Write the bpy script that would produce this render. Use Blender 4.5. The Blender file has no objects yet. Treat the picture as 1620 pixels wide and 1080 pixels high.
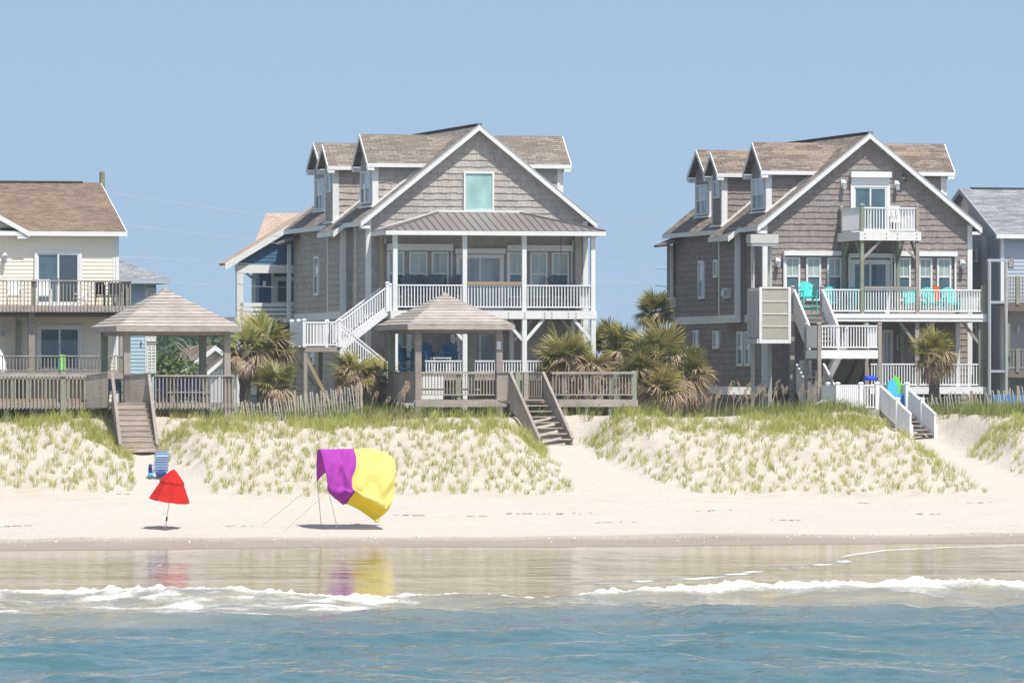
import bpy, bmesh, math, random
import numpy as np
from mathutils import Vector, Matrix

# ------------------------------------------------------------------ camera, sky, sun, exposure
scene = bpy.context.scene
col = scene.collection
CAM = Vector((-65.0, -260.0, 6.1))          # a long lens on a pier about 270 m from the houses
YAW = math.atan(0.25)
FPX = 9900.0                                 # focal length in units of 1/1620 of the picture width
HORIZON = 605.0
cam_data = bpy.data.cameras.new('camera')
cam = bpy.data.objects.new('camera', cam_data)
col.objects.link(cam)
cam.location = CAM
cam.rotation_euler = (math.radians(90), 0, -YAW)
cam_data.sensor_width = 36.0
cam_data.lens = FPX / 1620 * 36
cam_data.shift_y = (HORIZON - 540.0) / 1620
cam_data.clip_start = 1.0
cam_data.clip_end = 20000
scene.camera = cam

SUN = Vector((0.43, -1.0, 2.15)).normalized()
sun_el = math.asin(SUN.z)
sun_az = math.atan2(SUN.x, SUN.y)
world = bpy.data.worlds.new('World')
scene.world = world
world.use_nodes = True
wn, wl = world.node_tree.nodes, world.node_tree.links
sky = wn.new('ShaderNodeTexSky')
sky.sky_type = 'NISHITA'
sky.sun_disc = False
sky.sun_elevation = sun_el
sky.sun_rotation = sun_az
sky.altitude = 0
sky.air_density = 1.0
sky.dust_density = 0.5
sky.ozone_density = 3.0
bg = wn['Background']
bg.inputs['Strength'].default_value = 0.15
# the whole dome is raised a little: the band next to the horizon is as blue as the sky above it
tc = wn.new('ShaderNodeTexCoord')
va = wn.new('ShaderNodeVectorMath')
va.operation = 'MULTIPLY_ADD'
va.inputs[1].default_value = (1, 1, 0.8)
va.inputs[2].default_value = (0, 0, 0.30)
vn = wn.new('ShaderNodeVectorMath')
vn.operation = 'NORMALIZE'
wl.new(tc.outputs['Generated'], va.inputs[0])
wl.new(va.outputs[0], vn.inputs[0])
wl.new(vn.outputs[0], sky.inputs[0])
tint = wn.new('ShaderNodeMix')                # thin summer haze: the same greyer tint over the whole dome
tint.data_type = 'RGBA'
tint.blend_type = 'MULTIPLY'
tint.inputs[0].default_value = 1.0
tint.inputs[7].default_value = (1.12, 0.98, 0.78, 1)
wl.new(sky.outputs[0], tint.inputs[6])
wl.new(tint.outputs[2], bg.inputs[0])

sd = bpy.data.lights.new('sun', 'SUN')
sd.energy = 3.9
sd.angle = math.radians(0.55)
sd.color = (1.0, 0.955, 0.885)
sun = bpy.data.objects.new('sun', sd)
col.objects.link(sun)
sun.rotation_euler = SUN.to_track_quat('Z', 'Y').to_euler()
sun.location = (0, -50, 80)

vs = scene.view_settings
vs.view_transform = 'Standard'
vs.look = 'None'
vs.exposure = 0.61
vs.gamma = 1.0
vs.use_curve_mapping = False
scene.cycles.max_bounces = 6
scene.cycles.transparent_max_bounces = 8
scene.cycles.caustics_reflective = False
scene.cycles.caustics_refractive = False
# ------------------------------------------------------------------ helpers
random.seed(7)
RNG = np.random.default_rng(7)
SN, CS = math.sin(YAW), math.cos(YAW)


def X(px, Y):
    a = (px - 810.0) / FPX
    t = (Y - CAM.y) / (CS - a * SN)
    return CAM.x + t * (SN + a * CS)


def Z(py, px, Y):
    a = (px - 810.0) / FPX
    t = (Y - CAM.y) / (CS - a * SN)
    return CAM.z + (HORIZON - py) / FPX * t


def P(px, py, Y):
    return Vector((X(px, Y), Y, Z(py, px, Y)))


def on_plane(px, py, p0, n):
    a = (px - 810.0) / FPX
    d = Vector((SN + a * CS, CS - a * SN, (HORIZON - py) / FPX))
    return CAM + d * ((Vector(p0) - CAM).dot(n) / d.dot(n))


WM = {}


def reg(o, parent, M):
    col.objects.link(o)
    WM[o.name] = M
    if parent is not None:
        o.parent = parent
        o.matrix_parent_inverse = WM[parent.name].inverted()
    o.matrix_basis = M
    return o


def tag(o, label=None, cat=None, group=None, kind=None):
    for k, v in (('label', label), ('category', cat), ('group', group), ('kind', kind)):
        if v:
            o[k] = v
    return o


def thing(name, label, cat, loc=(0, 0, 0), rz=0.0, group=None):
    o = bpy.data.objects.new(name, None)
    o.empty_display_size = 0.2
    reg(o, None, Matrix.Translation(loc) @ Matrix.Rotation(rz, 4, 'Z'))
    return tag(o, label, cat, group)


def mesh_obj(name, me, parent=None, M=None):
    return reg(bpy.data.objects.new(name, me), parent, M if M is not None else Matrix.Identity(4))


_cube = {}


def cube_mesh(mat):
    if mat.name not in _cube:
        me = bpy.data.meshes.new('block')
        v = [(x, y, z) for z in (-.5, .5) for y in (-.5, .5) for x in (-.5, .5)]
        f = [(0, 2, 3, 1), (4, 5, 7, 6), (0, 1, 5, 4), (2, 6, 7, 3), (0, 4, 6, 2), (1, 3, 7, 5)]
        me.from_pydata(v, [], f)
        me.materials.append(mat)
        _cube[mat.name] = me
    return _cube[mat.name]


def box(name, x0, x1, y0, y1, z0, z1, mat, parent):
    M = Matrix.Translation(((x0 + x1) / 2, (y0 + y1) / 2, (z0 + z1) / 2)) @ Matrix.Diagonal((abs(x1 - x0), abs(y1 - y0), abs(z1 - z0), 1))
    return mesh_obj(name, cube_mesh(mat), parent, M)


def beam(name, p, q, w, h, mat, parent, up=(0, 0, 1)):
    """a straight bar from p to q; w across, h in the direction nearest to up"""
    p, q = Vector(p), Vector(q)
    d = q - p
    L = d.length
    d.normalize()
    up = Vector(up)
    if abs(d.dot(up)) > 0.98:
        up = Vector((0, 1, 0))
    s = d.cross(up).normalized()
    u = s.cross(d)
    R = Matrix((s, d, u)).transposed().to_4x4()
    M = Matrix.Translation((p + q) / 2) @ R @ Matrix.Diagonal((w, L, h, 1))
    return mesh_obj(name, cube_mesh(mat), parent, M)


class MB:
    """collects faces for one mesh"""

    def __init__(s):
        s.v, s.f, s.uv = [], [], []

    def poly(s, pts, uv=None):
        i = len(s.v)
        s.v += [tuple(p) for p in pts]
        s.f.append(tuple(range(i, i + len(pts))))
        s.uv += list(uv) if uv else [(0, 0)] * len(pts)

    def box(s, x0, x1, y0, y1, z0, z1):
        s.hexa([(x0, y0, z0), (x1, y0, z0), (x1, y1, z0), (x0, y1, z0)], [(x0, y0, z1), (x1, y0, z1), (x1, y1, z1), (x0, y1, z1)])

    def hexa(s, b, t):
        n = len(b)
        i = len(s.v)
        s.v += [tuple(p) for p in b] + [tuple(p) for p in t]
        s.f.append(tuple(range(i + n - 1, i - 1, -1)))
        s.f.append(tuple(range(i + n, i + 2 * n)))
        s.uv += [(0, 0)] * (2 * n)
        for k in range(n):
            k2 = (k + 1) % n
            s.f.append((i + k, i + k2, i + n + k2, i + n + k))
            s.uv += [(0, 0)] * 4

    def bar(s, p, q, w, h, up=(0, 0, 1)):
        p, q = Vector(p), Vector(q)
        d = (q - p).normalized()
        up = Vector(up)
        if abs(d.dot(up)) > 0.98:
            up = Vector((0, 1, 0))
        a = d.cross(up).normalized() * (w / 2)
        u = a.cross(d).normalized() * (h / 2)
        s.hexa([p - a - u, p + a - u, p + a + u, p - a + u], [q - a - u, q + a - u, q + a + u, q - a + u])

    def tube(s, pts, rads, n=8, cap=True):
        i0 = len(s.v)
        pts = [Vector(p) for p in pts]
        for k, p in enumerate(pts):
            d = (pts[min(k + 1, len(pts) - 1)] - pts[max(k - 1, 0)]).normalized()
            up = Vector((0, 0, 1)) if abs(d.z) < 0.9 else Vector((1, 0, 0))
            a = d.cross(up).normalized()
            b = a.cross(d)
            r = rads[k] if hasattr(rads, '__len__') else rads
            for j in range(n):
                t = 2 * math.pi * j / n
                s.v.append(tuple(p + a * (r * math.cos(t)) + b * (r * math.sin(t))))
        for k in range(len(pts) - 1):
            for j in range(n):
                j2 = (j + 1) % n
                s.f.append((i0 + k * n + j, i0 + k * n + j2, i0 + (k + 1) * n + j2, i0 + (k + 1) * n + j))
                s.uv += [(0, 0)] * 4
        if cap:
            s.f.append(tuple(range(i0, i0 + n)))
            s.f.append(tuple(range(i0 + (len(pts) - 1) * n, i0 + len(pts) * n)))
            s.uv += [(0, 0)] * (2 * n)

    def mesh(s, mat, smooth=False, fix=True):
        me = bpy.data.meshes.new('mesh')
        me.from_pydata(s.v, [], s.f)
        me.materials.append(mat)
        uvl = me.uv_layers.new(name='UVMap')
        if len(s.uv) == len(me.loops):
            uvl.data.foreach_set('uv', np.array(s.uv, dtype=np.float32).ravel())
        if fix:
            bm = bmesh.new()
            bm.from_mesh(me)
            bmesh.ops.recalc_face_normals(bm, faces=bm.faces)
            bm.to_mesh(me)
            bm.free()
        if smooth:
            me.polygons.foreach_set('use_smooth', [True] * len(me.polygons))
        return me

    def build(s, name, mat, parent=None, M=None, smooth=False, fix=True):
        return mesh_obj(name, s.mesh(mat, smooth, fix), parent, M)


def slab(name, p0, p1, p2, p3, th, mat, parent, extra=None):
    """a roof plane: p0-p1 along the eave, p3-p2 along the ridge; UV in metres (along, up the slope)"""
    p0, p1, p2, p3 = map(Vector, (p0, p1, p2, p3))
    n = (p1 - p0).cross(p3 - p0).normalized()
    if n.z < 0:
        n = -n
    ua = (p1 - p0).normalized()
    va = n.cross(ua)
    top = [p0, p1, p2, p3]
    uv = [((p - p0).dot(ua) + 50, (p - p0).dot(va) * (1 if va.z > 0 else -1) + 50) for p in top]
    m = MB()
    m.poly(top, uv)
    bot = [p - n * th for p in top]
    m.poly(bot[::-1], uv[::-1])
    for k in range(4):
        k2 = (k + 1) % 4
        m.poly([top[k], bot[k], bot[k2], top[k2]], [uv[k], uv[k], uv[k2], uv[k2]])
    return m.build(name, mat, parent, fix=True)


def grid_mesh(name, xs, ys, zf, mat, attrs=None):
    """a sheet over arrays Xg, Yg (2-D) with heights Zg"""
    Xg, Yg, Zg = xs, ys, zf
    ny, nx = Xg.shape
    me = bpy.data.meshes.new(name)
    co = np.stack([Xg, Yg, Zg], -1).reshape(-1, 3).astype(np.float32)
    idx = np.arange(ny * nx).reshape(ny, nx)
    q = np.stack([idx[:-1, :-1], idx[:-1, 1:], idx[1:, 1:], idx[1:, :-1]], -1).reshape(-1, 4)
    me.vertices.add(len(co))
    me.vertices.foreach_set('co', co.ravel())
    me.loops.add(q.size)
    me.loops.foreach_set('vertex_index', q.ravel().astype(np.int32))
    me.polygons.add(len(q))
    me.polygons.foreach_set('loop_start', np.arange(0, q.size, 4, dtype=np.int32))
    me.polygons.foreach_set('use_smooth', np.ones(len(q), dtype=bool))
    me.update(calc_edges=True)
    me.materials.append(mat)
    for k, a in (attrs or {}).items():
        at = me.attributes.new(k, 'FLOAT', 'POINT')
        at.data.foreach_set('value', a.astype(np.float32).ravel())
    return me


def tri_soup(name, verts, faces, mat, parent=None, col_attr=None):
    """verts (n,3), faces (m,3 or 4) arrays"""
    me = bpy.data.meshes.new(name)
    k = faces.shape[1]
    me.vertices.add(len(verts))
    me.vertices.foreach_set('co', verts.astype(np.float32).ravel())
    me.loops.add(faces.size)
    me.loops.foreach_set('vertex_index', faces.astype(np.int32).ravel())
    me.polygons.add(len(faces))
    me.polygons.foreach_set('loop_start', np.arange(0, faces.size, k, dtype=np.int32))
    me.update(calc_edges=True)
    me.materials.append(mat)
    if col_attr is not None:
        at = me.attributes.new('tint', 'FLOAT', 'POINT')
        at.data.foreach_set('value', col_attr.astype(np.float32))
    return me


def vnoise(x, y, seed=0):
    """smooth value noise on arrays, -1..1"""
    xi, yi = np.floor(x).astype(np.int64), np.floor(y).astype(np.int64)
    xf, yf = x - xi, y - yi
    u, v = xf * xf * (3 - 2 * xf), yf * yf * (3 - 2 * yf)

    def h(a, b):
        n = (a * 374761393 + b * 668265263 + seed * 1442695041) & 0xFFFFFFFF
        n = ((n ^ (n >> 13)) * 1274126177) & 0xFFFFFFFF
        return ((n ^ (n >> 16)) & 0xFFFF) / 32767.5 - 1
    return (h(xi, yi) * (1 - u) + h(xi + 1, yi) * u) * (1 - v) + (h(xi, yi + 1) * (1 - u) + h(xi + 1, yi + 1) * u) * v


def sstep(a, b, x):
    t = np.clip((x - a) / (b - a), 0, 1)
    return t * t * (3 - 2 * t)


def dup(root, loc, rz=0.0, scale=1.0, label=None, group=None):
    r = root.copy()
    col.objects.link(r)
    r.matrix_basis = Matrix.Translation(loc) @ Matrix.Rotation(rz, 4, 'Z') @ Matrix.Scale(scale, 4)
    if label:
        r['label'] = label
    if group:
        r['group'] = group
    for ch in list(root.children):
        c = ch.copy()
        col.objects.link(c)
        c.parent = r
        for g in list(ch.children):
            d = g.copy()
            col.objects.link(d)
            d.parent = c
    return r


def place(root, loc, rz=0.0, scale=1.0):
    root.matrix_basis = Matrix.Translation(loc) @ Matrix.Rotation(rz, 4, 'Z') @ Matrix.Scale(scale, 4)
# ------------------------------------------------------------------ materials
class N:
    def __init__(s, name):
        s.m = bpy.data.materials.new(name)
        s.m.use_nodes = True
        s.t = s.m.node_tree
        s.b = s.t.nodes['Principled BSDF']
        s.out = s.t.nodes['Material Output']

    def n(s, kind, **kw):
        o = s.t.nodes.new('ShaderNode' + kind)
        for k, v in kw.items():
            if k in o.inputs.keys() if isinstance(k, str) else False:
                o.inputs[k].default_value = v
            else:
                setattr(o, k, v)
        return o

    def l(s, a, b):
        s.t.links.new(a, b)
        return b

    def pos(s):
        return s.n('NewGeometry').outputs['Position']

    def scaled(s, vec, sc, rot=None):
        mp = s.n('Mapping')
        mp.inputs['Scale'].default_value = sc
        if rot:
            mp.inputs['Rotation'].default_value = rot
        s.l(vec, mp.inputs['Vector'])
        return mp.outputs[0]

    def noise(s, vec, scale=1.0, detail=3.0, rough=0.55):
        t = s.n('TexNoise')
        t.inputs['Scale'].default_value = scale
        t.inputs['Detail'].default_value = detail
        t.inputs['Roughness'].default_value = rough
        s.l(vec, t.inputs['Vector'])
        return t.outputs['Fac']

    def ramp(s, fac, stops):
        r = s.n('ValToRGB')
        e = r.color_ramp.elements
        while len(e) < len(stops):
            e.new(0.5)
        for k, (p, c) in enumerate(stops):
            e[k].position = p
            e[k].color = (*c, 1) if len(c) == 3 else c
        s.l(fac, r.inputs[0])
        return r.outputs[0]

    def vramp(s, fac, stops):
        return s.ramp(fac, [(p, (v, v, v)) for p, v in stops])

    def mix(s, fac, a, b, mode='MIX'):
        m = s.n('Mix', data_type='RGBA', blend_type=mode)
        for i, v in ((0, fac), (6, a), (7, b)):
            if hasattr(v, 'is_linked') or isinstance(v, bpy.types.NodeSocket):
                s.l(v, m.inputs[i])
            elif i == 0:
                m.inputs[0].default_value = v
            else:
                m.inputs[i].default_value = (*v, 1)
        return m.outputs[2]

    def math(s, op, a, b=None):
        m = s.n('Math', operation=op)
        for i, v in ((0, a), (1, b)):
            if v is None:
                continue
            if isinstance(v, bpy.types.NodeSocket):
                s.l(v, m.inputs[i])
            else:
                m.inputs[i].default_value = v
        return m.outputs[0]

    def rand(s):
        return s.n('ObjectInfo').outputs['Random']

    def attr(s, name):
        return s.n('Attribute', attribute_name=name).outputs['Fac']

    def bump(s, h, strength=0.3, dist=0.02):
        b = s.n('Bump')
        b.inputs['Strength'].default_value = strength
        b.inputs['Distance'].default_value = dist
        s.l(h, b.inputs['Height'])
        s.l(b.outputs[0], s.b.inputs['Normal'])
        return b

    def done(s, color=None, rough=0.7, spec=0.3):
        if color is not None:
            if isinstance(color, bpy.types.NodeSocket):
                s.l(color, s.b.inputs['Base Color'])
            else:
                s.b.inputs['Base Color'].default_value = (*color, 1)
        if isinstance(rough, bpy.types.NodeSocket):
            s.l(rough, s.b.inputs['Roughness'])
        else:
            s.b.inputs['Roughness'].default_value = rough
        s.b.inputs['Specular IOR Level'].default_value = spec
        return s.m


def mul(c, k):
    return tuple(min(1, v * k) for v in c)


def m_paint(name, c, rough=0.5, var=0.12, dirt=0.0):
    k = N(name)
    p = k.pos()
    f = k.noise(p, 3.0, 4)
    cc = k.ramp(f, [(0.25, mul(c, 1 - var)), (0.7, c)])
    if dirt:
        g = k.noise(k.scaled(p, (6, 6, 1.2)), 1.5, 5, 0.65)
        cc = k.mix(k.vramp(g, [(0.55, 0), (0.8, dirt)]), cc, (0.30, 0.26, 0.20))
    r = k.vramp(k.rand(), [(0, 0.94), (1, 1.0)])
    cc = k.mix(1.0, cc, r, 'MULTIPLY')
    return k.done(cc, rough)


def m_wood(name, c1, c2, rough=0.85, axis=(1.5, 1.5, 14), tint=0.22):
    k = N(name)
    p = k.pos()
    g = k.noise(k.scaled(p, axis), 2.2, 5, 0.6)
    big = k.noise(p, 1.4, 3)
    cc = k.ramp(g, [(0.3, c1), (0.72, c2)])
    cc = k.mix(k.vramp(big, [(0.35, 0.35), (0.65, 0.0)]), cc, mul(c1, 0.75))
    r = k.vramp(k.rand(), [(0, 1 - tint), (1, 1.0)])
    cc = k.mix(1.0, cc, r, 'MULTIPLY')
    k.bump(g, 0.4, 0.01)
    return k.done(cc, rough)


def m_shake(name, c, var=0.16):
    """painted wood shakes: fine vertical grain, every shake a little different"""
    k = N(name)
    p = k.pos()
    cell = k.n('TexWhiteNoise')
    sn = k.n('VectorMath', operation='SNAP')
    k.l(p, sn.inputs[0])
    sn.inputs[1].default_value = (0.21, 0.21, 0.27)
    k.l(sn.outputs[0], cell.inputs['Vector'])
    g = k.noise(k.scaled(p, (22, 22, 1.0)), 1.0, 4, 0.6)
    cc = k.ramp(g, [(0.25, mul(c, 1 - var)), (0.75, mul(c, 1.06))])
    cc = k.mix(1.0, cc, k.vramp(cell.outputs['Value'], [(0, 0.82), (1, 1.0)]), 'MULTIPLY')
    big = k.noise(p, 0.35, 3)
    cc = k.mix(1.0, cc, k.vramp(big, [(0.3, 0.92), (0.7, 1.0)]), 'MULTIPLY')
    k.bump(g, 0.5, 0.012)
    return k.done(cc, 0.8)


def m_roof(name, c1, c2, c3, row=0.14, wid=0.42):
    """asphalt shingles laid in rows; UV in metres"""
    k = N(name)
    uv = k.n('TexCoord').outputs['UV']
    b = k.n('TexBrick')
    k.l(uv, b.inputs['Vector'])
    b.inputs['Scale'].default_value = 1.0
    b.inputs['Brick Width'].default_value = wid
    b.inputs['Row Height'].default_value = row
    b.inputs['Mortar Size'].default_value = 0.010
    b.inputs['Mortar Smooth'].default_value = 0.2
    b.inputs['Bias'].default_value = -0.1
    b.inputs['Color1'].default_value = (*c1, 1)
    b.inputs['Color2'].default_value = (*c2, 1)
    b.inputs['Mortar'].default_value = (*mul(c1, 0.42), 1)
    b2 = k.n('TexBrick')
    k.l(k.scaled(uv, (1.0, 1.0, 1.0)), b2.inputs['Vector'])
    b2.inputs['Scale'].default_value = 1.0
    b2.inputs['Brick Width'].default_value = wid * 2.6
    b2.inputs['Row Height'].default_value = row
    b2.inputs['Mortar Size'].default_value = 0.0
    b2.inputs['Color1'].default_value = (0, 0, 0, 1)
    b2.inputs['Color2'].default_value = (1, 1, 1, 1)
    cc = k.mix(k.vramp(b2.outputs['Color'], [(0.72, 0.0), (0.95, 0.6)]), b.outputs['Color'], c3)
    gr = k.noise(k.pos(), 30, 2)
    cc = k.mix(1.0, cc, k.vramp(gr, [(0.3, 0.75), (0.7, 1.1)]), 'MULTIPLY')
    st = k.noise(k.scaled(k.pos(), (1.2, 1.2, 0.4)), 0.7, 4)
    cc = k.mix(1.0, cc, k.vramp(st, [(0.3, 0.85), (0.7, 1.05)]), 'MULTIPLY')
    k.bump(b.outputs['Fac'], 0.6, -0.02)
    return k.done(cc, 0.9, 0.2)


def m_glass(name, c, rough=0.06, blinds=0.0, c2=None):
    """window pane: glass over what hangs or lies behind it"""
    k = N(name)
    p = k.pos()
    cc = k.ramp(k.noise(k.scaled(p, (1.5, 1.5, 0.8)), 0.8, 2), [(0.35, mul(c, 0.8)), (0.65, c2 or c)])
    if blinds:
        w = k.n('TexWave', wave_type='BANDS', bands_direction='Z')
        w.inputs['Scale'].default_value = 1.0 / (blinds * 3.18)
        k.l(p, w.inputs['Vector'])
        cc = k.mix(1.0, cc, k.vramp(w.outputs['Fac'], [(0.0, 0.78), (0.5, 1.0)]), 'MULTIPLY')
    k.b.inputs['Coat Weight'].default_value = 1.0
    k.b.inputs['Coat Roughness'].default_value = 0.03
    return k.done(cc, 0.5, 0.4)


def m_plain(name, c, rough=0.6, spec=0.3, metal=0.0):
    k = N(name)
    k.b.inputs['Metallic'].default_value = metal
    cc = k.ramp(k.noise(k.pos(), 5, 3), [(0.3, mul(c, 0.88)), (0.7, c)])
    return k.done(cc, rough, spec)


def m_cloth(name, c, c2=None, stripes=0.0, axis='Z', trans=0.35):
    k = N(name)
    p = k.n('TexCoord').outputs['Object']
    cc = k.ramp(k.noise(p, 3, 3), [(0.3, mul(c, 0.9)), (0.7, c)])
    if stripes:
        w = k.n('TexWave', wave_type='BANDS', bands_direction=axis)
        w.inputs['Scale'].default_value = 1.0 / (stripes * 3.18)
        k.l(p, w.inputs['Vector'])
        cc = k.mix(k.vramp(w.outputs['Fac'], [(0.42, 0.0), (0.5, 1.0)]), cc, c2)
    k.done(cc, 0.75, 0.15)
    tr = k.n('BsdfTranslucent')
    mx = k.n('MixShader')
    if isinstance(cc, bpy.types.NodeSocket):
        k.l(cc, tr.inputs[0])
    mx.inputs[0].default_value = trans
    k.l(k.b.outputs[0], mx.inputs[1])
    k.l(tr.outputs[0], mx.inputs[2])
    k.l(mx.outputs[0], k.out.inputs[0])
    return k.m


def m_leaf(name, stops, trans=0.3, rough=0.6):
    """blades and fronds: colour from the per-vertex tint and the object's own random"""
    k = N(name)
    f = k.math('ADD', k.math('MULTIPLY', k.attr('tint'), 0.75), k.math('MULTIPLY', k.rand(), 0.25))
    cc = k.ramp(f, stops)
    k.done(cc, rough, 0.25)
    tr = k.n('BsdfTranslucent')
    mx = k.n('MixShader')
    k.l(cc, tr.inputs[0])
    mx.inputs[0].default_value = trans
    k.l(k.b.outputs[0], mx.inputs[1])
    k.l(tr.outputs[0], mx.inputs[2])
    k.l(mx.outputs[0], k.out.inputs[0])
    return k.m


WHITE = m_paint('white_trim', (0.80, 0.80, 0.78), 0.45, 0.08)
WHITE_WORN = m_paint('white_paint_weathered', (0.80, 0.79, 0.76), 0.55, 0.10, 0.35)
VINYL = m_paint('white_vinyl', (0.82, 0.82, 0.82), 0.35, 0.04)
SHAKE_TAUPE = m_shake('taupe_shakes', (0.50, 0.452, 0.41))
SHAKE_BROWN = m_shake('brown_shakes', (0.325, 0.278, 0.258))
ROOF_TAN = m_roof('weathered_tan_shingles', (0.20, 0.17, 0.145), (0.33, 0.285, 0.245), (0.17, 0.145, 0.125))
ROOF_BROWN = m_roof('mixed_brown_shingles', (0.175, 0.14, 0.12), (0.31, 0.255, 0.215), (0.38, 0.30, 0.20))
ROOF_SAND = m_roof('brown_beige_shingles', (0.19, 0.14, 0.105), (0.31, 0.23, 0.175), (0.15, 0.11, 0.085), 0.14, 0.3)
ROOF_PINK = m_roof('pinkish_shingles', (0.48, 0.36, 0.28), (0.56, 0.43, 0.34), (0.42, 0.31, 0.25), 0.14, 0.3)
ROOF_GREY = m_roof('grey_shingles', (0.23, 0.24, 0.255), (0.40, 0.41, 0.42), (0.16, 0.17, 0.18), 0.15, 0.4)
METAL_ROOF = m_plain('grey_brown_metal_roof', (0.20, 0.175, 0.165), 0.4, 0.5)
WOOD_GREY = m_wood('weathered_grey_wood', (0.30, 0.26, 0.225), (0.48, 0.425, 0.375))
WOOD_X = m_wood('weathered_boards', (0.31, 0.27, 0.24), (0.56, 0.505, 0.455), axis=(1.2, 8, 10))
WOOD_TREAD = m_wood('pale_tread_boards', (0.40, 0.33, 0.265), (0.62, 0.545, 0.46), axis=(1.2, 8, 10))
WOOD_TAN = m_wood('tan_wood', (0.40, 0.29, 0.18), (0.52, 0.40, 0.27))
WOOD_GREEN = m_wood('treated_green_wood', (0.24, 0.265, 0.19), (0.38, 0.40, 0.30))
WOOD_PALE = m_wood('pale_fence_lath', (0.38, 0.34, 0.29), (0.60, 0.56, 0.50))
WOOD_DARK = m_wood('dark_stained_wood', (0.16, 0.13, 0.11), (0.27, 0.22, 0.18))
POLE_WOOD = m_wood('creosoted_pole', (0.20, 0.21, 0.12), (0.34, 0.34, 0.20))
CREAM = m_paint('cream_vinyl_siding', (0.86, 0.79, 0.65), 0.55, 0.05)
PALE_BLUE = m_paint('pale_blue_siding', (0.42, 0.58, 0.66), 0.55, 0.06)
DEEP_BLUE = m_paint('deep_blue_siding', (0.055, 0.155, 0.27), 0.5, 0.08)
SLATE_BLUE = m_paint('slate_blue_siding', (0.44, 0.49, 0.56), 0.55, 0.06)
GREY_SIDING = m_paint('pale_grey_siding', (0.55, 0.55, 0.56), 0.55, 0.06)
GLASS_BLIND = m_glass('pane_with_blinds', (0.36, 0.44, 0.42), blinds=0.07, c2=(0.44, 0.52, 0.49))
GLASS_TEAL = m_glass('pane_with_teal_blind', (0.36, 0.60, 0.55), blinds=0.075, c2=(0.42, 0.66, 0.60))
GLASS_DARK = m_glass('dark_pane', (0.035, 0.06, 0.07))
GLASS_DOOR = m_glass('blue_grey_pane', (0.04, 0.10, 0.125), c2=(0.07, 0.14, 0.165))
GLASS_CURTAIN = m_glass('pane_with_curtain', (0.28, 0.31, 0.34), c2=(0.40, 0.43, 0.45))
DARK = m_plain('dark_void', (0.03, 0.03, 0.035), 0.8)
STEEL = m_plain('galvanised_steel', (0.55, 0.56, 0.56), 0.4, 0.5, 0.5)
GREY_PANEL = m_plain('beige_grey_panel', (0.42, 0.39, 0.33), 0.5)
CORRUGATED = m_plain('pale_metal_panel', (0.55, 0.55, 0.52), 0.45)
TURQUOISE = m_plain('turquoise_plastic', (0.03, 0.55, 0.50), 0.45)
NAVY = m_plain('navy_grey_plastic', (0.095, 0.12, 0.155), 0.5)
ROYAL = m_plain('blue_painted_wood', (0.02, 0.13, 0.26), 0.5)
BLACK = m_plain('black_plastic', (0.02, 0.02, 0.022), 0.45)
WHITE_PLASTIC = m_plain('white_plastic', (0.82, 0.82, 0.81), 0.4)
# ------------------------------------------------------------------ ground, paths, sea
YP = [-4000, -400, -150, -96, -84, -60, -52, -46, -40, -36, -32, -23.6, -22.2, -13.2, -11.4, -8, 0, 15, 60, 400, 6000]
ZP = [-20, -8, -4, -1.6, -0.68, -0.34, -0.16, 0.0, 0.17, 0.42, 0.69, 1.50, 1.80, 4.35, 4.68, 4.72, 4.6, 4.3, 3.7, 3.2, 3.0]

# sand paths through the dune: (foot of the steps) -> (toe on the beach)
PATHS = [((X(222, -13.4), -13.4), Z(714, 222, -13.4), (X(275, -24), -24), 0.75, 1.75),
         ((X(885, -11.7), -11.7), Z(704, 885, -11.7), (X(1005, -24), -24), 1.1, 2.9),
         ((X(1452, -8.9), -8.9), Z(694, 1452, -8.9), (X(1640, -24), -24), 0.9, 2.3)]


def path_w(x, y):
    """0..1 how much a point lies on a trodden path, and the path's own height"""
    w = np.zeros_like(x)
    zz = np.zeros_like(x)
    for (a, za, b, h0, h1) in PATHS:
        t = (a[1] - y) / (a[1] - b[1])
        tc = np.clip(t, -0.06, 1.3)
        xc = a[0] + (b[0] - a[0]) * tc
        hw = h0 + (h1 - h0) * np.clip(tc, 0, 1.2)
        k = 1 - sstep(hw * 0.55, hw * 1.2 + 1.5, np.abs(x - xc) + 0.18 * vnoise(x * 0.9, y * 0.9, 4))
        k = k * sstep(-0.16, -0.03, t) * (1 - sstep(1.0, 1.25, t))
        zp = za + (1.52 - za) * np.clip(tc, 0, 1) ** 0.85
        zz = np.where(k > w, zp, zz)
        w = np.maximum(w, k)
    return w, zz


CORE = [(.45, 1.5), (.75, 2.3), (.65, 1.9)]


def path_core(x, y):
    """1 on the bare middle of a path, 0 where the planting begins"""
    w = np.zeros_like(x)
    for (a, za, b, _, _), (h0, h1) in zip(PATHS, CORE):
        t = (a[1] - y) / (a[1] - b[1])
        tc = np.clip(t, -0.06, 1.3)
        xc = a[0] + (b[0] - a[0]) * tc
        hw = h0 + (h1 - h0) * np.clip(tc, 0, 1.2)
        w = np.maximum(w, (np.abs(x - xc) + .25 * vnoise(x * .9, y * .9, 4) < hw) * (t > -.12))
    return w


def tuft_field():
    """planted rows of beach grass on the dune face: positions that are not on a path"""
    pts = []
    r = random.Random(3)
    row = 0
    y = -22.6
    while y < -11.9:
        off = 0.27 * (row % 2)
        x = -30.0
        while x < 31:
            px, py = x + off + r.uniform(-.24, .24), y + r.uniform(-.30, .30)
            if r.random() < 0.93:
                pts.append((px, py, r.uniform(0.6, 1.25)))
            x += 0.50
        y += 0.66
        row += 1
    a = np.array(pts)
    w = path_core(a[:, 0], a[:, 1])
    lift = vnoise(a[:, 0] * .22, a[:, 1] * .22, 41)
    return a[(w < 0.42) & (lift > -0.8)]


TUFTS = tuft_field()


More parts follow.
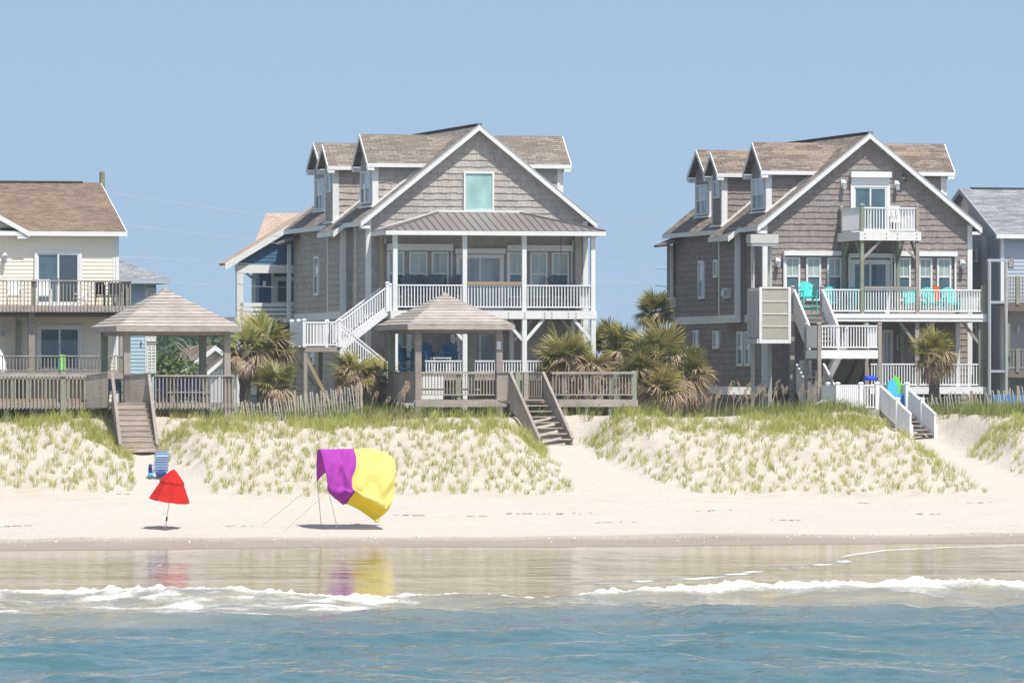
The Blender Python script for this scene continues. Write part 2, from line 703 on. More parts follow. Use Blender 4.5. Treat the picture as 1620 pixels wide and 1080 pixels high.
def nonuni(lo, hi, step, outs):
    c = list(np.arange(lo, hi + 1e-6, step))
    return np.array([lo - o for o in outs[::-1]] + c + [c[-1] + o for o in outs])


OUT = [0.4, 1, 2, 4, 8, 16, 32, 64, 128, 300, 700, 1500, 3500]
gx = nonuni(-34, 38, 0.15, OUT)
gy = np.concatenate([[-4000, -400, -150, -96, -84, -72, -66], np.arange(-60, -4, 0.14), np.arange(-4, 24, 0.5), [26, 30, 36, 45, 60, 90, 150, 300, 700, 1500, 3000, 6000]])
GX, GY = np.meshgrid(gx, gy)


def ground_height(x, y):
    z = np.interp(y, YP, ZP)
    # smooth corners of the profile a little
    z = 0.5 * z + 0.25 * np.interp(y - .8, YP, ZP) + 0.25 * np.interp(y + .8, YP, ZP)
    face = sstep(-23.8, -21.5, y) * (1 - sstep(-8, 2, y))
    top = sstep(-17, -12.5, y) * (1 - sstep(-7, 0, y))
    z = z + face * (0.06 * vnoise(x * .30, y * .35, 1)) + top * 0.30 * vnoise(x * .16 + 3, y * .25, 2)
    w, zp = path_w(x, y)
    z = z * (1 - w) + np.minimum(z, zp) * w if False else z * (1 - w) + zp * w
    rough = np.clip(face - w * 0.8, 0, 1)
    z = z + rough * (0.035 * vnoise(x * 1.7, y * 1.5, 5) + 0.02 * vnoise(x * 4.1, y * 3.6, 6))
    beach = sstep(-37, -34, y) * (1 - sstep(-23, -20, y))
    z = z + beach * (0.035 * vnoise(x * .35, y * .5, 8) + 0.018 * vnoise(x * 1.5, y * 1.7, 9) + 0.010 * vnoise(x * 4, y * 4, 10))
    wet = sstep(-48, -42, y) * (1 - sstep(-38, -36, y))
    z = z + wet * 0.012 * vnoise(x * .12, y * .25, 12)
    return z


GZ = ground_height(GX, GY)
for (tx, ty, ts) in TUFTS:                       # sand caught round every planted tuft
    i0, i1 = np.searchsorted(gx, (tx - .45, tx + .45))
    j0, j1 = np.searchsorted(gy, (ty - .45, ty + .45))
    sx, sy = GX[j0:j1, i0:i1] - tx, GY[j0:j1, i0:i1] - ty - 0.05
    GZ[j0:j1, i0:i1] += 0.12 * ts * np.exp(-(sx * sx / 0.06 + sy * sy / 0.03))


def gz(x, y):
    i = np.clip(np.searchsorted(gx, x) - 1, 0, len(gx) - 2)
    j = np.clip(np.searchsorted(gy, y) - 1, 0, len(gy) - 2)
    u = (x - gx[i]) / (gx[i + 1] - gx[i])
    v = (y - gy[j]) / (gy[j + 1] - gy[j])
    return (GZ[j, i] * (1 - u) + GZ[j, i + 1] * u) * (1 - v) + (GZ[j + 1, i] * (1 - u) + GZ[j + 1, i + 1] * u) * v


def m_sand():
    k = N('beach_sand')
    p = k.pos()
    wet = k.attr('wet')
    shine = k.attr('shine')
    path = k.attr('path')
    n1 = k.noise(p, 0.5, 5, 0.6)
    n2 = k.noise(k.scaled(p, (0.35, 1.3, 1)), 1.0, 5, 0.65)
    n3 = k.noise(p, 14, 3, 0.6)
    dry = k.ramp(n1, [(0.3, (0.46, 0.405, 0.335)), (0.7, (0.53, 0.47, 0.395))])
    dry = k.mix(path, dry, (0.52, 0.475, 0.42))
    dry = k.mix(k.vramp(n2, [(0.56, 0), (0.75, 0.35)]), dry, (0.36, 0.325, 0.29))
    dry = k.mix(1.0, dry, k.vramp(n3, [(0.3, 0.86), (0.7, 1.0)]), 'MULTIPLY')
    wetc = k.ramp(n2, [(0.3, (0.27, 0.22, 0.18)), (0.7, (0.33, 0.275, 0.23))])
    cc = k.mix(wet, dry, wetc)
    cc = k.mix(shine, cc, (0.19, 0.15, 0.12))
    soil = k.mix(k.vramp(n1, [(0.3, 0.0), (0.7, 1.0)]), (0.20, 0.175, 0.12), (0.10, 0.12, 0.06))
    cc = k.mix(k.attr('inland'), cc, soil)
    r = k.math('SUBTRACT', k.math('SUBTRACT', 0.92, k.math('MULTIPLY', wet, 0.35)), k.math('MULTIPLY', shine, 0.47))
    h = k.math('ADD', k.math('MULTIPLY', k.noise(p, 3.5, 5, 0.65), 1.0), k.math('MULTIPLY', n3, 0.25))
    st = k.math('SUBTRACT', 1.0, k.math('MULTIPLY', wet, 0.75))
    b = k.bump(h, 0.5, 0.13)
    k.l(k.math('MULTIPLY', k.math('SUBTRACT', st, k.math('MULTIPLY', shine, 0.235)), 0.6), b.inputs['Strength'])
    return k.done(cc, r, 0.5)


wet_line = -35.7 + 0.55 * vnoise(GX * .16, GY * 0, 21) + .25 * vnoise(GX * .6, GY * .2, 25) + .14 * vnoise(GX * 1.1, GY * .6, 22)
shine_line = -40.6 + 0.8 * vnoise(GX * .13, GY * 0, 23) + .2 * vnoise(GX * .8, GY * .6, 24)
pw, _ = path_w(GX, GY)
bare = np.maximum(pw, 1 - sstep(-24, -22.5, GY))
SAND = m_sand()
me = grid_mesh('ground', GX, GY, GZ, SAND, {
    'wet': (1 - sstep(-0.12, 0.22, GY - wet_line)) * (.55 + .45 * (1 - sstep(-2.2, -.2, GY - wet_line))), 'shine': 1 - sstep(-0.5, 0.5, GY - shine_line), 'path': bare,
    'inland': sstep(-8.5, -3.5, GY + vnoise(GX * .3, GY * .3, 31) * 1.2)})
ground = tag(mesh_obj('ground', me), 'pale sand beach and grassy dune', None, None, 'structure')

# ---- the sea: one sheet, waves modelled
u = nonuni(-21, 21, 0.11, OUT)
vy = np.concatenate([[-4000, -1500, -700, -400, -300, -240, -200, -175, -160, -150, -145], np.arange(-142, -44, 0.17), np.arange(-44, -37.5, 0.12), [-36.5, -35.5]])
U, SY = np.meshgrid(u, vy)
SX = CAM.x + (SY - CAM.y) * (SN / CS) + U

edge_px = [-400, 0, 100, 200, 262, 330, 450, 600, 800, 1000, 1150, 1250, 1325, 1345, 1400, 1500, 1620, 2000]
edge_py = [882, 881, 881, 880, 875.5, 871, 868, 867, 869, 873, 878, 880, 881, 877, 870, 865, 861.5, 858]
yy = np.linspace(-58, -36, 221)
lev_x, lev_y = [], []
for a, b in zip(edge_px, edge_py):
    zz_ = np.interp(yy, YP, ZP)
    pys = np.array([HORIZON - (z_ - CAM.z) / ((y_ - CAM.y) / (CS - (a - 810) / FPX * SN)) * FPX for y_, z_ in zip(yy, zz_)])
    k_ = int(np.argmin(np.abs(pys - b)))
    lev_x.append(X(a, yy[k_]))
    lev_y.append(yy[k_])
edge_y = np.interp(SX, lev_x, lev_y) + .25 * vnoise(SX * .4, SX * 0, 44)
# a thin sheet of water lies on the sloping sand and thickens seaward
film = np.clip(0.0015 * np.maximum(edge_y - SY, 0) + 0.012 * np.clip((edge_y - SY) / .6, -15, 1), -0.2, 0.25)
wash_z = np.interp(SY, YP, ZP) + film


def lane(pxs, pys):
    """a line on the water given by picture positions -> y as a function of x"""
    xs_, ys_ = [], []
    for a, b in zip(pxs, pys):
        p = on_plane(a, b, (0, 0, 0), Vector((0, 0, 1)))
        xs_.append(p.x)
        ys_.append(p.y)
    return xs_, ys_


def lane_y(x, ln):
    return np.interp(x, ln[0], ln[1])


# breaker: crest parallel to the shore; its foam where the photograph has it
brk = lane([-300, 0, 300, 560, 800, 1000, 1300, 1620, 1900], [951, 951, 953, 956, 953, 950, 947, 945, 944])
by = lane_y(SX, brk) + 0.9 * vnoise(SX * .09, SX * 0, 51) + .25 * vnoise(SX * .5, SX * 0, 52)
d = SY - by
amp = np.interp(SX, [-40, -30, -22, -16, -5], [.34, .34, .30, .42, .44]) + 0.08 * vnoise(SX * .12 + 5, SX * 0, 53)
prof = np.where(d < 0, np.exp(-(d / 3.2) ** 2), np.exp(-(d / 1.0) ** 2))
wash = sstep(-1.0, 4.5, d)
sea_z = wash_z * wash + amp * prof
# the swell behind it
sw = lane([-300, 0, 400, 800, 1200, 1620, 1900], [979, 978, 977, 975, 975, 977, 978])
s_y = lane_y(SX, sw) + 1.6 * vnoise(SX * .07, SX * 0, 61)
d2 = SY - s_y
swz = 0.19 * (0.8 + .35 * vnoise(SX * .1, SX * 0, 62)) * np.where(d2 < 0, np.exp(-(d2 / 5.0) ** 2), np.exp(-(d2 / 2.2) ** 2))
sea_z = sea_z + swz
# wind chop
deep = 1 - sstep(-101, -92, SY - 1.5 * vnoise(SX * .07, SX * 0, 61))
mid = sstep(-101, -92, SY) * (1 - sstep(-60, -50, SY))
calm = sstep(-83, -76, SY)
near = 1 - sstep(60, 300, np.abs(U))
chop = 0.15 * vnoise(SX * .28 + .1 * SY, SY * .30, 71) + 0.070 * vnoise(SX * .75 + 9, SY * .62 - .2 * SX, 72) + 0.036 * vnoise(SX * 1.7 - .3 * SY, SY * 1.35, 73) + 0.014 * vnoise(SX * 3.7, SY * 3.1 + .4 * SX, 74)
sea_z = sea_z + chop * (1.0 * deep + 0.75 * (1 - deep) * (1 - calm) + 0.020 * calm * (1 - sstep(-58, -46, SY))) * near
# low wandering ripples in the wash
rip = vnoise(SX * .35 + .2 * SY, SY * .9 + .1 * SX, 75) + .6 * vnoise(SX * .9 - .3 * SY, SY * 2.1, 76)
sea_z = sea_z + 0.0035 * rip * calm * (1 - sstep(-50, -44, SY)) * near

# foam, 0..1
fx = lambda pts: np.interp(SX, [on_plane(a, 945, (0, 0, 0), Vector((0, 0, 1))).x for a, _ in pts], [b for _, b in pts])
f_crest = fx([(-200, .95), (0, .85), (120, 1), (420, 1), (600, .9), (650, .8), (690, .88), (790, .9), (860, .84), (960, .95), (1060, 1), (1620, 1), (1900, 1)])
f_back = fx([(-200, .7), (0, .62), (150, .85), (330, .75), (560, .85), (640, .6), (750, .42), (860, .5), (1000, .34), (1300, .26), (1620, .22), (1900, .2)])
crest_w = fx([(-200, 1.0), (0, 1.0), (500, 1.0), (640, .75), (830, .85), (1020, 1.4), (1250, 2.2), (1620, 2.1), (1900, 2.1)])
jag = .35 * vnoise(SX * 1.1, SX * 0, 81) + .25 * vnoise(SX * 2.9, SX * 0, 82)
fc = f_crest * np.exp(-(((d - .15 + jag * .5) / crest_w) ** 2))
streak = 0.5 + 0.5 * vnoise(SX * .55 + .35 * SY, SY * .75, 83) + .45 * vnoise(SX * 1.6, SY * 2.2, 84)
fb = f_back * sstep(-10.5, -7.5, d) * (1 - sstep(-.8, .8, d)) * np.clip(streak, 0, 1.3)
foam = np.maximum(fc * 1.1, fb * .95)
tail = 0.34 * sstep(-.5, .8, d) * (1 - sstep(1.0, 5.0, d)) * np.clip(streak, 0, 1.2)
foam = np.maximum(foam, tail * f_crest)
# thin foam lines of the last swash
for ln, wdt, st in ((lane([840, 960, 1080, 1220, 1345], [908, 904, 900, 891, 881]), .9, .95), (lane([150, 215, 262], [897, 894, 888]), .6, .7)):
    ly = lane_y(SX, ln)
    inside = sstep(ln[0][0] - .6, ln[0][0] + 3.0, SX) * (1 - sstep(ln[0][-1] - .3, ln[0][-1] + .5, SX))
    foam = np.maximum(foam, st * inside * np.exp(-((SY - ly + .3 * vnoise(SX * .8, SX * 0, 85)) / wdt) ** 2) * (.75 + .5 * vnoise(SX * 1.3, SY * 1.2, 86)))
shore_gap = sea_z - gz(SX, SY)
rim = np.exp(-((SY - edge_y + .25) / .38) ** 2)
rim_k = np.interp(SX, lev_x, [.35, .35, .35, .5, .45, .3, .3, .3, .35, .4, .35, .3, .7, .95, .95, .9, .85, .8])
foam = np.maximum(foam, rim * rim_k)
# froth stands up from the water
lump = np.clip(foam - .45, 0, 1) * np.exp(-((d / 2.2) ** 2))
sea_z = sea_z + lump * (0.17 + 0.07 * vnoise(SX * 1.6, SY * 1.4, 87) + 0.10 * vnoise(SX * 4.3, SY * 3.0, 88) + .12 * np.clip(vnoise(SX * 9.0, SY * 3.0, 89), -.2, 1))
turbid = np.clip(sstep(-113, -94, SY - 1.5 * vnoise(SX * .07, SX * 0, 61) + 3.0 * vnoise(SX * .3, SY * .25, 63)), 0, 1)
shallow = sstep(-84, -70, SY)


def m_sea():
    k = N('sea_water')
    p = k.pos()
    foam = k.attr('foam')
    tb = k.attr('turbid')
    sh = k.attr('shallow')
    n = k.noise(p, 0.25, 3)
    deep = k.ramp(n, [(0.3, (0.034, 0.100, 0.102)), (0.7, (0.054, 0.140, 0.150))])
    tn = k.noise(k.scaled(p, (0.7, 0.9, 1)), 0.9, 5, 0.65)
    cc = k.mix(tb, deep, k.ramp(tn, [(0.3, (0.20, 0.185, 0.135)), (0.55, (0.33, 0.275, 0.17)), (0.75, (0.44, 0.38, 0.27))]))
    cc = k.mix(sh, cc, (0.055, 0.043, 0.03))
    fn = k.noise(k.scaled(p, (1.0, 0.65, 1)), 3.2, 6, 0.7)
    fn2 = k.noise(k.scaled(p, (1.0, 0.6, 1)), 11, 3, 0.6)
    t = k.math('ADD', k.math('SUBTRACT', foam, k.math('MULTIPLY', fn, 0.75)), k.math('MULTIPLY', k.math('SUBTRACT', 0.5, fn2), 0.35))
    ff = k.vramp(t, [(0.0, 0.0), (0.2, 0.32), (0.52, 1.0)])
    cc = k.mix(ff, cc, (0.74, 0.74, 0.73))
    r = k.math('ADD', k.math('MULTIPLY', ff, 0.6), k.math('ADD', 0.06, k.math('MULTIPLY', sh, 0.015)))
    # ripples too small to model
    r1 = k.noise(k.scaled(p, (1.0, 0.55, 1)), 2.6, 4, 0.6)
    r2 = k.noise(k.scaled(p, (1.0, 0.40, 1)), 7.5, 3, 0.6)
    h = k.math('ADD', r1, k.math('MULTIPLY', r2, 0.4))
    b = k.bump(h, 0.5, 0.10)
    amt = k.math('ADD', 0.05, k.math('MULTIPLY', k.math('SUBTRACT', 1.0, sh), 0.42))
    pt = k.vramp(k.noise(k.scaled(p, (1.3, 0.36, 1)), 1.0, 4, 0.6), [(0.46, 0.0), (0.66, 0.16)])
    amt = k.math('ADD', amt, k.math('MULTIPLY', pt, sh))
    k.l(k.math('ADD', amt, k.math('MULTIPLY', ff, 0.3)), b.inputs['Strength'])
    k.b.inputs['IOR'].default_value = 1.33
    return k.done(cc, r, 0.5)


SEA = m_sea()
me = grid_mesh('sea', SX, SY, sea_z, SEA, {'foam': np.clip(foam, 0, 1.2), 'turbid': turbid, 'shallow': shallow})
sea = tag(mesh_obj('sea', me), 'shallow blue sea breaking on the sand', None, None, 'structure')
# ------------------------------------------------------------------ building kit
def YX(px, x):
    """depth at which the plane x = const is met in picture column px"""
    a = (px - 810.0) / FPX
    t = (x - CAM.x) / (SN + a * CS)
    return CAM.y + t * (CS - a * SN)


class Face:
    """a wall face: u runs along it, out is measured away from it"""

    def __init__(s, kind, at):
        s.k, s.at = kind, at          # 'f' faces the sea (-y), 'l' faces left (-x), 'r' faces right

    def pt(s, u, o, z):
        if s.k == 'f':
            return Vector((u, s.at - o, z))
        return Vector((s.at - o if s.k == 'l' else s.at + o, u, z))

    def box(s, name, u0, u1, o0, o1, z0, z1, mat, parent):
        a, b = s.pt(u0, o0, z0), s.pt(u1, o1, z1)
        return box(name, min(a.x, b.x), max(a.x, b.x), min(a.y, b.y), max(a.y, b.y), min(a.z, b.z), max(a.z, b.z), mat, parent)

    def prism(s, name, uz, o0, o1, mat, parent):
        m = MB()
        m.hexa([s.pt(u, o0, z) for u, z in uz], [s.pt(u, o1, z) for u, z in uz])
        return m.build(name, mat, parent)

    def ring(s, name, u0, u1, z0, z1, w, o0, o1, mat, parent, wt=None, wb=None):
        wt, wb = wt or w, wb or w
        m = MB()
        O = [(u0, z0), (u1, z0), (u1, z1), (u0, z1)]
        I = [(u0 + w, z0 + wb), (u1 - w, z0 + wb), (u1 - w, z1 - wt), (u0 + w, z1 - wt)]
        vid = [s.pt(u, o, z) for o in (o0, o1) for u, z in O + I]
        m.v = [tuple(p) for p in vid]
        for k in range(4):
            k2 = (k + 1) % 4
            m.f += [(8 + k, 8 + k2, 12 + k2, 12 + k), (k, k2, 4 + k2, 4 + k), (k, k2, 8 + k2, 8 + k), (4 + k, 4 + k2, 12 + k2, 12 + k)]
        m.uv = []
        return m.build(name, mat, parent)

    def shakes(s, parent, u0, u1, z0, z1, expo, mat, top=None, seed=0):
        r = random.Random(seed)
        z = z0
        while z < z1 - 0.02:
            zt = min(z + expo, z1)
            m = MB()
            u = u0
            while u < u1 - 0.01:
                w = min(r.uniform(0.12, 0.30), u1 - u)
                if u1 - u - w < 0.06:
                    w = u1 - u
                a, b = u, u + w - 0.006
                zb = z + r.uniform(-0.022, 0.012)
                ta, tb = zt - 0.012, zt - 0.012
                if top:
                    ta, tb = min(ta, top(a)), min(tb, top(b))
                if ta > zb + 0.01 or tb > zb + 0.01:
                    ta, tb = max(ta, zb), max(tb, zb)
                    o = 0.036 + r.uniform(-0.006, 0.006)
                    ot = lambda q: o - (o - 0.006) * min(1, (q - zb) / expo)
                    A, B, C, D = s.pt(a, o, zb), s.pt(b, o, zb), s.pt(b, ot(tb), tb), s.pt(a, ot(ta), ta)
                    m.poly([A, B, C, D])
                    m.poly([s.pt(a, 0, zb), s.pt(b, 0, zb), B, A])
                    m.poly([s.pt(a, 0, zb), A, D, s.pt(a, 0, ta)])
                    m.poly([s.pt(b, 0, zb), B, C, s.pt(b, 0, tb)])
                u += w
            if m.f:
                m.build('shingle_course', mat, parent, fix=False)
            z = zt

    def laps(s, name, parent, u0, u1, z0, z1, expo, mat, top=None):
        """horizontal lap siding as one saw-toothed sheet"""
        m = MB()
        z = z0
        while z < z1 - .01:
            zt = min(z + expo, z1)
            ua, ub = u0, u1
            if top:
                ua, ub = top(z + expo * .5)
                if ub - ua < .05:
                    break
            m.poly([s.pt(ua, .028, z), s.pt(ub, .028, z), s.pt(ub, .006, zt), s.pt(ua, .006, zt)])
            m.poly([s.pt(ua, .006, z), s.pt(ub, .006, z), s.pt(ub, .028, z), s.pt(ua, .028, z)])
            z = zt
        return m.build(name, mat, parent, fix=False)

    def window(s, u0, u1, z0, z1, parent, upper=None, lower=None, w=0.075, muntin=False, split=0.5, frame=None, name='window', o=0.10):
        frame = frame or WHITE
        win = s.ring(name, u0, u1, z0, z1, w, -0.02, o, frame, parent)
        zm = z0 + (z1 - z0) * split
        upper, lower = upper or GLASS_BLIND, lower or GLASS_DARK
        if split:
            s.box('pane', u0 + w, u1 - w, 0.0, o - .055, z0 + w, zm - .03, lower, win)
            s.box('pane', u0 + w, u1 - w, 0.0, o - .04, zm + .03, z1 - w, upper, win)
            s.box('meeting_rail', u0 + w, u1 - w, 0.0, o - .02, zm - .03, zm + .03, frame, win)
        else:
            s.box('pane', u0 + w, u1 - w, 0.0, o - .05, z0 + w, z1 - w, upper, win)
        if muntin:
            um = (u0 + u1) / 2
            s.box('muntin', um - .015, um + .015, 0, o - .032, (zm + .03) if muntin == 1 else z0 + w, z1 - w, frame, win)
        return win

    def slider(s, u0, u1, z0, z1, parent, left=None, right=None, w=0.10):
        """two-panel sliding glass door"""
        d = s.ring('sliding_door', u0, u1, z0, z1, w, -0.02, 0.11, WHITE, parent, wb=.06)
        um = (u0 + u1) / 2
        for k, (a, b, g, oo) in enumerate(((u0 + w, um + .03, left or GLASS_DOOR, .03), (um - .03, u1 - w, right or GLASS_DOOR, .06))):
            s.ring('door_panel', a, b, z0 + .06, z1 - w, .07, oo - .03, oo + .03, WHITE, d, wb=.12)
            s.box('pane', a + .07, b - .07, oo - .025, oo + .008, z0 + .18, z1 - w - .07, g, d)
        s.box('door_handle', um - .015, um + .015, .09, .14, z0 + .95, z0 + 1.2, STEEL, d)
        return d


def railing(parent, p, q, h=1.0, mat=None, top=None, sp=0.135, bw=0.042, low=0.10, drop=0.0, topw=0.09, toph=0.06, rail2=True, bmat=None):
    """a straight or raked railing: top rail > balusters, bottom rail"""
    mat = mat or VINYL
    p, q = Vector(p), Vector(q)
    up = Vector((0, 0, 1))
    r = beam('railing', p + up * h, q + up * h, topw, toph, top or mat, parent)
    L = (q - p).length
    n = max(1, int(round(L / sp)))
    if rail2:
        beam('bottom_rail', p + up * low, q + up * low, topw * .7, .055, mat, r)
    for k in range(n):
        c = p.lerp(q, (k + .5) / n)
        d = (q - p).normalized()
        beam('baluster', c + up * ((low + .01) if not drop else -drop), c + up * (h - toph * .4), bw, bw, bmat or mat, r)
    return r


def post(parent, x, y, z0, z1, w, mat, name='post', cap=None):
    o = box(name, x - w / 2, x + w / 2, y - w / 2, y + w / 2, z0, z1, mat, parent)
    if cap:
        m = MB()
        k = w / 2 + .025
        m.hexa([(x - k, y - k, z1), (x + k, y - k, z1), (x + k, y + k, z1), (x - k, y + k, z1)],
               [(x - k * .5, y - k * .5, z1 + .06), (x + k * .5, y - k * .5, z1 + .06), (x + k * .5, y + k * .5, z1 + .06), (x - k * .5, y + k * .5, z1 + .06)])
        m.build('post_cap', cap, o)
    return o


def gable_house(root, W, XL, XR, YB, Zap, s, oh, Zg, band, shake, roofm, bump, expo, dorm, vis_y0=None):
    """shingled house with its gable to the sea, side eaves, a jog in the left wall and dormers"""
    xm = (XL + XR) / 2
    rz = lambda x: Zap - s * abs(x - xm)
    th = 0.13
    F, Lf = Face('f', W), Face('l', XL)
    zt = lambda x: rz(x) - 0.16
    # walls
    fw = F.prism('wall', [(XL, Zg), (XR, Zg), (XR, zt(XR)), (xm, zt(xm)), (XL, zt(XL))], -0.15, 0, shake, root)
    F.shakes(fw, XL, XR, Zg, zt(xm), expo, shake, zt, 1)
    lw = box('wall', XL, XL + .15, W + .16, YB, Zg, zt(XL), shake, root)
    Lf.shakes(lw, W + .03, YB, Zg, zt(XL), expo, shake, None, 2)
    box('wall', XR - .15, XR, W + .16, YB, Zg, zt(XR), shake, root)
    Face('f', YB).prism('wall', [(XL, Zg), (XR, Zg), (XR, zt(XR)), (xm, zt(xm)), (XL, zt(XL))], -0.2, -.01, shake, root)
    # roof
    y0, y1 = W - .36, YB + .36
    for sg, xe in ((-1, XL - oh), (1, XR + oh)):
        rf = slab('roof', (xe, y0, rz(xe)), (xe, y1, rz(xe)), (xm, y1, Zap), (xm, y0, Zap), th, roofm, root)
        beam('fascia', (xe - sg * .0 + sg * .02, y0, rz(xe) - .12), (xe + sg * .02, y1, rz(xe) - .12), .04, .20, WHITE, rf)
        # rake board, cut plumb
        F.prism('rake_board', [(xe + sg * .03, rz(xe) - .27), (xe + sg * .03, rz(xe) - .03), (xm, Zap - .03), (xm, Zap - .27)], .361, .40, WHITE, rf)
        F.prism('drip_edge', [(xe + sg * .05, rz(xe) - .035), (xe + sg * .05, rz(xe) + .012), (xm, Zap + .012), (xm, Zap - .035)], .362, .415, STEEL, rf)
        m = MB()
        m.box(min(xe, xe - sg * oh * 1.0), max(xe, xe - sg * oh * 1.0), W - .355, W - .01, rz(xe) - .33, rz(xe) - .20)
        m.build('eave_return', WHITE, rf)
        # soffit
        slab('soffit', (xe, W - .35, rz(xe) - .17), (xe, W - .02, rz(xe) - .17), (xm, W - .02, Zap - .17), (xm, W - .35, Zap - .17), .02, WHITE, rf)
    box('ridge_cap', xm - .12, xm + .12, y0, y1, Zap - .06, Zap + .03, roofm, root)
    # corner boards
    for x in (XL, XR):
        box('corner_board', x - .11, x + .11, W - .05, W + .12, Zg, zt(XL) - .1, WHITE, root)
    # belt between the storeys on the side
    Lf.box('belt_board', W + .02, YB, .03, .06, band[0], band[1], WHITE, root)
    # jog
    if bump:
        b0, b1, pj = bump
        xb = XL - pj
        jw = box('wall', xb, XL - .001, b0, b1, band[0], zt(xb), shake, root)
        Face('l', xb).shakes(jw, b0, b1, band[1], zt(xb), expo, shake, None, 5)
        Face('f', b0).shakes(jw, xb, XL, band[1], zt(xb), expo, shake, None, 6)
        Face('l', xb).box('belt_board', b0, b1, .03, .06, band[0], band[1], WHITE, root)
        box('corner_board', xb - .05, xb + .2, b0 - .05, b0 + .03, band[0], zt(xb) - .08, WHITE, root)
        box('corner_board', xb - .045, xb + .03, b1 - .12, b1 + .02, band[0], zt(xb), WHITE, root)
        xe, xi = xb - oh, XL - oh + .01
        jr = slab('roof', (xe, b0 - .3, rz(xe)), (xe, b1 + .25, rz(xe)), (xi, b1 + .25, rz(xi)), (xi, b0 - .3, rz(xi)), th, roofm, root)
        beam('fascia', (xe - .02, b0 - .3, rz(xe) - .12), (xe - .02, b1 + .25, rz(xe) - .12), .04, .2, WHITE, jr)
        Face('f', b0).prism('rake_board', [(xe - .03, rz(xe) - .27), (xe - .03, rz(xe) - .02), (XL, rz(XL) - .05), (XL, rz(XL) - .27)], .301, .34, WHITE, jr)
    # dormers
    n = Vector((-s, 0, 1)).normalized()
    for D in dorm:
        if D['side'] == 'l':
            B = on_plane(*D['base'], (xm, W, Zap), n)
            xf, yn = B.x, B.y
            yf = YX(D['far'], xf)
            ym = (yn + yf) / 2
            zp = Z(D['peak'][1], D['peak'][0], ym)
            ze = Z(D['eave'][1], D['eave'][0], yn - .3)
            D['r'] = (yn, yf, ym, zp, ze)
            sg = -1
        else:
            yn, yf, ym, zp, ze = dorm[0]['r']
            xf = X(D['px'], yn)
            sg = 1
        roofx = lambda z: xm + sg * (Zap - z) / s
        xe = roofx(zp) - sg * .5
        dz = (zp - ze) / (ym - (yn - .3))
        yfo = 2 * ym - (yn - .3)
        xo = xf + sg * .32
        wl_ = box('dormer_wall', min(xf, xe), max(xf, xe), yn, yn + .12, rz(xf) - .3, ze + .2, shake, root)
        Face('f', yn).shakes(wl_, min(xf, roofx(ze)), max(xf, roofx(ze)), rz(xf) - .1, ze + .2, expo, shake, None, 11)
        box('dormer_wall', min(xf, xe), max(xf, xe), yf - .12, yf, rz(xf) - .3, ze + .2, shake, root)
        fc = Face('l' if sg < 0 else 'r', xf)
        top = lambda y: ze + .05 + (min(y, 2 * ym - y) - (yn - .3)) * dz - .12
        fwl = fc.prism('dormer_wall', [(yn + .13, rz(xf) - .3), (yf - .13, rz(xf) - .3), (yf - .13, top(yf)), (ym, top(ym)), (yn + .13, top(yn))], -.1, 0, shake, root)
        fc.shakes(fwl, yn, yf, rz(xf) - .05, top(ym), expo, shake, top, 12)
        fr = slab('dormer_roof', (xo, yn - .3, ze), (xe, yn - .3, ze), (xe, ym, zp), (xo, ym, zp), .11, roofm, root)
        fr2 = slab('dormer_roof', (xo, yfo, ze), (xe, yfo, ze), (xe, ym, zp), (xo, ym, zp), .11, roofm, root)
        beam('fascia', (xo, yn - .31, ze - .10), (roofx(ze) - sg * .1, yn - .31, ze - .10), .03, .17, WHITE, fr)
        fo = Face('l' if sg < 0 else 'r', xo)
        fo.prism('rake_board', [(yn - .32, ze - .20), (yn - .32, ze), (ym, zp), (ym, zp - .2)], .001, .035, WHITE, fr)
        fo.prism('rake_board', [(yfo + .02, ze - .20), (yfo + .02, ze), (ym, zp), (ym, zp - .2)], .001, .035, WHITE, fr2)
        fo.prism('eave_return', [(yfo + .01, ze - .32), (yfo + .01, ze - .12), (yf - .0, ze - .12), (yf, ze - .32)], -.3, 0, WHITE, fr2)
        fo.prism('eave_return', [(yn - .31, ze - .32), (yn - .31, ze - .12), (yn, ze - .12), (yn, ze - .32)], -.3, 0, WHITE, fr)
        box('corner_board', min(xf, xf - sg * .22), max(xf, xf - sg * .22), yn - .045, yn + .02, rz(xf) - .2, ze - .05, WHITE, wl_)
        fc.box('corner_board', yn - .046, yn + .12, .0, .045, rz(xf) - .2, ze - .05, WHITE, fwl)
        fc.box('corner_board', yf - .14, yf + .02, .0, .045, rz(xf) - .2, ze - .05, WHITE, fwl)
        fc.box('sill_flashing', yn - .1, yf + .1, .0, .12, rz(xf) - .02, rz(xf) + .06, WHITE, fwl)
        beam('flashing', (xf, yn - .06, rz(xf) + .04), (roofx(ze), yn - .06, ze + .04 - .0), .05, .09, WHITE, wl_)
        if D.get('win'):
            a, b, zt_, zb_ = D['win']
            u0, u1 = YX(b, xf), YX(a, xf)
            uu = (u0 + u1) / 2
            fc.window(u0, u1, Z(zb_, (a + b) / 2, uu), Z(zt_, (a + b) / 2, uu), fwl, GLASS_CURTAIN, GLASS_DARK, .07, 2 if not D.get('small') else False, D.get('split', .48))
    return xm, rz
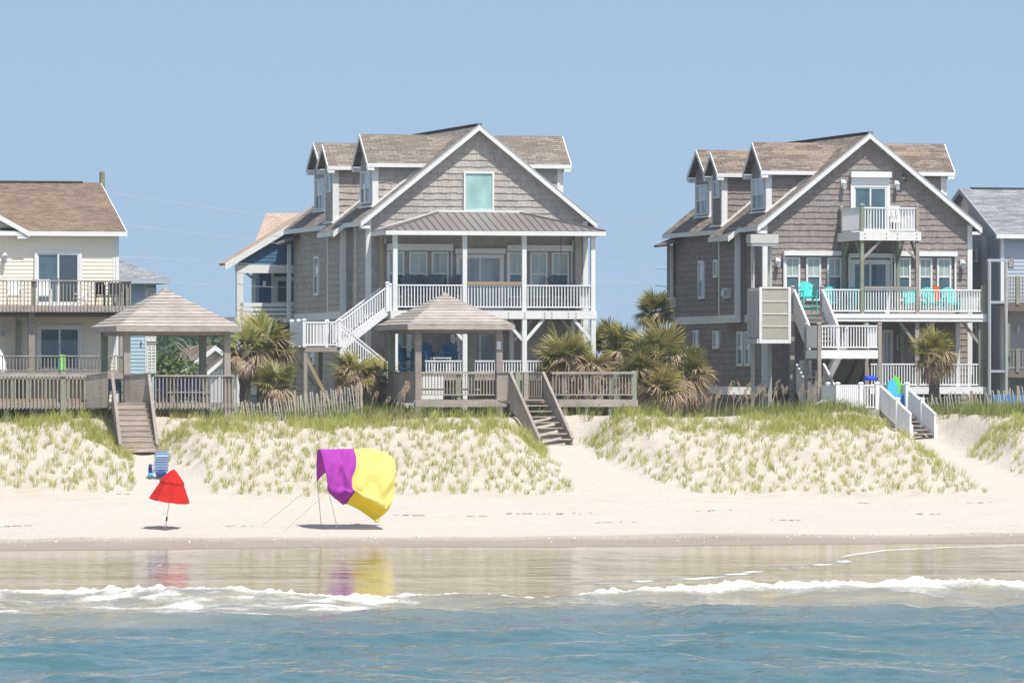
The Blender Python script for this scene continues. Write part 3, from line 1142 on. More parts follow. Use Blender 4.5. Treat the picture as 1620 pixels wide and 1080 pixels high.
# ------------------------------------------------------------------ the taupe house with the screened hip-roofed porch
W1, Y1 = 2.5, 0.0
XL1, XR1 = X(583, W1), X(926, W1)
Zap1 = Z(196.5, 757, W1 - .36)
sl1 = (Zap1 - Z(353, 945, W1 - .36)) / (X(945, W1 - .36) - (XL1 + XR1) / 2)
FL1 = Z(490, 780, Y1)                        # upper deck floor
xb1 = XL1 - .45
house1 = thing('beach_house', 'taupe shingled beach house with metal porch roof and teal gable window', 'house', ((XL1 + XR1) / 2, W1, 4.6))
YB1 = YX(466, XL1)
bd1 = (Z(505, 520, 8), Z(493, 520, 8))
dorm1 = [dict(side='l', base=(590.5, 327), far=571, peak=(568.7, 212.4), eave=(581.7, 257.5), win=(574, 588.5, 271, 322)),
         dict(side='l', base=(528, 352.5), far=515, peak=(511, 228.5), eave=(520, 262), win=(519, 525.5, 275.5, 304.5), small=1, split=0),
         dict(side='l', base=(516, 334), far=498.5, peak=(497, 226), eave=(507, 262.5), win=(502, 514.8, 283, 332)),
         dict(side='r', px=889)]
xm1, rz1 = gable_house(house1, W1, XL1, XR1, YB1, Zap1, sl1, .40, 4.3, bd1, SHAKE_TAUPE, ROOF_TAN, (YX(540, xb1), YX(519, xb1), .45), .285, dorm1)
F1 = Face('f', W1)
L1 = Face('l', XL1)
fz = lambda py, px=760, Y=W1: Z(py, px, Y)
fx1 = lambda px: X(px, W1)
# gable window
F1.window(fx1(733), fx1(781), fz(335), fz(271.5), house1, GLASS_TEAL, None, .085, False, 0)
# windows on the porch, each group under a rolling-shutter box
for (a, b, top, wins) in ((610.5, 715, 386.5, ((613.5, 639), (646.5, 675.5), (682, 709))), (800.5, 905, 387.5, ((803.5, 832), (838, 865.5), (872, 899.5)))):
    sb = F1.box('shutter_box', fx1(a), fx1(b), .04, .26, fz(397), fz(top), WHITE, house1)
    F1.box('side_track', fx1(a) + .01, fx1(a) + .08, .04, .13, fz(474), fz(397), WHITE, sb)
    F1.box('side_track', fx1(b) - .08, fx1(b) - .01, .04, .13, fz(474), fz(397), WHITE, sb)
    for k, (c, d_) in enumerate(wins):
        F1.window(fx1(c), fx1(d_), fz(471), fz(398.5), house1, GLASS_BLIND, GLASS_DOOR if k != 1 else GLASS_BLIND, .08, 1, .52)
sb = F1.box('shutter_box', fx1(718.4), fx1(798), .04, .28, fz(401.6), fz(393.2), WHITE, house1)
F1.slider(fx1(721), fx1(796), FL1, fz(402.5), house1, GLASS_CURTAIN, GLASS_CURTAIN)
# side windows and down pipe
def side_win(x, a, b, t, bt, parent, up=GLASS_CURTAIN, lo=GLASS_DARK, split=.5, w=.06):
    fc = Face('l', x)
    u0, u1 = YX(b, x), YX(a, x)
    um = (u0 + u1) / 2
    return fc.window(u0, u1, Z(bt, (a + b) / 2, um), Z(t, (a + b) / 2, um), parent, up, lo, w * 2, False, split)
side_win(XL1, 499, 507, 405, 467.5, house1)
side_win(XL1, 492, 500, 552, 577, house1)
beam('down_pipe', (XL1 - .07, YX(565, XL1), 4.4), (XL1 - .07, YX(565, XL1), rz1(XL1) - .2), .08, .08, WHITE, house1)
# small back stoop roof
pb = Vector((XL1 - .75, YB1 - .9, Z(384, 452, YB1)))
slab('roof', (XL1 - .8, YB1 - 1.2, pb.z), (XL1 - .8, YB1 + .3, pb.z), (XL1, YB1 + .3, pb.z + .35), (XL1, YB1 - 1.2, pb.z + .35), .1, ROOF_TAN, house1)
post(house1, XL1 - .3, YB1 - .2, Z(505, 460, YB1), pb.z - .06, .16, WHITE, 'porch_post')
box('stoop_floor', XL1 - .5, XL1 - .01, YB1 - .6, YB1 + .2, Z(510, 460, YB1), Z(505, 460, YB1), WHITE, house1)

# ---- the porch
pr = house1
Ye = Y1 - .32
xl, xr = X(611, Ye), X(958, Ye)
ze, zt1 = Z(365, 780, Ye), Z(336.5, 760, W1)
tl, tr = X(693, W1), X(822, W1)
fa, fb_, fc_, fd_ = Vector((xl, Ye, ze)), Vector((xr, Ye, ze)), Vector((tr, W1 - .045, zt1)), Vector((tl, W1 - .045, zt1))
m = MB()
m.v = [tuple(p) for p in (fa, fb_, fc_, fd_, Vector((xl, W1 - .045, ze)), Vector((xr, W1 - .045, ze)))]
m.f = [(0, 1, 2, 3), (0, 3, 4), (1, 5, 2), (0, 4, 5, 1), (4, 3, 2, 5)]
proof = m.build('porch_roof', METAL_ROOF, pr)
k = 0
x = xl + .2
while x < xr - .1:
    v = min(1, (x - xl) / (tl - xl), (xr - x) / (xr - tr)) - .01
    if v > .03:
        beam('roof_seam', (x, Ye, ze + .02), (x, Ye + v * (W1 - .045 - Ye), ze + v * (zt1 - ze) + .02), .03, .04, METAL_ROOF, proof)
    x += .34
n_side = int((W1 - Ye) / .34)
for k in range(1, n_side):
    y = Ye + k * .34
    v = (y - Ye) / (W1 - .045 - Ye)
    for (xa, xt) in ((xl, tl), (xr, tr)):
        beam('roof_seam', (xa, y, ze + .02), (xa + (xt - xa) * v, y, ze + (zt1 - ze) * v + .02), .03, .04, METAL_ROOF, proof)
for (p, q) in ((fa, fd_), (fb_, fc_)):
    beam('hip_cap', p + Vector((0, 0, .03)), q + Vector((0, 0, .03)), .12, .05, METAL_ROOF, proof)
beam('flashing', Vector((tl, W1 - .09, zt1 + .05)), Vector((tr, W1 - .09, zt1 + .05)), .04, .10, WHITE, proof)
beam('flashing', Vector((xl + .3, W1 - .09, ze + .10)), Vector((tl, W1 - .09, zt1 + .05)), .04, .10, WHITE, proof)
beam('flashing', Vector((xr - .3, W1 - .09, ze + .10)), Vector((tr, W1 - .09, zt1 + .05)), .04, .10, WHITE, proof)
box('fascia', xl - .02, xr + .02, Ye - .03, Ye + .05, ze - .20, ze - .012, WHITE, proof)
box('fascia', xl - .03, xl + .05, Ye + .051, W1 - .06, ze - .20, ze - .012, WHITE, proof)
box('fascia', xr - .05, xr + .03, Ye + .051, W1 - .06, ze - .20, ze - .012, WHITE, proof)
box('ceiling', xl + .051, xr - .051, Ye + .051, W1 - .06, ze - .10, ze - .05, WHITE, proof)
# deck
dl, dr = X(617, Y1), X(943, Y1)
zb0, zb1 = Z(504.5, 860, Y1), Z(491.5, 860, Y1)
deck1 = box('deck', dl + .06, dr - .06, Y1 - .05, W1 - .05, FL1 - .16, FL1 - .03, WOOD_GREY, pr)
box('deck_beam', dl, dr, Y1 - .14, Y1 - .06, zb0, zb1, WHITE_WORN, deck1)
box('deck_beam', dl, dr, W1 - .5, W1 - .42, zb0, zb1 - .10, WHITE_WORN, deck1)
box('deck_edge', dl, dl + .055, Y1 - .05, W1 - .05, zb0, zb1, WHITE_WORN, deck1)
box('deck_edge', dr - .055, dr, Y1 - .05, W1 - .05, zb0, zb1, WHITE_WORN, deck1)
xj = dl + .4
while xj < dr - .2:
    box('joist', xj, xj + .05, Y1 - .05, W1 - .52, FL1 - .40, FL1 - .165, WOOD_GREY, deck1)
    xj += .45
for px in (860.5, 898, 803, 829, 872, 910):     # rusty bolt heads on the beam
    xx = X(px, Y1)
    box('bolt', xx - .018, xx + .018, Y1 - .17, Y1 - .139, (zb0 + zb1) / 2 + .05, (zb0 + zb1) / 2 + .09, WOOD_TAN, deck1)
    box('bolt', xx - .018, xx + .018, Y1 - .17, Y1 - .139, (zb0 + zb1) / 2 - .09, (zb0 + zb1) / 2 - .05, WOOD_TAN, deck1)
posts1 = [X(625, Y1), X(735, Y1), X(829, Y1), X(938, Y1)]
for x in posts1:
    post(pr, x, Y1 + .02, FL1 - .03, ze - .11, .19, WHITE, 'porch_post')
    post(pr, x, Y1 - .02, 4.3, zb0, .20, WHITE, 'porch_post')
for x in (X(600, W1 - .3), ):
    post(pr, x + .1, W1 - .25, FL1, ze - .11, .15, WOOD_TAN, 'porch_post')
post(pr, X(914, W1 - .3), W1 - .3, FL1, ze - .11, .26, SHAKE_TAUPE, 'porch_post')
for x in (X(646, W1 - .35), X(715, W1 - .35), X(808, W1 - .35), X(905, W1 - .35)):
    post(pr, x, W1 - .46, 4.3, zb0, .18, WHITE, 'porch_post')
hb = 1.02
zr = FL1 + .02
railing(pr, (posts1[0] + .1, Y1 - .02, zr), (posts1[1] - .1, Y1 - .02, zr), hb)
railing(pr, (posts1[1] + .1, Y1 - .02, zr), (posts1[2] - .1, Y1 - .02, zr), hb)
box('rail_board', posts1[1] + .1, posts1[2] - .1, Y1 - .10, Y1 + .06, zr + hb + .035, zr + hb + .16, WOOD_TAN, pr)
railing(pr, (posts1[2] + .1, Y1 - .02, zr), (posts1[3] - .1, Y1 - .02, zr), hb)
railing(pr, (posts1[3], Y1 + .1, zr), (posts1[3], W1 - .1, zr), hb)
# knee braces under the beam
for x, sgs in ((posts1[1], (-1, 1)), (posts1[2], (-1, 1)), (posts1[3], (-1,))):
    for sg in sgs:
        beam('knee_brace', (x + sg * .08, Y1 - .02, zb0 - .9), (x + sg * .85, Y1 - .02, zb0 - .02), .10, .13, WHITE, pr)
        if sg > 0 or x == posts1[3]:
            beam('knee_brace', (x + sg * .08, W1 - .46, zb0 - .9), (x + sg * .85, W1 - .46, zb0 - .02), .09, .12, WHITE, pr)
# ground storey: patio floor, doors, rail
zp1 = Z(592, 760, Y1)
patio1 = box('patio', dl - .3, dr, Y1 - .1, W1 - .02, zp1 - .25, zp1, WOOD_GREY, pr)
railing(pr, (X(672, Y1), Y1 - .01, zp1), (X(829, Y1) - .1, Y1 - .01, zp1), Z(571, 760, Y1) - zp1, sp=.125)
railing(pr, (X(829, Y1) + .1, Y1 - .01, zp1), (X(938, Y1) - .1, Y1 - .01, zp1), Z(571, 760, Y1) - zp1, sp=.125)
box('lattice_panel', X(624, Y1), X(700, Y1), Y1 - .13, Y1 - .1, 4.3, zp1 - .08, WHITE, pr)
F1.slider(X(722, W1), X(795, W1), zp1, Z(522, 760, W1), house1, GLASS_CURTAIN, GLASS_CURTAIN)
F1.window(X(627, W1), X(660, W1), Z(575, 640, W1), Z(523, 640, W1), house1, GLASS_BLIND, GLASS_DOOR, .08)
# lamps beside the windows
def wall_lamp(F, u, z, parent, mat=None, s=1.0):
    mat = mat or WHITE
    lm = F.box('wall_lamp', u - .09 * s, u + .09 * s, .04, .09, z - .02, z + .34 * s, mat, parent)
    F.box('lamp_arm', u - .03, u + .03, .09, .20, z + .20 * s, z + .26 * s, mat, lm)
    m = MB()
    o = [F.pt(u + a * .09 * s, .22 + b * .09 * s, z + .18 * s) for a, b in ((-1, -1), (1, -1), (1, 1), (-1, 1))]
    t = [F.pt(u + a * .03 * s, .22 + b * .03 * s, z + .30 * s) for a, b in ((-1, -1), (1, -1), (1, 1), (-1, 1))]
    m.hexa(o, t)
    m.build('lamp_hood', mat, lm)
    F.box('lamp_glass', u - .075 * s, u + .075 * s, .15, .29, z - .08 * s, z + .179 * s, GLASS_CURTAIN, lm)
    return lm
wall_lamp(F1, fx1(607), fz(384), house1, STEEL, .8)
wall_lamp(F1, fx1(904.5), fz(386), house1, STEEL, .8)
F1.box('flag_line', fx1(875.5) - .01, fx1(875.5) + .01, 1.3, 1.32, fz(450), ze - .1, BLACK, house1)

# ---- stair tower on the left of the porch
st = house1
ya, yb = -0.95, 1.55                       # landing
lx0, lx1 = X(481, ya), X(537, ya)
lz = Z(549, 510, ya)
land1 = box('stair_landing', lx0, lx1, ya, yb, lz - .2, lz, WOOD_GREY, st)
lh = Z(508.5, 510, ya) - lz
for (x, y) in ((lx0, ya), (lx1, ya), (lx0, yb), (lx1, yb), (lx0 + .02, (ya + yb) / 2)):
    post(st, x, y, lz, lz + lh + .05, .14, VINYL, 'rail_post', VINYL)
for (x, y) in ((lx0 + .07, ya + .1), (lx1 - .3, yb - .1), (lx0 + .07, yb - .1)):
    post(st, x, y, 4.3, lz - .2, .16, WOOD_GREEN if y > 0 else WOOD_GREY, 'landing_post')
railing(st, (lx0 + .08, ya, lz), (lx1 - .08, ya, lz), lh - .03, sp=.125)
railing(st, (lx0, ya + .08, lz), (lx0, yb - .08, lz), lh - .03, sp=.118, bw=.10)
railing(st, (lx0 + .08, yb, lz), (lx1 - .08, yb, lz), lh - .03)
# V bracing under the landing
for (p, q) in (((lx0 + .12, ya + .1, lz - .45), (lx0 + 1.25, ya + .12, 5.05)), ((lx1 + .3, ya + .1, lz - .3), (lx0 + 1.3, ya + .12, 5.05)),
               ((lx0 + .1, yb - .1, lz - .4), (lx0 + 1.1, ya + .3, 5.2))):
    beam('brace', p, q, .06, .14, WOOD_TAN if q[1] < ya + .2 else WOOD_GREY, st)
# upper flight, rising to the porch
def flight(parent, p, q, width_dir, n, mat_t, mat_s, rail_h=0.95, rails=(0, 1), rmat=None, open_=True, sp=.135, tread=.27, post_cap=None, bw=.042):
    """steps between p (low) and q (high): stringers, treads, raked railings"""
    p, q, wd = Vector(p), Vector(q), Vector(width_dir)
    run = Vector((q.x - p.x, q.y - p.y, 0))
    rise = q.z - p.z
    for k in (0, 1):
        a = p + wd * k
        b = q + wd * k
        beam('stringer', a + Vector((0, 0, -.10)), b + Vector((0, 0, -.10)), .05, .26, mat_s, parent)
    R = run.normalized()
    for i in range(n):
        c = p + run * ((i + .5) / n) + Vector((0, 0, rise * (i + 1) / n - .02)) + wd * .5
        beam('tread', c - wd * .5, c + wd * .5, tread, .045, mat_t, parent)
        if not open_:
            e = p + run * ((i + .02) / n) + wd * .5
            beam('riser', e - wd * .5 + Vector((0, 0, rise * (i + .5) / n - .02)), e + wd * .5 + Vector((0, 0, rise * (i + .5) / n - .02)), .02, rise / n, mat_t, parent)
    for k in rails:
        railing(parent, p + wd * k, q + wd * k, rail_h, rmat or VINYL, sp=sp, low=.12, bw=bw)
s0, s1 = X(533, .1), X(611, .1)
flight(st, (s0, .12, lz + .02), (s1, .12, FL1 - .02), (0, 1.1, 0), 9, WOOD_GREY, VINYL, .95)
beam('stair_skirt', (s0 + .1, .06, lz - .05), (s1, .06, FL1 - .1), .03, .30, VINYL, st)
post(st, s1 + .05, .1, FL1 - .1, FL1 + 1.12, .14, VINYL, 'rail_post', VINYL)
post(st, s1 + .2, .1, FL1 - .1, FL1 + 1.05, .14, VINYL, 'rail_post', VINYL)
railing(st, (s1 + .27, .1, FL1), (posts1[0] - .05, .1, FL1), .98)
# lower flight, down to the ground on the right
flight(st, (X(668, -.85), -.85, 4.75), (lx1 + .05, -.85, lz), (0, .95, 0), 13, WOOD_GREY, VINYL, .98)
# ------------------------------------------------------------------ the brown house with the balcony, open decks and lift
W2, Y2 = 3.0, -0.2
XL2, XR2 = X(1210, W2), X(1534, W2)
Zap2 = Z(209.5, 1378, W2 - .36)
sl2 = (Zap2 - Z(360, 1553, W2 - .36)) / (X(1553, W2 - .36) - (XL2 + XR2) / 2)
house2 = thing('beach_house', 'brown shingled beach house with upper balcony and open white deck', 'house', ((XL2 + XR2) / 2, W2, 4.6))
YB2 = YX(1066, XL2)
xb2 = XL2 - .45
bd2 = (Z(511, 1150, 9), Z(499, 1150, 9))
dorm2 = [dict(side='l', base=(1213, 335.5), far=1189.5, peak=(1190.5, 225), eave=(1207, 269.5), win=(1193, 1211, 282, 331.5)),
         dict(side='l', base=(1143, 358), far=1127, peak=(1124, 241), eave=(1135.6, 273.5), win=(1131, 1140.5, 286, 314), small=1, split=0),
         dict(side='l', base=(1123.5, 343), far=1101, peak=(1102, 237), eave=(1115, 275), win=(1104.5, 1122, 292, 340)),
         dict(side='r', px=1495.6)]
xm2, rz2 = gable_house(house2, W2, XL2, XR2, YB2, Zap2, sl2, .42, 4.3, bd2, SHAKE_BROWN, ROOF_BROWN, (YX(1164, xb2), YX(1138, xb2), .45), .265, dorm2)
F2 = Face('f', W2)
f2 = lambda px: X(px, W2)
g2 = lambda py, px=1380: Z(py, px, W2)
FL2 = Z(495, 1430, Y2)
# gable door with its shutter box and lamps
sb = F2.box('shutter_box', f2(1344), f2(1408), .04, .28, g2(281), g2(272), WHITE, house2)
F2.box('shutter', f2(1346), f2(1406), .04, .12, g2(291), g2(281), VINYL, sb)
BZ = Z(366, 1400, Y2)                                  # balcony floor
F2.slider(f2(1345), f2(1407), BZ, g2(290.5), house2, GLASS_DOOR, GLASS_DOOR, .16)
for px, py in ((1333, 296.5), (1417.5, 298), (1229.5, 420), (1521.5, 423)):
    wall_lamp(F2, f2(px), g2(py, px), house2)
cam2 = F2.box('flood_light', f2(1425), f2(1429), .04, .22, g2(282), g2(276), WHITE, house2)
F2.box('lamp_head', f2(1424), f2(1431), .22, .34, g2(280), g2(276), BLACK, cam2)
F2.box('sensor', f2(1430), f2(1433), .10, .22, g2(287), g2(284), BLACK, cam2)
# deck-level windows and door
for (a, b, wins) in ((1238, 1334, ((1241, 1265), (1274.5, 1298), (1308, 1331.5))), (1413, 1512, ((1416.5, 1440), (1452.5, 1474), (1481.5, 1504)))):
    sb = F2.box('shutter_box', f2(a), f2(b), .04, .28, g2(405), g2(397.5), WHITE, house2)
    F2.box('side_track', f2(a) + .01, f2(a) + .09, .04, .13, g2(478), g2(405), WHITE, sb)
    F2.box('side_track', f2(b) - .09, f2(b) - .01, .04, .13, g2(478), g2(405), WHITE, sb)
    for k, (c, d_) in enumerate(wins):
        F2.window(f2(c), f2(d_), g2(476), g2(407.5), house2, GLASS_BLIND, GLASS_DOOR, .085, 1, .56)
sb = F2.box('shutter_box', f2(1340), f2(1412), .04, .30, g2(408), g2(401), WHITE, house2)
F2.box('side_track', f2(1341), f2(1344.5), .04, .13, FL2, g2(408), WHITE, sb)
F2.box('side_track', f2(1407.5), f2(1411), .04, .13, FL2, g2(408), WHITE, sb)
F2.slider(f2(1345), f2(1407), FL2, g2(411), house2, GLASS_DOOR, GLASS_DOOR, .13)
# side windows, meter
side_win(XL2, 1107, 1116.5, 412.5, 473, house2, GLASS_BLIND, GLASS_DOOR)
side_win(XL2, 1131, 1138, 410.5, 439, house2, GLASS_BLIND, GLASS_BLIND, 0)
side_win(XL2, 1130, 1140.5, 523, 551.5, house2, GLASS_BLIND, GLASS_BLIND, 0)
side_win(XL2, 1099, 1107, 522, 550, house2, GLASS_BLIND, GLASS_BLIND, 0)
side_win(XL2, 1168.5, 1178, 524, 579, house2, GLASS_BLIND, GLASS_DOOR)
side_win(XL2, 1181, 1190, 524, 579, house2, GLASS_BLIND, GLASS_DOOR)
mt = Face('l', xb2).box('electric_meter', YX(1158.5, xb2), YX(1149, xb2), .0, .18, Z(472, 1154, 7), Z(455.5, 1154, 7), STEEL, house2)
Face('l', xb2).box('meter_glass', YX(1155, xb2), YX(1151, xb2), .18, .3, Z(468, 1154, 7), Z(459, 1154, 7), GLASS_CURTAIN, mt)
Face('l', XL2).box('belt_board', W2 + .02, YB2, .03, .06, Z(623, 1150, 9), Z(611, 1150, 9), WHITE, house2)
# back stoop
zs = Z(388, 1048, YB2)
slab('roof', (XL2 - .85, YB2 - 1.6, zs), (XL2 - .85, YB2 + .4, zs), (XL2, YB2 + .4, zs + .35), (XL2, YB2 - 1.6, zs + .35), .1, ROOF_BROWN, house2)
box('stoop_wall', XL2 - .28, XL2 - .02, YB2 - .25, YB2 + .2, Z(505, 1055, YB2), zs, SHAKE_BROWN, house2)
post(house2, XL2 - .2, YB2 - .35, Z(511, 1058, YB2), zs, .12, WHITE, 'porch_post')
box('stoop_panel', XL2 - .3, XL2 - .03, YB2 - .45, YB2 - .40, Z(500, 1058, YB2), Z(470, 1058, YB2), WHITE, house2)
box('belt_board', XL2 - .4, XL2 - .061, YB2 - .5, YB2 + .2, Z(511, 1060, YB2), Z(500, 1060, YB2), WHITE, house2)

# ---- balcony
bx0, bx1 = X(1363.5, Y2), X(1451, Y2)
brh = Z(329, 1400, Y2) - BZ
bf = box('balcony_floor', bx0 - .1, bx1 + .1, Y2 - .05, W2 - .04, BZ - .12, BZ - .02, WOOD_GREY, house2)
zf0, zf1 = Z(380.5, 1400, Y2), Z(366.5, 1400, Y2)
box('balcony_fascia', bx0 - .14, bx1 + .14, Y2 - .14, Y2 - .06, zf0, zf1, WHITE_WORN, bf)
box('balcony_fascia', bx0 - .14, bx0 - .101, Y2 - .059, W2 - .04, zf0, zf1, WHITE_WORN, bf)
box('balcony_fascia', bx1 + .101, bx1 + .14, Y2 - .059, W2 - .04, zf0, zf1, WHITE_WORN, bf)
for k in range(6):
    xx = bx0 + .1 + k * (bx1 - bx0 - .2) / 5
    box('joist', xx - .02, xx + .02, Y2 - .05, W2 - .06, zf0 + .02, BZ - .125, WOOD_DARK, bf)
for px in (1367, 1401, 1418, 1449):
    xx = X(px, Y2)
    for zz in (.09, .27):
        box('bolt', xx - .02, xx + .02, Y2 - .165, Y2 - .139, zf0 + zz, zf0 + zz + .045, WOOD_TAN, bf)
for x, mt_ in ((bx0, WOOD_GREEN), (bx1, WOOD_GREY)):
    post(house2, x, Y2 + .0, zf1 - .5 - 3.3, BZ + brh + .12, .15, mt_, 'balcony_post', mt_)
    post(house2, x, W2 - .15, zf0, BZ + brh + .1, .13, WOOD_GREY, 'rail_post', WOOD_GREY)
for x in (bx0 + .02, bx1 - .02):
    post(house2, x, W2 - .45, FL2, zf0, .15, WOOD_GREEN, 'balcony_post')
railing(house2, (bx0 + .08, Y2, BZ), (bx1 - .08, Y2, BZ), brh, sp=.128, low=.06)
railing(house2, (bx0, Y2 + .08, BZ), (bx0, W2 - .22, BZ), brh, sp=.16, low=.06, bw=.06)
railing(house2, (bx1, Y2 + .08, BZ), (bx1, W2 - .22, BZ), brh, sp=.13, low=.06)
for x, sg in ((bx0, 1), (bx1, -1)):
    beam('knee_brace', (x + sg * .06, Y2, zf0 - .78), (x + sg * .85, Y2, zf0 - .0), .07, .11, WOOD_GREY, house2)
    beam('knee_brace', (x, Y2 + .06, zf0 - .78), (x, Y2 + .85, zf0), .07, .11, WOOD_GREEN, house2)
    beam('knee_brace', (x, W2 - .5, zf0 - .78), (x, W2 - 1.2, zf0), .07, .11, WOOD_GREEN, house2)

# ---- deck
d0, d1 = X(1237, Y2), X(1559, Y2)
zd0, zd1 = Z(508.6, 1430, Y2), Z(496, 1430, Y2)
dk = box('deck', d0 + .1, d1 - .06, Y2 - .05, W2 - .05, FL2 - .16, FL2 - .03, WOOD_GREY, house2)
box('deck_beam', d0, d1, Y2 - .14, Y2 - .06, zd0, zd1 - .01, WHITE, dk)
box('deck_ledge', d0, d1, Y2 - .17, Y2 - .141, (zd0 + zd1) / 2 - .03, (zd0 + zd1) / 2 + .02, WHITE, dk)
box('deck_beam', d0, d1, W2 - .6, W2 - .5, zd0, zd1 - .12, WOOD_GREY, dk)
xj = d0 + .3
while xj < d1 - .2:
    box('joist', xj, xj + .05, Y2 - .05, W2 - .62, FL2 - .40, FL2 - .165, WOOD_GREY, dk)
    xj += .48
rh2 = Z(458, 1430, Y2) - FL2
rx = [X(1301, Y2), X(1363.5, Y2), X(1451, Y2), X(1555, Y2)]
for a, b in ((0, 1), (1, 2), (2, 3)):
    railing(house2, (rx[a] + .09, Y2 - .01, FL2), (rx[b] - .09, Y2 - .01, FL2), rh2 - .02, sp=.125, low=.08)
railing(house2, (rx[3], Y2 + .1, FL2), (rx[3], W2 - .1, FL2), rh2 - .02, sp=.13, low=.08)
box('rail_board', rx[1] + .09, rx[2] - .09, Y2 - .10, Y2 + .06, FL2 + rh2 + .02, FL2 + rh2 + .13, WOOD_GREY, house2)
post(house2, rx[3], Y2, zd0, FL2 + rh2 + .14, .16, WOOD_GREEN, 'rail_post', WOOD_GREEN)
for px in (1253.5, 1300):
    post(house2, X(px, Y2), Y2 - .02, zd0, FL2 + rh2 + .1, .13, WOOD_GREY, 'rail_post', WOOD_GREY)
# posts below the deck
for px, mt_ in ((1254, WOOD_GREY), (1372, WOOD_GREEN), (1451.5, WOOD_GREY), (1552, WOOD_GREEN)):
    post(house2, X(px, Y2), Y2 + .12, 4.3, zd0, .19, mt_, 'deck_post')
for px, mt_ in ((1330, WOOD_GREY), (1427, WOOD_GREEN), (1515, WHITE)):
    post(house2, X(px, W2 - .6), W2 - .55, 4.3, zd0, .18, mt_, 'deck_post')
for px, sg in ((1451.5, 1), (1451.5, -1), (1552, -1)):
    xx = X(px, Y2)
    beam('knee_brace', (xx + sg * .08, Y2 + .12, zd0 - .92), (xx + sg * .80, Y2 + .12, zd0), .09, .12, WOOD_GREY, house2)
# lower deck
LD = Z(611.5, 1460, Y2)
ld = box('lower_deck', X(1240, Y2), X(1558, Y2), Y2 - .05, W2 - .04, LD - .12, LD - .02, WOOD_GREY, house2)
box('deck_beam', X(1376, Y2), X(1559, Y2), Y2 - .14, Y2 - .06, Z(623, 1460, Y2), LD - .0, WHITE, ld)
box('deck_beam', X(1130, W2), X(1250, W2), W2 - .3, W2 - .25, Z(624, 1200, W2), Z(612, 1200, W2), WHITE, ld)
lh2 = Z(576, 1460, Y2) - LD
for a, b in ((1377, 1450), (1454, 1547)):
    railing(house2, (X(a, Y2), Y2 - .0, LD), (X(b, Y2), Y2 - .0, LD), lh2, sp=.125, low=.08)
F2.slider(f2(1393), f2(1412), LD, g2(521), house2, GLASS_CURTAIN, GLASS_DOOR, .09)
F2.window(f2(1418), f2(1424), g2(553), g2(530), house2, GLASS_DARK, None, .04, False, 0, WHITE, 'notice_frame')
# ---- stairs: from the deck down towards the sea, a landing, then back under
ly0, ly1 = -4.55, -2.65                        # landing front and back
LZ = Z(553, 1345, ly0)
px0, px1 = X(1296, ly0), X(1391.5, ly0)
flight(house2, (X(1255, Y2), ly1, LZ), (X(1255, Y2), Y2 - .16, FL2), (X(1300, Y2) - X(1255, Y2), 0, 0), 8, WOOD_GREY, VINYL, .98, (0, 1), sp=.115, bw=.07)
la = box('stair_landing', px0, px1, ly0, ly1, LZ - .15, LZ - .01, WOOD_GREY, house2)
box('landing_fascia', px0 - .03, px1 + .03, ly0 - .05, ly0 - .005, Z(567, 1345, ly0), LZ - .02, WHITE, la)
box('landing_fascia', px0 - .05, px0 - .005, ly0 - .004, ly1, Z(567, 1345, ly0), LZ - .02, WHITE, la)
lr = Z(515.5, 1345, ly0) - LZ
for (x, y) in ((px0, ly0), (px1, ly0), (px0, ly1), (px1, ly1)):
    post(house2, x, y, 4.2, LZ + lr + .08, .15, WOOD_GREY, 'landing_post', WOOD_GREY)
railing(house2, (px0 + .08, ly0, LZ), (px1 - .08, ly0, LZ), lr, sp=.125, low=.10)
railing(house2, (px0, ly0 + .08, LZ), (px0, ly1 - .08, LZ), lr, sp=.14, low=.10, bw=.07)
railing(house2, (px1, ly0 + .08, LZ), (px1, ly1 - .08, LZ), lr, sp=.14, low=.10)
# back flight under the deck, seen from below
bw0, bw1 = X(1341, ly1), X(1383, ly1)
flight(house2, (bw0, Y2 + .3, LD - .1), (bw0, ly1, LZ), (bw1 - bw0, 0, 0), 8, WOOD_GREEN, WOOD_DARK, .95, (0,), open_=False)
beam('stringer', ((bw0 + bw1) / 2, Y2 + .3, LD - .22), ((bw0 + bw1) / 2, ly1, LZ - .14), .05, .2, WOOD_DARK, house2)
# lowest flight to the sand
e0, e1 = X(1259, Y2), X(1302, Y2)
flight(house2, (e0, -2.6, 4.65), (e0, Y2 - .1, LD), (e1 - e0, 0, 0), 6, WOOD_GREY, VINYL, .98, (0, 1), sp=.115, bw=.07)

# ---- cargo lift beside the stairs
lift = thing('cargo_lift', 'beige panelled outdoor lift cab between tall posts beside the brown house', 'lift', (X(1215, -.5), -.5, 4.4))
cy0, cy1 = -2.0, -.15
cx0, cx1 = X(1201, cy0), X(1251, cy0)
cz0, cz1 = Z(543, 1225, cy0), Z(454, 1225, cy0)
ca = box('cab', cx0 + .03, cx1 - .03, cy0 + .04, cy1 - .03, cz0 + .05, cz1 - .03, GREY_PANEL, lift)
Ff = Face('f', cy0)
Ff.ring('cab_frame', cx0, cx1, cz0, cz1, .12, -.035, .04, WHITE_WORN, ca, .07, .18)
for k in range(4):
    a = cz0 + .19 + k * (cz1 - cz0 - .27) / 4
    b = cz0 + .19 + (k + 1) * (cz1 - cz0 - .27) / 4
    Ff.box('panel', cx0 + .13, cx1 - .13, -.03, .01, a + .02, b - .02, GREY_PANEL, ca)
    if k:
        Ff.box('panel_strip', cx0 + .12, cx1 - .12, -.02, .035, a - .018, a + .018, WHITE_WORN, ca)
Fl = Face('l', cx0)
k = 0
y = cy0 + .1
while y < cy1 - .12:
    Fl.box('slat', y, y + .16, -.02, .03 if k % 2 else .015, cz0 + .25, cz1 - .08, CORRUGATED, ca)
    y += .19
    k += 1
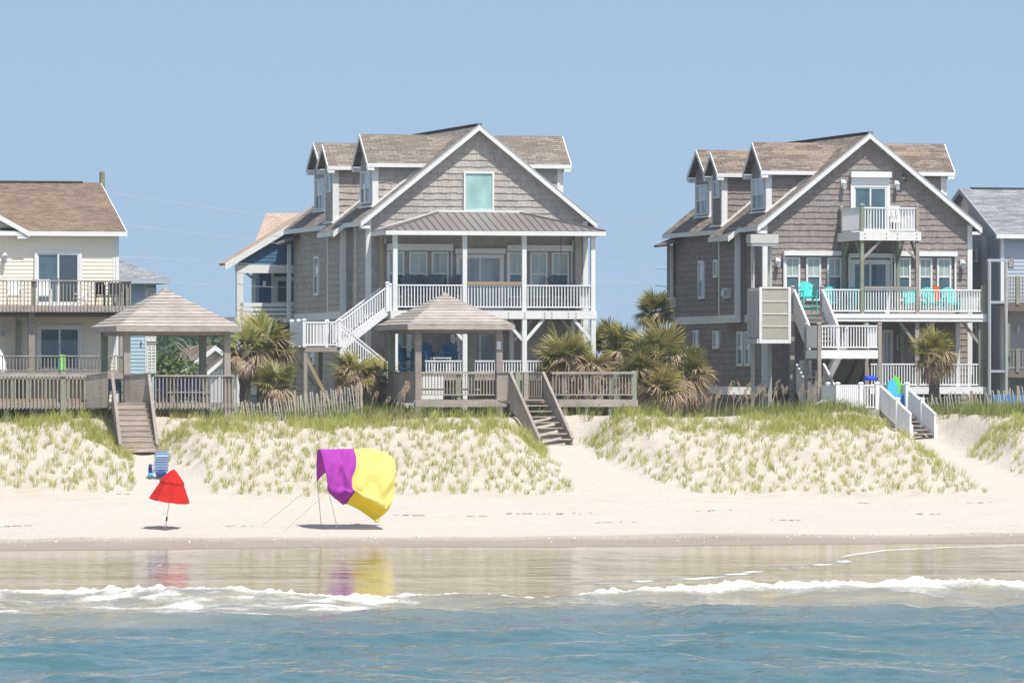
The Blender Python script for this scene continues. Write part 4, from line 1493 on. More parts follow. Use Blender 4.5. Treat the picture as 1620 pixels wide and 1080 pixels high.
Fl.box('cab_sill', cy0 + .0, cy1, -.1, .1, cz0, cz0 + .2, CORRUGATED, ca)
ht, hb2 = Z(371, 1205, -.3), Z(385, 1205, -.3)
hx0, hx1 = X(1184, -.4), X(1228, -.4)
hd = box('header', hx0, hx1, -.75, -.05, hb2, ht, CORRUGATED, lift)
box('header_lip', hx0 + .05, hx1 - .02, -.72, -.08, hb2 - .12, hb2 - .02, STEEL, hd)
for px in (1192.5, 1219.5):
    xx = X(px, -.25)
    box('mast', xx - .07, xx + .07, -.14, -.02, 4.2, hb2 - .12, CORRUGATED, lift)
    box('guide_rail', xx - .02, xx + .02, -.17, -.14, 4.2, hb2 - .12, STEEL, lift)
beam('cable', (hx0 + .2, -.6, hb2 - .1), (hx0 + .1, -.6, cz1 + .3), .02, .02, BLACK, lift)
# ------------------------------------------------------------------ cream house on the left
WY, YY = 2.6, 0.2
yellow = thing('beach_house', 'cream sided house with brown roof and two timber decks', 'house', (X(60, WY), WY, 4.6))
FY = Face('f', WY)
cx = lambda px, Y=WY: X(px, Y)
cr = X(187, WY)
cl = X(-330, WY)
zeY = Z(366, 120, WY - .4)
xro = X(200, WY - .4)
yrid = YX(159, xro)
zrid = Z(289, 159, yrid)
slY = (zrid - zeY) / (yrid - (WY - .4))
w = box('wall', cl, cr, WY, WY + .15, 4.3, zeY + .1, CREAM, yellow)
FY.laps('siding', w, cl, cr - .1, 4.3, zeY - .05, .165, CREAM)
ybk = 2 * yrid - WY
wr = box('wall', cr - .15, cr, WY + .16, ybk, 4.3, zeY + .1, CREAM, yellow)
Face('r', cr).laps('siding', wr, WY + .1, ybk, 4.3, zeY, .165, CREAM)
Face('r', cr - .1).prism('wall', [(WY, zeY + .1), (ybk, zeY + .1), (yrid, zrid - .15)], -.1, .0, CREAM, yellow)
box('corner_board', cr - .12, cr + .03, WY - .045, WY + .1, 4.3, zeY, WHITE, yellow)
box('recess_trim', X(178.5, WY), X(181.5, WY), WY - .04, WY, 4.3, zeY, WHITE, yellow)
rf = slab('roof', (cl, WY - .4, zeY), (xro, WY - .4, zeY), (xro, yrid, zrid), (cl, yrid, zrid), .13, ROOF_SAND, yellow)
slab('roof', (cl, 2 * yrid - WY + .4, zeY), (xro, 2 * yrid - WY + .4, zeY), (xro, yrid, zrid), (cl, yrid, zrid), .13, ROOF_SAND, yellow)
box('fascia', cl, xro + .02, WY - .45, WY - .405, zeY - .2, zeY - .01, WHITE, rf)
box('soffit', cl, xro, WY - .40, WY - .05, zeY - .2, zeY - .17, WHITE, rf)
Face('r', xro).prism('rake_board', [(WY - .42, zeY - .22), (WY - .42, zeY - .02), (yrid, zrid - .02), (yrid, zrid - .22)], .001, .04, WHITE, rf)
box('ridge_cap', cl, X(130, yrid), yrid - .15, yrid + .15, zrid - .03, zrid + .05, ROOF_SAND, rf)
# cross gable, mostly beyond the left edge
gxr, gxm = X(46, WY - .4), X(-110, WY - .4)
gz0 = zeY - .02
gz1 = gz0 + (gxr - gxm) * .54
FY.prism('wall', [(2 * gxm - gxr, gz0), (gxr - .3, gz0), (gxm, gz1 - .15)], .012, .03, CREAM, yellow)
FY.laps('siding', w, 0, 0, gz0 - .1, gz1 - .2, .165, CREAM, lambda z: (2 * gxm - gxr + (z - gz0 + .15) / .54, gxr - (z - gz0 + .15) / .54))
cg = slab('roof', (gxr, WY - .42, gz0 + .03), (gxr, yrid, gz0 + .03), (gxm, yrid, gz1 + .03), (gxm, WY - .42, gz1 + .03), .12, ROOF_SAND, yellow)
slab('roof', (2 * gxm - gxr, WY - .42, gz0 + .03), (2 * gxm - gxr, yrid, gz0 + .03), (gxm, yrid, gz1 + .03), (gxm, WY - .42, gz1 + .03), .12, ROOF_SAND, yellow)
FY.prism('rake_board', [(gxr + .02, gz0 - .22), (gxr + .02, gz0), (gxm, gz1), (gxm, gz1 - .22)], .46, .50, WHITE, cg)
FY.prism('rake_board', [(2 * gxm - gxr, gz0 - .22), (2 * gxm - gxr, gz0), (gxm, gz1), (gxm, gz1 - .22)], .46, .50, WHITE, cg)
FY.box('eave_return', gxr - .5, gxr, .0, .44, gz0 - .30, gz0 - .19, WHITE, cg)
FLY = Z(483, 100, YY)
FY.slider(cx(54), cx(129), FLY, Z(396, 90, WY), yellow, GLASS_DOOR, GLASS_DARK, .12)
wall_lamp(FY, cx(6.5), Z(411, 6, WY), yellow)
# upper deck
dxl, dxr = X(-300, YY), X(209, YY)
zfy = Z(493.5, 100, YY)
dk = box('deck', dxl, dxr, YY + .02, WY - .03, FLY - .14, FLY - .02, WOOD_GREY, yellow)
box('deck_rim', dxl, dxr, YY - .03, YY + .015, zfy, FLY - .01, WOOD_X, dk)
xj = dxl + 4
while xj < dxr - .1:
    box('joist', xj, xj + .05, YY + .02, WY - .04, zfy + .02, FLY - .145, WOOD_DARK, dk)
    xj += .42
box('deck_beam', dxl, dxr - .2, YY + .5, YY + .58, zfy - .2, zfy + .01, WOOD_DARK, dk)
rhy = Z(444, 100, YY) - FLY
railing(yellow, (X(-60, YY), YY - .05, FLY), (dxr - .02, YY - .05, FLY), rhy, WOOD_GREY, WOOD_X, .15, .04, drop=.24, rail2=False, topw=.14, toph=.05)
railing(yellow, (dxr - .05, YY, FLY), (dxr - .05, WY - .1, FLY), rhy, WOOD_GREY, WOOD_X, .15, .04, drop=.24, rail2=False, topw=.14, toph=.05)
for px, m_ in ((54, WOOD_GREEN), (202, WOOD_GREEN)):
    post(yellow, X(px, YY), YY + .07, FLY - .1, FLY + rhy + .05, .15, m_, 'rail_post')
post(yellow, X(53, YY), YY + .55, 4.2, zfy - .0, .26, WOOD_GREY, 'deck_post')
post(yellow, X(30, WY - .5), WY - .4, 4.2, zfy, .22, WOOD_GREEN, 'deck_post')
post(yellow, X(196, YY), YY + .55, 4.2, zfy, .22, WOOD_GREY, 'deck_post')
for sg in (-1, 1):
    beam('knee_brace', (X(53, YY) + sg * .1, YY + .55, zfy - .62), (X(53, YY) + sg * .78, YY + .55, zfy - .02), .07, .12, WOOD_TAN if sg > 0 else WOOD_GREY, yellow)
beam('knee_brace', (X(196, YY) - .1, YY + .55, zfy - .6), (X(196, YY) - .75, YY + .55, zfy - .02), .07, .12, WOOD_GREY, yellow)
# lower deck
LDY = Z(588, 100, YY)
FY.slider(cx(58), cx(129.5), LDY, Z(514, 90, WY), yellow, GLASS_DOOR, GLASS_DOOR, .12)
wall_lamp(FY, cx(3.5), Z(528, 4, WY), yellow)
ldk = box('lower_deck', dxl, X(196, YY), YY, WY - .04, LDY - .15, LDY, WOOD_GREY, yellow)
box('deck_rim', dxl, X(196, YY), YY - .06, YY - .005, LDY - .3, LDY - .01, WOOD_X, ldk)
rly = Z(563, 100, YY) - LDY
railing(yellow, (X(-60, YY), YY - .03, LDY), (X(194, YY), YY - .03, LDY), rly, WOOD_GREY, WOOD_X, .15, .04, low=.05, topw=.12, toph=.05)
for px in (-30, 20, 45, 72, 107, 134, 194):
    post(yellow, X(px, YY), YY + .02, 4.2, LDY + rly * (.18 if px not in (194,) else 1), .1, WOOD_GREEN, 'deck_post')

# ------------------------------------------------------------------ pale blue house behind it
YBk = 24.0
pale = thing('beach_house', 'pale blue sided house with grey hip roof behind the left gazebo', 'house', (X(200, YBk), YBk, 4))
hx0, hx1 = X(60, YBk), X(247, YBk)
zeP = Z(441, 230, YBk - .5)
w = box('wall', hx0, hx1, YBk, YBk + 9, 3.8, zeP - .05, PALE_BLUE, pale)
Face('f', YBk).laps('siding', w, hx0, X(231, YBk), 3.8, zeP - .1, .17, PALE_BLUE)
m = MB()
o = .55
E = [(hx0 - o, YBk - o, zeP), (hx1 + o, YBk - o, zeP), (hx1 + o, YBk + 9 + o, zeP), (hx0 - o, YBk + 9 + o, zeP)]
R0, R1 = (hx0 + 2.5, YBk + 4.5, zeP + 1.62), (hx1 - 2.6, YBk + 4.5, zeP + 1.62)
m.v = [*E, R0, R1]
m.f = [(0, 1, 5, 4), (1, 2, 5), (2, 3, 4, 5), (3, 0, 4), (0, 3, 2, 1)]
m.uv = [(p[0], p[2] * 3) for f in m.f for p in [m.v[i] for i in f]]
rf = m.build('roof', ROOF_GREY, pale)
box('fascia', hx0 - o - .02, hx1 + o + .02, YBk - o - .04, YBk - o - .002, zeP - .22, zeP + .02, SLATE_BLUE, rf)
box('fascia', hx1 + o + .002, hx1 + o + .04, YBk - o, YBk + 9 + o, zeP - .22, zeP + .02, SLATE_BLUE, rf)
FB = Face('f', YBk)
FB.box('corner_board', X(229.5, YBk), X(231.5, YBk), .0, .05, 3.8, zeP - .1, WHITE, pale)
for (a, b, t, bt) in ((232, 247, 455, 474), (231.5, 246.5, 528, 540), (231.5, 246.5, 546, 590)):
    z0_, z1_ = Z(bt, 240, YBk), Z(t, 240, YBk)
    lv = FB.ring('louvre', X(a, YBk), X(b, YBk), z0_, z1_, .07, .0, .07, WHITE, pale)
    n_ = max(3, int((z1_ - z0_) / .16))
    for k in range(n_):
        zz = z0_ + .07 + (k + .5) * (z1_ - z0_ - .14) / n_
        FB.box('slat', X(a, YBk) + .07, X(b, YBk) - .07, .0, .05, zz - .045, zz + .045, WHITE, lv)
    FB.box('mullion', X((a + b) / 2, YBk) - .03, X((a + b) / 2, YBk) + .03, .05, .075, z0_ + .07, z1_ - .07, WHITE, lv)
FB.box('belt_board', X(231.5, YBk), X(247, YBk), .0, .05, Z(545, 240, YBk), Z(541, 240, YBk), WOOD_GREY, pale)
FB.box('wall_lamp', X(223, YBk), X(225, YBk), .03, .15, Z(541, 240, YBk), Z(536, 240, YBk), WHITE, pale)
FB.box('corner_board', X(188, YBk), X(195, YBk), .0, .06, 3.8, Z(530, 190, YBk), WHITE, pale)

# ------------------------------------------------------------------ deep blue house with white gabled porch
YU = 18.5
blue = thing('beach_house', 'deep blue house with white gabled porch and pinkish roof', 'house', (X(430, YU), YU, 4))
FU = Face('f', YU)
ux = lambda px, Y=YU: X(px, Y)
uz = lambda py, px=420, Y=YU: Z(py, px, Y)
ax = ux(505)                                        # apex column of the porch gable
rk0 = (ux(356, YU - .25), Z(416, 356, YU - .25))
sU = .592
rkz = lambda x: rk0[1] + (ax - rk0[0] - abs(ax - x)) * sU
xlu, xru = ux(376), 2 * ax - ux(376)
b = FU.prism('gable_wall', [(xlu - .05, uz(419)), (xru, uz(419)), (ax, rkz(ax) - .25)], -.1, 0, DEEP_BLUE, blue)
FU.laps('siding', b, 0, 0, uz(419), rkz(ax) - .4, .16, DEEP_BLUE, lambda z: (max(xlu, ax - (rkz(ax) - .22 - z) / sU), min(xru, ax + (rkz(ax) - .22 - z) / sU)))
for sg in (-1, 1):
    xe = ax + sg * (ax - rk0[0])
    pr_ = slab('porch_roof', (xe, YU - .25, rk0[1]), (xe, YU + 1.2, rk0[1]), (ax, YU + 2.2, rkz(ax)), (ax, YU - .25, rkz(ax)), .12, ROOF_PINK, blue)
    FU.prism('rake_board', [(xe, rk0[1] - .32), (xe, rk0[1] - .01), (ax, rkz(ax) - .01), (ax, rkz(ax) - .32)], .251, .29, WHITE, pr_)
    slab('soffit', (xe, YU - .24, rk0[1] - .2), (xe, YU - .02, rk0[1] - .2), (ax, YU - .02, rkz(ax) - .2), (ax, YU - .24, rkz(ax) - .2), .03, WHITE, pr_)
box('porch_beam', xlu - .08, xru, YU - .06, YU + .25, uz(432), uz(419), WHITE, blue)
for x in (ux(379.5), ux(560)):
    post(blue, x, YU + .1, 3.7, uz(432), .30, WHITE, 'porch_post')
post(blue, ux(401, YU + 2.6), YU + 2.6, uz(485), uz(432), .16, WHITE, 'porch_post')
beam('knee_brace', (ux(401, YU + 2.6), YU + 2.6, uz(440)), (ux(388, YU + .3), YU + .4, uz(430)), .07, .1, WHITE, blue)
FU2 = Face('f', YU + 2.8)
bw_ = box('wall', ux(406, YU + 3.4), xru, YU + 2.8, YU + 4.3, 3.7, uz(400), DEEP_BLUE, blue)
FU2.laps('siding', bw_, ux(406, YU + 3.4), ux(520, YU + 2.8), 3.7, uz(415), .16, DEEP_BLUE)
FU2.slider(ux(433, YU + 2.8), ux(475, YU + 2.8), uz(482), uz(436), blue, GLASS_DOOR, GLASS_DOOR, .12)
FU2.box('door_trim', ux(429, YU + 2.8), ux(433, YU + 2.8), .02, .1, uz(482), uz(430), WHITE, blue)
# porch floor and slatted rail
fl = box('porch_floor', xlu - .1, xru, YU, YU + 2.75, uz(507), uz(501), WHITE, blue)
for k, (t, bt) in enumerate(((479, 485), (487, 492), (494, 499), (501, 507))):
    FU.box('rail_slat', xlu + .1, xru, .0, .05, uz(bt), uz(t), WHITE, blue)
for k, (t, bt) in enumerate(((582, 588), (590, 595), (597, 602), (604, 609), (613, 624))):
    FU.box('rail_slat', xlu + .1, xru, .0, .05, uz(bt), uz(t), WHITE, blue)
FU2.window(ux(438, YU + 2.8), ux(458, YU + 2.8), uz(590), uz(525), blue, GLASS_DOOR, GLASS_DARK)
lan = box('lantern', ux(416, YU + 1), ux(420, YU + 1), YU + .9, YU + 1.02, uz(452), uz(444), WHITE, blue)
box('lantern_chain', ux(417.7, YU + 1), ux(418.3, YU + 1), YU + .95, YU + .97, uz(444), uz(432), BLACK, lan)
# main hip roof
m = MB()
yr = YU + 6.2
ze_ = uz(430, 400, YU + 2)
zr_ = Z(337, 421, yr)
m.v = [(X(384, YU + 2), YU + 2, ze_), (xru + 3, YU + 2, ze_), (xru + 1, yr, ze_), (X(404, yr), yr, ze_), (X(421.5, yr), yr, zr_), (xru + .5, yr, zr_)]
m.f = [(0, 1, 5, 4), (1, 2, 5), (2, 3, 4, 5), (3, 0, 4), (0, 3, 2, 1)]
m.uv = [(p[0], p[2] * 1.5) for f in m.f for p in [m.v[i] for i in f]]
m.build('roof', ROOF_PINK, blue)

# ------------------------------------------------------------------ slate blue house on the right
W3 = 3.4
slate = thing('beach_house', 'slate blue sided house with grey roof behind the lift frame', 'house', (X(1640, W3), W3, 4.4))
F3, XL3, XR3 = Face('f', W3), X(1584, W3), X(1584, W3) + 11
L3 = Face('l', XL3)
ze3 = Z(370, 1590, W3 - .4)
xv = XL3 - .35
yr3 = YX(1518.5, xv)
zr3 = Z(298, 1518, yr3)
yb3 = 2 * yr3 - W3
w = box('wall', XL3, XR3, W3, W3 + .15, 4.3, ze3 + .05, SLATE_BLUE, slate)
F3.laps('siding', w, XL3 + .1, XR3, 4.3, ze3 - .1, .17, SLATE_BLUE)
w = box('wall', XL3, XL3 + .15, W3 + .151, yb3, 4.3, ze3 + .05, SLATE_BLUE, slate)
g_ = L3.prism('wall', [(W3, ze3 + .05), (yb3, ze3 + .05), (yr3, zr3 - .15)], -.12, -.001, SLATE_BLUE, slate)
L3.laps('siding', w, W3, yb3, 4.3, ze3 + .03, .17, SLATE_BLUE)
k3 = (zr3 - .15 - ze3) / (yr3 - W3)
L3.laps('siding', g_, 0, 0, ze3 + .03, zr3 - .2, .17, SLATE_BLUE, lambda z: (W3 + (z - ze3) / k3, yb3 - (z - ze3) / k3))
rf = slab('roof', (xv, W3 - .4, ze3), (XR3, W3 - .4, ze3), (XR3, yr3, zr3), (xv, yr3, zr3), .12, ROOF_GREY, slate)
rf2 = slab('roof', (xv, yb3 + .4, ze3), (XR3, yb3 + .4, ze3), (XR3, yr3, zr3), (xv, yr3, zr3), .12, ROOF_GREY, slate)
box('fascia', xv, XR3, W3 - .44, W3 - .402, ze3 - .2, ze3 - .01, WHITE, rf)
Lv = Face('l', xv)
Lv.prism('rake_board', [(W3 - .42, ze3 - .2), (W3 - .42, ze3), (yr3, zr3), (yr3, zr3 - .2)], .001, .03, SLATE_BLUE, rf)
Lv.prism('rake_board', [(yb3 + .42, ze3 - .2), (yb3 + .42, ze3), (yr3, zr3), (yr3, zr3 - .2)], .001, .03, SLATE_BLUE, rf2)
box('ridge_cap', X(1536, yr3), XR3, yr3 - .14, yr3 + .14, zr3 - .02, zr3 + .05, ROOF_GREY, rf)
box('corner_board', XL3 - .035, XL3 + .12, W3 - .04, W3 + .12, 4.3, ze3 - .1, WHITE, slate)
L3.box('corner_board', YX(1560, XL3) - .1, YX(1560, XL3) + .5, .0, .05, 4.3, ze3 - .05, WHITE, slate)
L3.box('down_pipe', YX(1571, XL3) - .05, YX(1571, XL3) + .05, .03, .1, 4.3, ze3, SLATE_BLUE, slate)
# oval vent
m = MB()
vc = (YX(1528, XL3), Z(328, 1528, yr3))
m.hexa([L3.pt(vc[0] + .55 * math.cos(t * math.pi / 8), .0, vc[1] + .5 * math.sin(t * math.pi / 8)) for t in range(16)], [L3.pt(vc[0] + .5 * math.cos(t * math.pi / 8), .06, vc[1] + .45 * math.sin(t * math.pi / 8)) for t in range(16)])
m.build('vent', WHITE, slate)
side_win(XL3, 1539, 1547.5, 393, 415, slate, GLASS_CURTAIN, GLASS_DARK, 0)
side_win(XL3, 1539, 1547.5, 515, 540, slate, GLASS_CURTAIN, GLASS_DARK, 0)
# its decks
YD3 = .9
for (zt_, zb_, top_, name) in ((478, 492, 439, 'deck'), (585, 597, 553, 'lower_deck')):
    zf = Z(zt_, 1605, YD3)
    dd = box(name, X(1590, YD3), XR3, YD3, W3 - .05, zf - .12, zf, WOOD_DARK, slate)
    box('deck_rim', X(1590, YD3), XR3, YD3 - .05, YD3 - .005, Z(zb_, 1605, YD3), zf - .005, WOOD_DARK, dd)
    railing(slate, (X(1591, YD3), YD3, zf), (X(1640, YD3), YD3, zf), Z(top_, 1605, YD3) - zf, WOOD_GREY, WOOD_GREEN, .14)
    for px in (1609, 1592):
        post(slate, X(px, YD3), YD3 - .02, zf - .1, Z(top_ - 2, 1605, YD3), .14, WOOD_GREEN, 'rail_post')
post(slate, X(1597, YD3), YD3 + .3, 4.3, Z(492, 1605, YD3), .2, WOOD_GREEN, 'deck_post')
F3.box('wall', XL3 + .13, XR3, .04, .06, Z(585, 1605, W3), Z(492, 1605, W3), GREY_SIDING, slate)
F3.box('wall_lamp', X(1607, W3), X(1611, W3), .06, .2, Z(527, 1605, W3), Z(516, 1605, W3), WHITE, slate)

# steel lift frame before it
lf = thing('lift_frame', 'tall grey steel lift frame without a cab beside the slate house', 'lift', (X(1578, -.6), -.6, 4.5))
zt_ = Z(414, 1578, -.6)
for px in (1565, 1591.5):
    xx = X(px, -.6)
    box('column', xx - .06, xx + .06, -.66, -.54, 4.5, zt_, STEEL, lf)
    box('guide_rail', xx - .02, xx + .02, -.70, -.66, 4.5, zt_, CORRUGATED, lf)
box('top_bar', X(1562, -.6), X(1597, -.6), -.68, -.5, zt_ + .001, zt_ + .12, STEEL, lf)
mo = box('motor', X(1595, -.6), X(1603, -.6), -.7, -.45, zt_ - .22, zt_ + .14, STEEL, lf)
for k in range(3):
    box('cooling_fin', X(1597, -.6) + k * .07, X(1597, -.6) + k * .07 + .03, -.72, -.43, zt_ - .3, zt_ + .2, WOOD_GREY, mo)
for py in (478, 587):
    box('cross_bar', X(1566, -.6), X(1590, -.6), -.64, -.56, Z(py + 2, 1578, -.6), Z(py - 2, 1578, -.6), STEEL, lf)

# ------------------------------------------------------------------ small house far behind
YF = 150.0
far = thing('far_house', 'small cream gabled house with red brown roof far behind the left gazebo', 'house', (X(335, YF), YF, 3.4))
q = lambda px, py, Y=YF: P(px, py, Y)
FF = Face('f', YF)
b0, b1, pk = q(303, 577), q(374, 577), q(338.5, 551)
FF.prism('gable_wall', [(b0.x, b0.z), (b1.x, b1.z), (pk.x, pk.z)], -.1, 0, CREAM, far)
box('wall', q(293, 577).x, q(384, 577).x, YF + .2, YF + 9, 3.2, b0.z - .02, GREY_SIDING, far)
for sg, e in ((-1, b0), (1, b1)):
    xe, zz = e.x + sg * .9, e.z - .55
    rr = slab('roof', (xe, YF - .4, zz), (xe, YF + 9, zz), (pk.x, YF + 9, pk.z + .2), (pk.x, YF - .4, pk.z + .2), .15, ROOF_SAND, far)
    FF.prism('rake_board', [(xe, zz - .35), (xe, zz), (pk.x, pk.z + .2), (pk.x, pk.z - .15)], .41, .5, WHITE, rr)
pk2, c0, c1 = q(354, 567, YF - 2), q(333, 583, YF - 2), q(376, 583, YF - 2)
Face('f', YF - 2).prism('gable_wall', [(c0.x, c0.z), (c1.x, c1.z), (pk2.x, pk2.z)], -.1, 0, GREY_SIDING, far)
for sg, e in ((-1, c0), (1, c1)):
    rr = slab('roof', (e.x + sg * .3, YF - 2.3, e.z - .2), (e.x + sg * .3, YF + .1, e.z - .2), (pk2.x, YF + .1, pk2.z + .15), (pk2.x, YF - 2.3, pk2.z + .15), .12, ROOF_SAND, far)
    Face('f', YF - 2).prism('rake_board', [(e.x + sg * .3, e.z - .5), (e.x + sg * .3, e.z - .2), (pk2.x, pk2.z + .15), (pk2.x, pk2.z - .15)], .31, .38, WHITE, rr)
box('wall', c0.x, c1.x, YF - 1.9, YF + .1, 3.2, c0.z, GREY_SIDING, far)
for (a, b) in ((336, 347), (350, 357), (364, 373)):
    Face('f', YF - 1.9).window(q(a, 590, YF - 2).x, q(b, 590, YF - 2).x, Z(591, 350, YF - 2), Z(582, 350, YF - 2), far, GLASS_CURTAIN, None, .12, 2, 0)

# ------------------------------------------------------------------ utility pole and its wires
WIRE = m_plain('grey_cable', (0.6, 0.6, 0.6), 0.6)
pole = thing('utility_pole', 'weathered wooden utility pole showing above the cream house roof', 'utility pole', (X(161.5, 17), 17, 4))
m = MB()
pt_ = P(161.5, 272, 17)
m.tube([(pt_.x, 17, 4), (pt_.x, 17, pt_.z)], [.16, .12], 10)
m.build('pole', POLE_WOOD, pole)
for k, (y0_, y1_, yend) in enumerate(((277, 300, 432), (303, 339, 470), (351, 381, 505), (404, 418, 530), (443, 453, 545))):
    m = MB()
    pts = []
    for i in range(41):
        t = i / 40
        px = 161.5 + t * 1300
        py = y0_ + (y1_ - y0_) / 238.5 * (px - 161.5) * (1 - .12 * t)
        pts.append(P(px, py, 17.0 + (0 if k else .3)))
    m.tube(pts, .008 if k else .005, 5, False)
    m.build('wire', WIRE, pole, smooth=True)
# ------------------------------------------------------------------ timber gazebos, walkways and steps on the dune
def gazebo_roof(root, x0, x1, y0, y1, zdeck, zeave, zapex, ov, n=13, beam_mat=None):
    """four posts, ring beam and a hipped roof of overlapping boards; x0..y1 are the post lines"""
    for (x, y, m_) in ((x0, y0, WOOD_GREY), (x1, y0, WOOD_GREY), (x0, y1, WOOD_GREEN), (x1, y1, WOOD_GREEN)):
        post(root, x, y, 4.0, zeave - .12, .26, m_, 'post')
    for (a, b, c, d_) in ((x0 - .13, x1 + .13, y0 - .06, y0 + .06), (x0 - .13, x1 + .13, y1 - .06, y1 + .06)):
        box('ring_beam', a, b, c, d_, zeave - .34, zeave - .13, WOOD_GREY, root)
    for x in (x0, x1):
        box('ring_beam', x - .06, x + .06, y0 + .061, y1 - .061, zeave - .34, zeave - .13, WOOD_GREY, root)
    A = Vector(((x0 + x1) / 2, (y0 + y1) / 2, zapex))
    E = [Vector((x0 - ov, y0 - ov, zeave)), Vector((x1 + ov, y0 - ov, zeave)), Vector((x1 + ov, y1 + ov, zeave)), Vector((x0 - ov, y1 + ov, zeave))]
    m = MB()
    m.v = [tuple(p - Vector((0, 0, .07))) for p in E] + [tuple(A - Vector((0, 0, .06)))]
    m.f = [(0, 1, 4), (1, 2, 4), (2, 3, 4), (3, 0, 4), (3, 2, 1, 0)]
    m.uv = []
    roof = m.build('roof', WOOD_DARK, root)
    rr = random.Random(int(x0 * 10))
    for k in range(4):
        P0, P1 = E[k], E[(k + 1) % 4]
        nrm = (P1 - P0).cross(A - P0).normalized()
        for i in range(n):
            v0, v1 = i / n, min(1, (i + 1.06) / n)
            a, b = P0.lerp(A, v0), P1.lerp(A, v0)
            c, d_ = P1.lerp(A, v1), P0.lerp(A, v1)
            o0, o1 = nrm * (.026 + rr.uniform(-.004, .008)), nrm * .004
            mm = MB()
            mm.hexa([a - nrm * .02, b - nrm * .02, c - nrm * .03, d_ - nrm * .03], [a + o0, b + o0, c + o1, d_ + o1])
            mm.build('roof_board', WOOD_X, roof)
        d2 = Vector((0, 0, -.20))
        q = (P1 - P0).normalized() * .03
        mm = MB()
        out = Vector((nrm.x, nrm.y, 0)).normalized() * .045
        mm.hexa([P0 + out + d2 - q, P1 + out + d2 + q, P1 + d2, P0 + d2], [P0 + out - q, P1 + out + q, P1, P0])
        mm.build('fascia', WOOD_X, roof)
    mm = MB()
    mm.hexa([A + Vector((a, b, -.05)) for a, b in ((-.14, -.14), (.14, -.14), (.14, .14), (-.14, .14))], [A + Vector((a, b, .07)) for a, b in ((-.03, -.03), (.03, -.03), (.03, .03), (-.03, .03))])
    mm.build('finial', WOOD_GREY, roof)


def board_panel(root, p, q, h0, h1, wdt=.135, low=0.0, cap=True, th=.03):
    """a solid guard of upright boards between p and q (floor points), tops following h0..h1"""
    p, q = Vector(p), Vector(q)
    d = q - p
    n = max(2, int(round(Vector((d.x, d.y, 0)).length / wdt)))
    up = Vector((0, 0, 1))
    g = beam('guard_rail', p + up * (h0 + .02), q + up * (h1 + .02), .13, .05, WOOD_GREY, root)
    out = Vector((d.y, -d.x, 0)).normalized() * th / 2
    for i in range(n):
        a, b = p.lerp(q, i / n), p.lerp(q, (i + .97) / n)
        ha, hb_ = h0 + (h1 - h0) * i / n, h0 + (h1 - h0) * (i + .97) / n
        m = MB()
        m.hexa([a - out + up * low, b - out + up * low, b + out + up * low, a + out + up * low], [a - out + up * ha, b - out + up * hb_, b + out + up * hb_, a + out + up * ha])
        m.build('guard_board', WOOD_GREY, g)
    return g


# ---- left gazebo
g1 = thing('gazebo', 'weathered timber gazebo with solid sided steps behind the red umbrella', 'gazebo', (X(280, -11.4), -11.4, 4.6))
yf = -11.4
ax0, ax1 = X(200.5, yf), X(359, yf)
ay1 = YX(165, ax0)
zd = Z(637, 200, yf)
ze_, za_ = Z(516.5, 284, yf - .48), Z(457, 260, (yf + ay1) / 2)
gazebo_roof(g1, ax0, ax1, yf, ay1, zd, ze_, za_, .48, 12)
yr_ = yf - .12
dk = box('deck', X(-300, yr_), X(370, yr_), yr_ + .02, ay1 + .6, zd - .14, zd, WOOD_GREY, g1)
for a, b in ((-300, 136), (244, 371)):
    box('deck_rim', X(a, yr_), X(b, yr_), yr_ - .03, yr_ + .015, Z(645, 200, yr_), zd - .005, WOOD_X, dk)
for px in (-60, 10, 55, 100, 320, 358):
    post(g1, X(px, yr_ + .2), yr_ + .25, 3.8, zd - .14, .20, WOOD_GREEN if px != 100 else WOOD_TAN, 'deck_post')
rh = Z(594, 60, yr_) - zd
railing(g1, (X(-120, yr_), yr_ - .06, zd), (X(136, yr_), yr_ - .06, zd), rh, WOOD_GREY, WOOD_X, .155, .05, drop=.26, rail2=False, topw=.15, toph=.06)
railing(g1, (X(243, yr_), yr_ - .06, zd), (X(370, yr_), yr_ - .06, zd), rh, WOOD_GREY, WOOD_X, .15, .05, drop=.26, rail2=False, topw=.15, toph=.06)
post(g1, X(99, yr_), yr_ + .02, 3.9, zd + rh + .18, .19, WOOD_GREEN, 'rail_post')
post(g1, X(368, yr_), yr_ + .1, 3.9, zd + rh - .05, .14, WOOD_GREEN, 'rail_post')
# bench inside, seen through the rail
bn = box('bench', X(-200, yr_ + .5), X(134, yr_ + .5), yr_ + .25, yr_ + .7, zd + .02, zd + .16, WOOD_TAN, g1)
# back rail of the platform
railing(g1, (X(205, ay1), ay1 + .4, zd), (X(330, ay1), ay1 + .4, zd), rh, WOOD_DARK, WOOD_DARK, .15, .05)
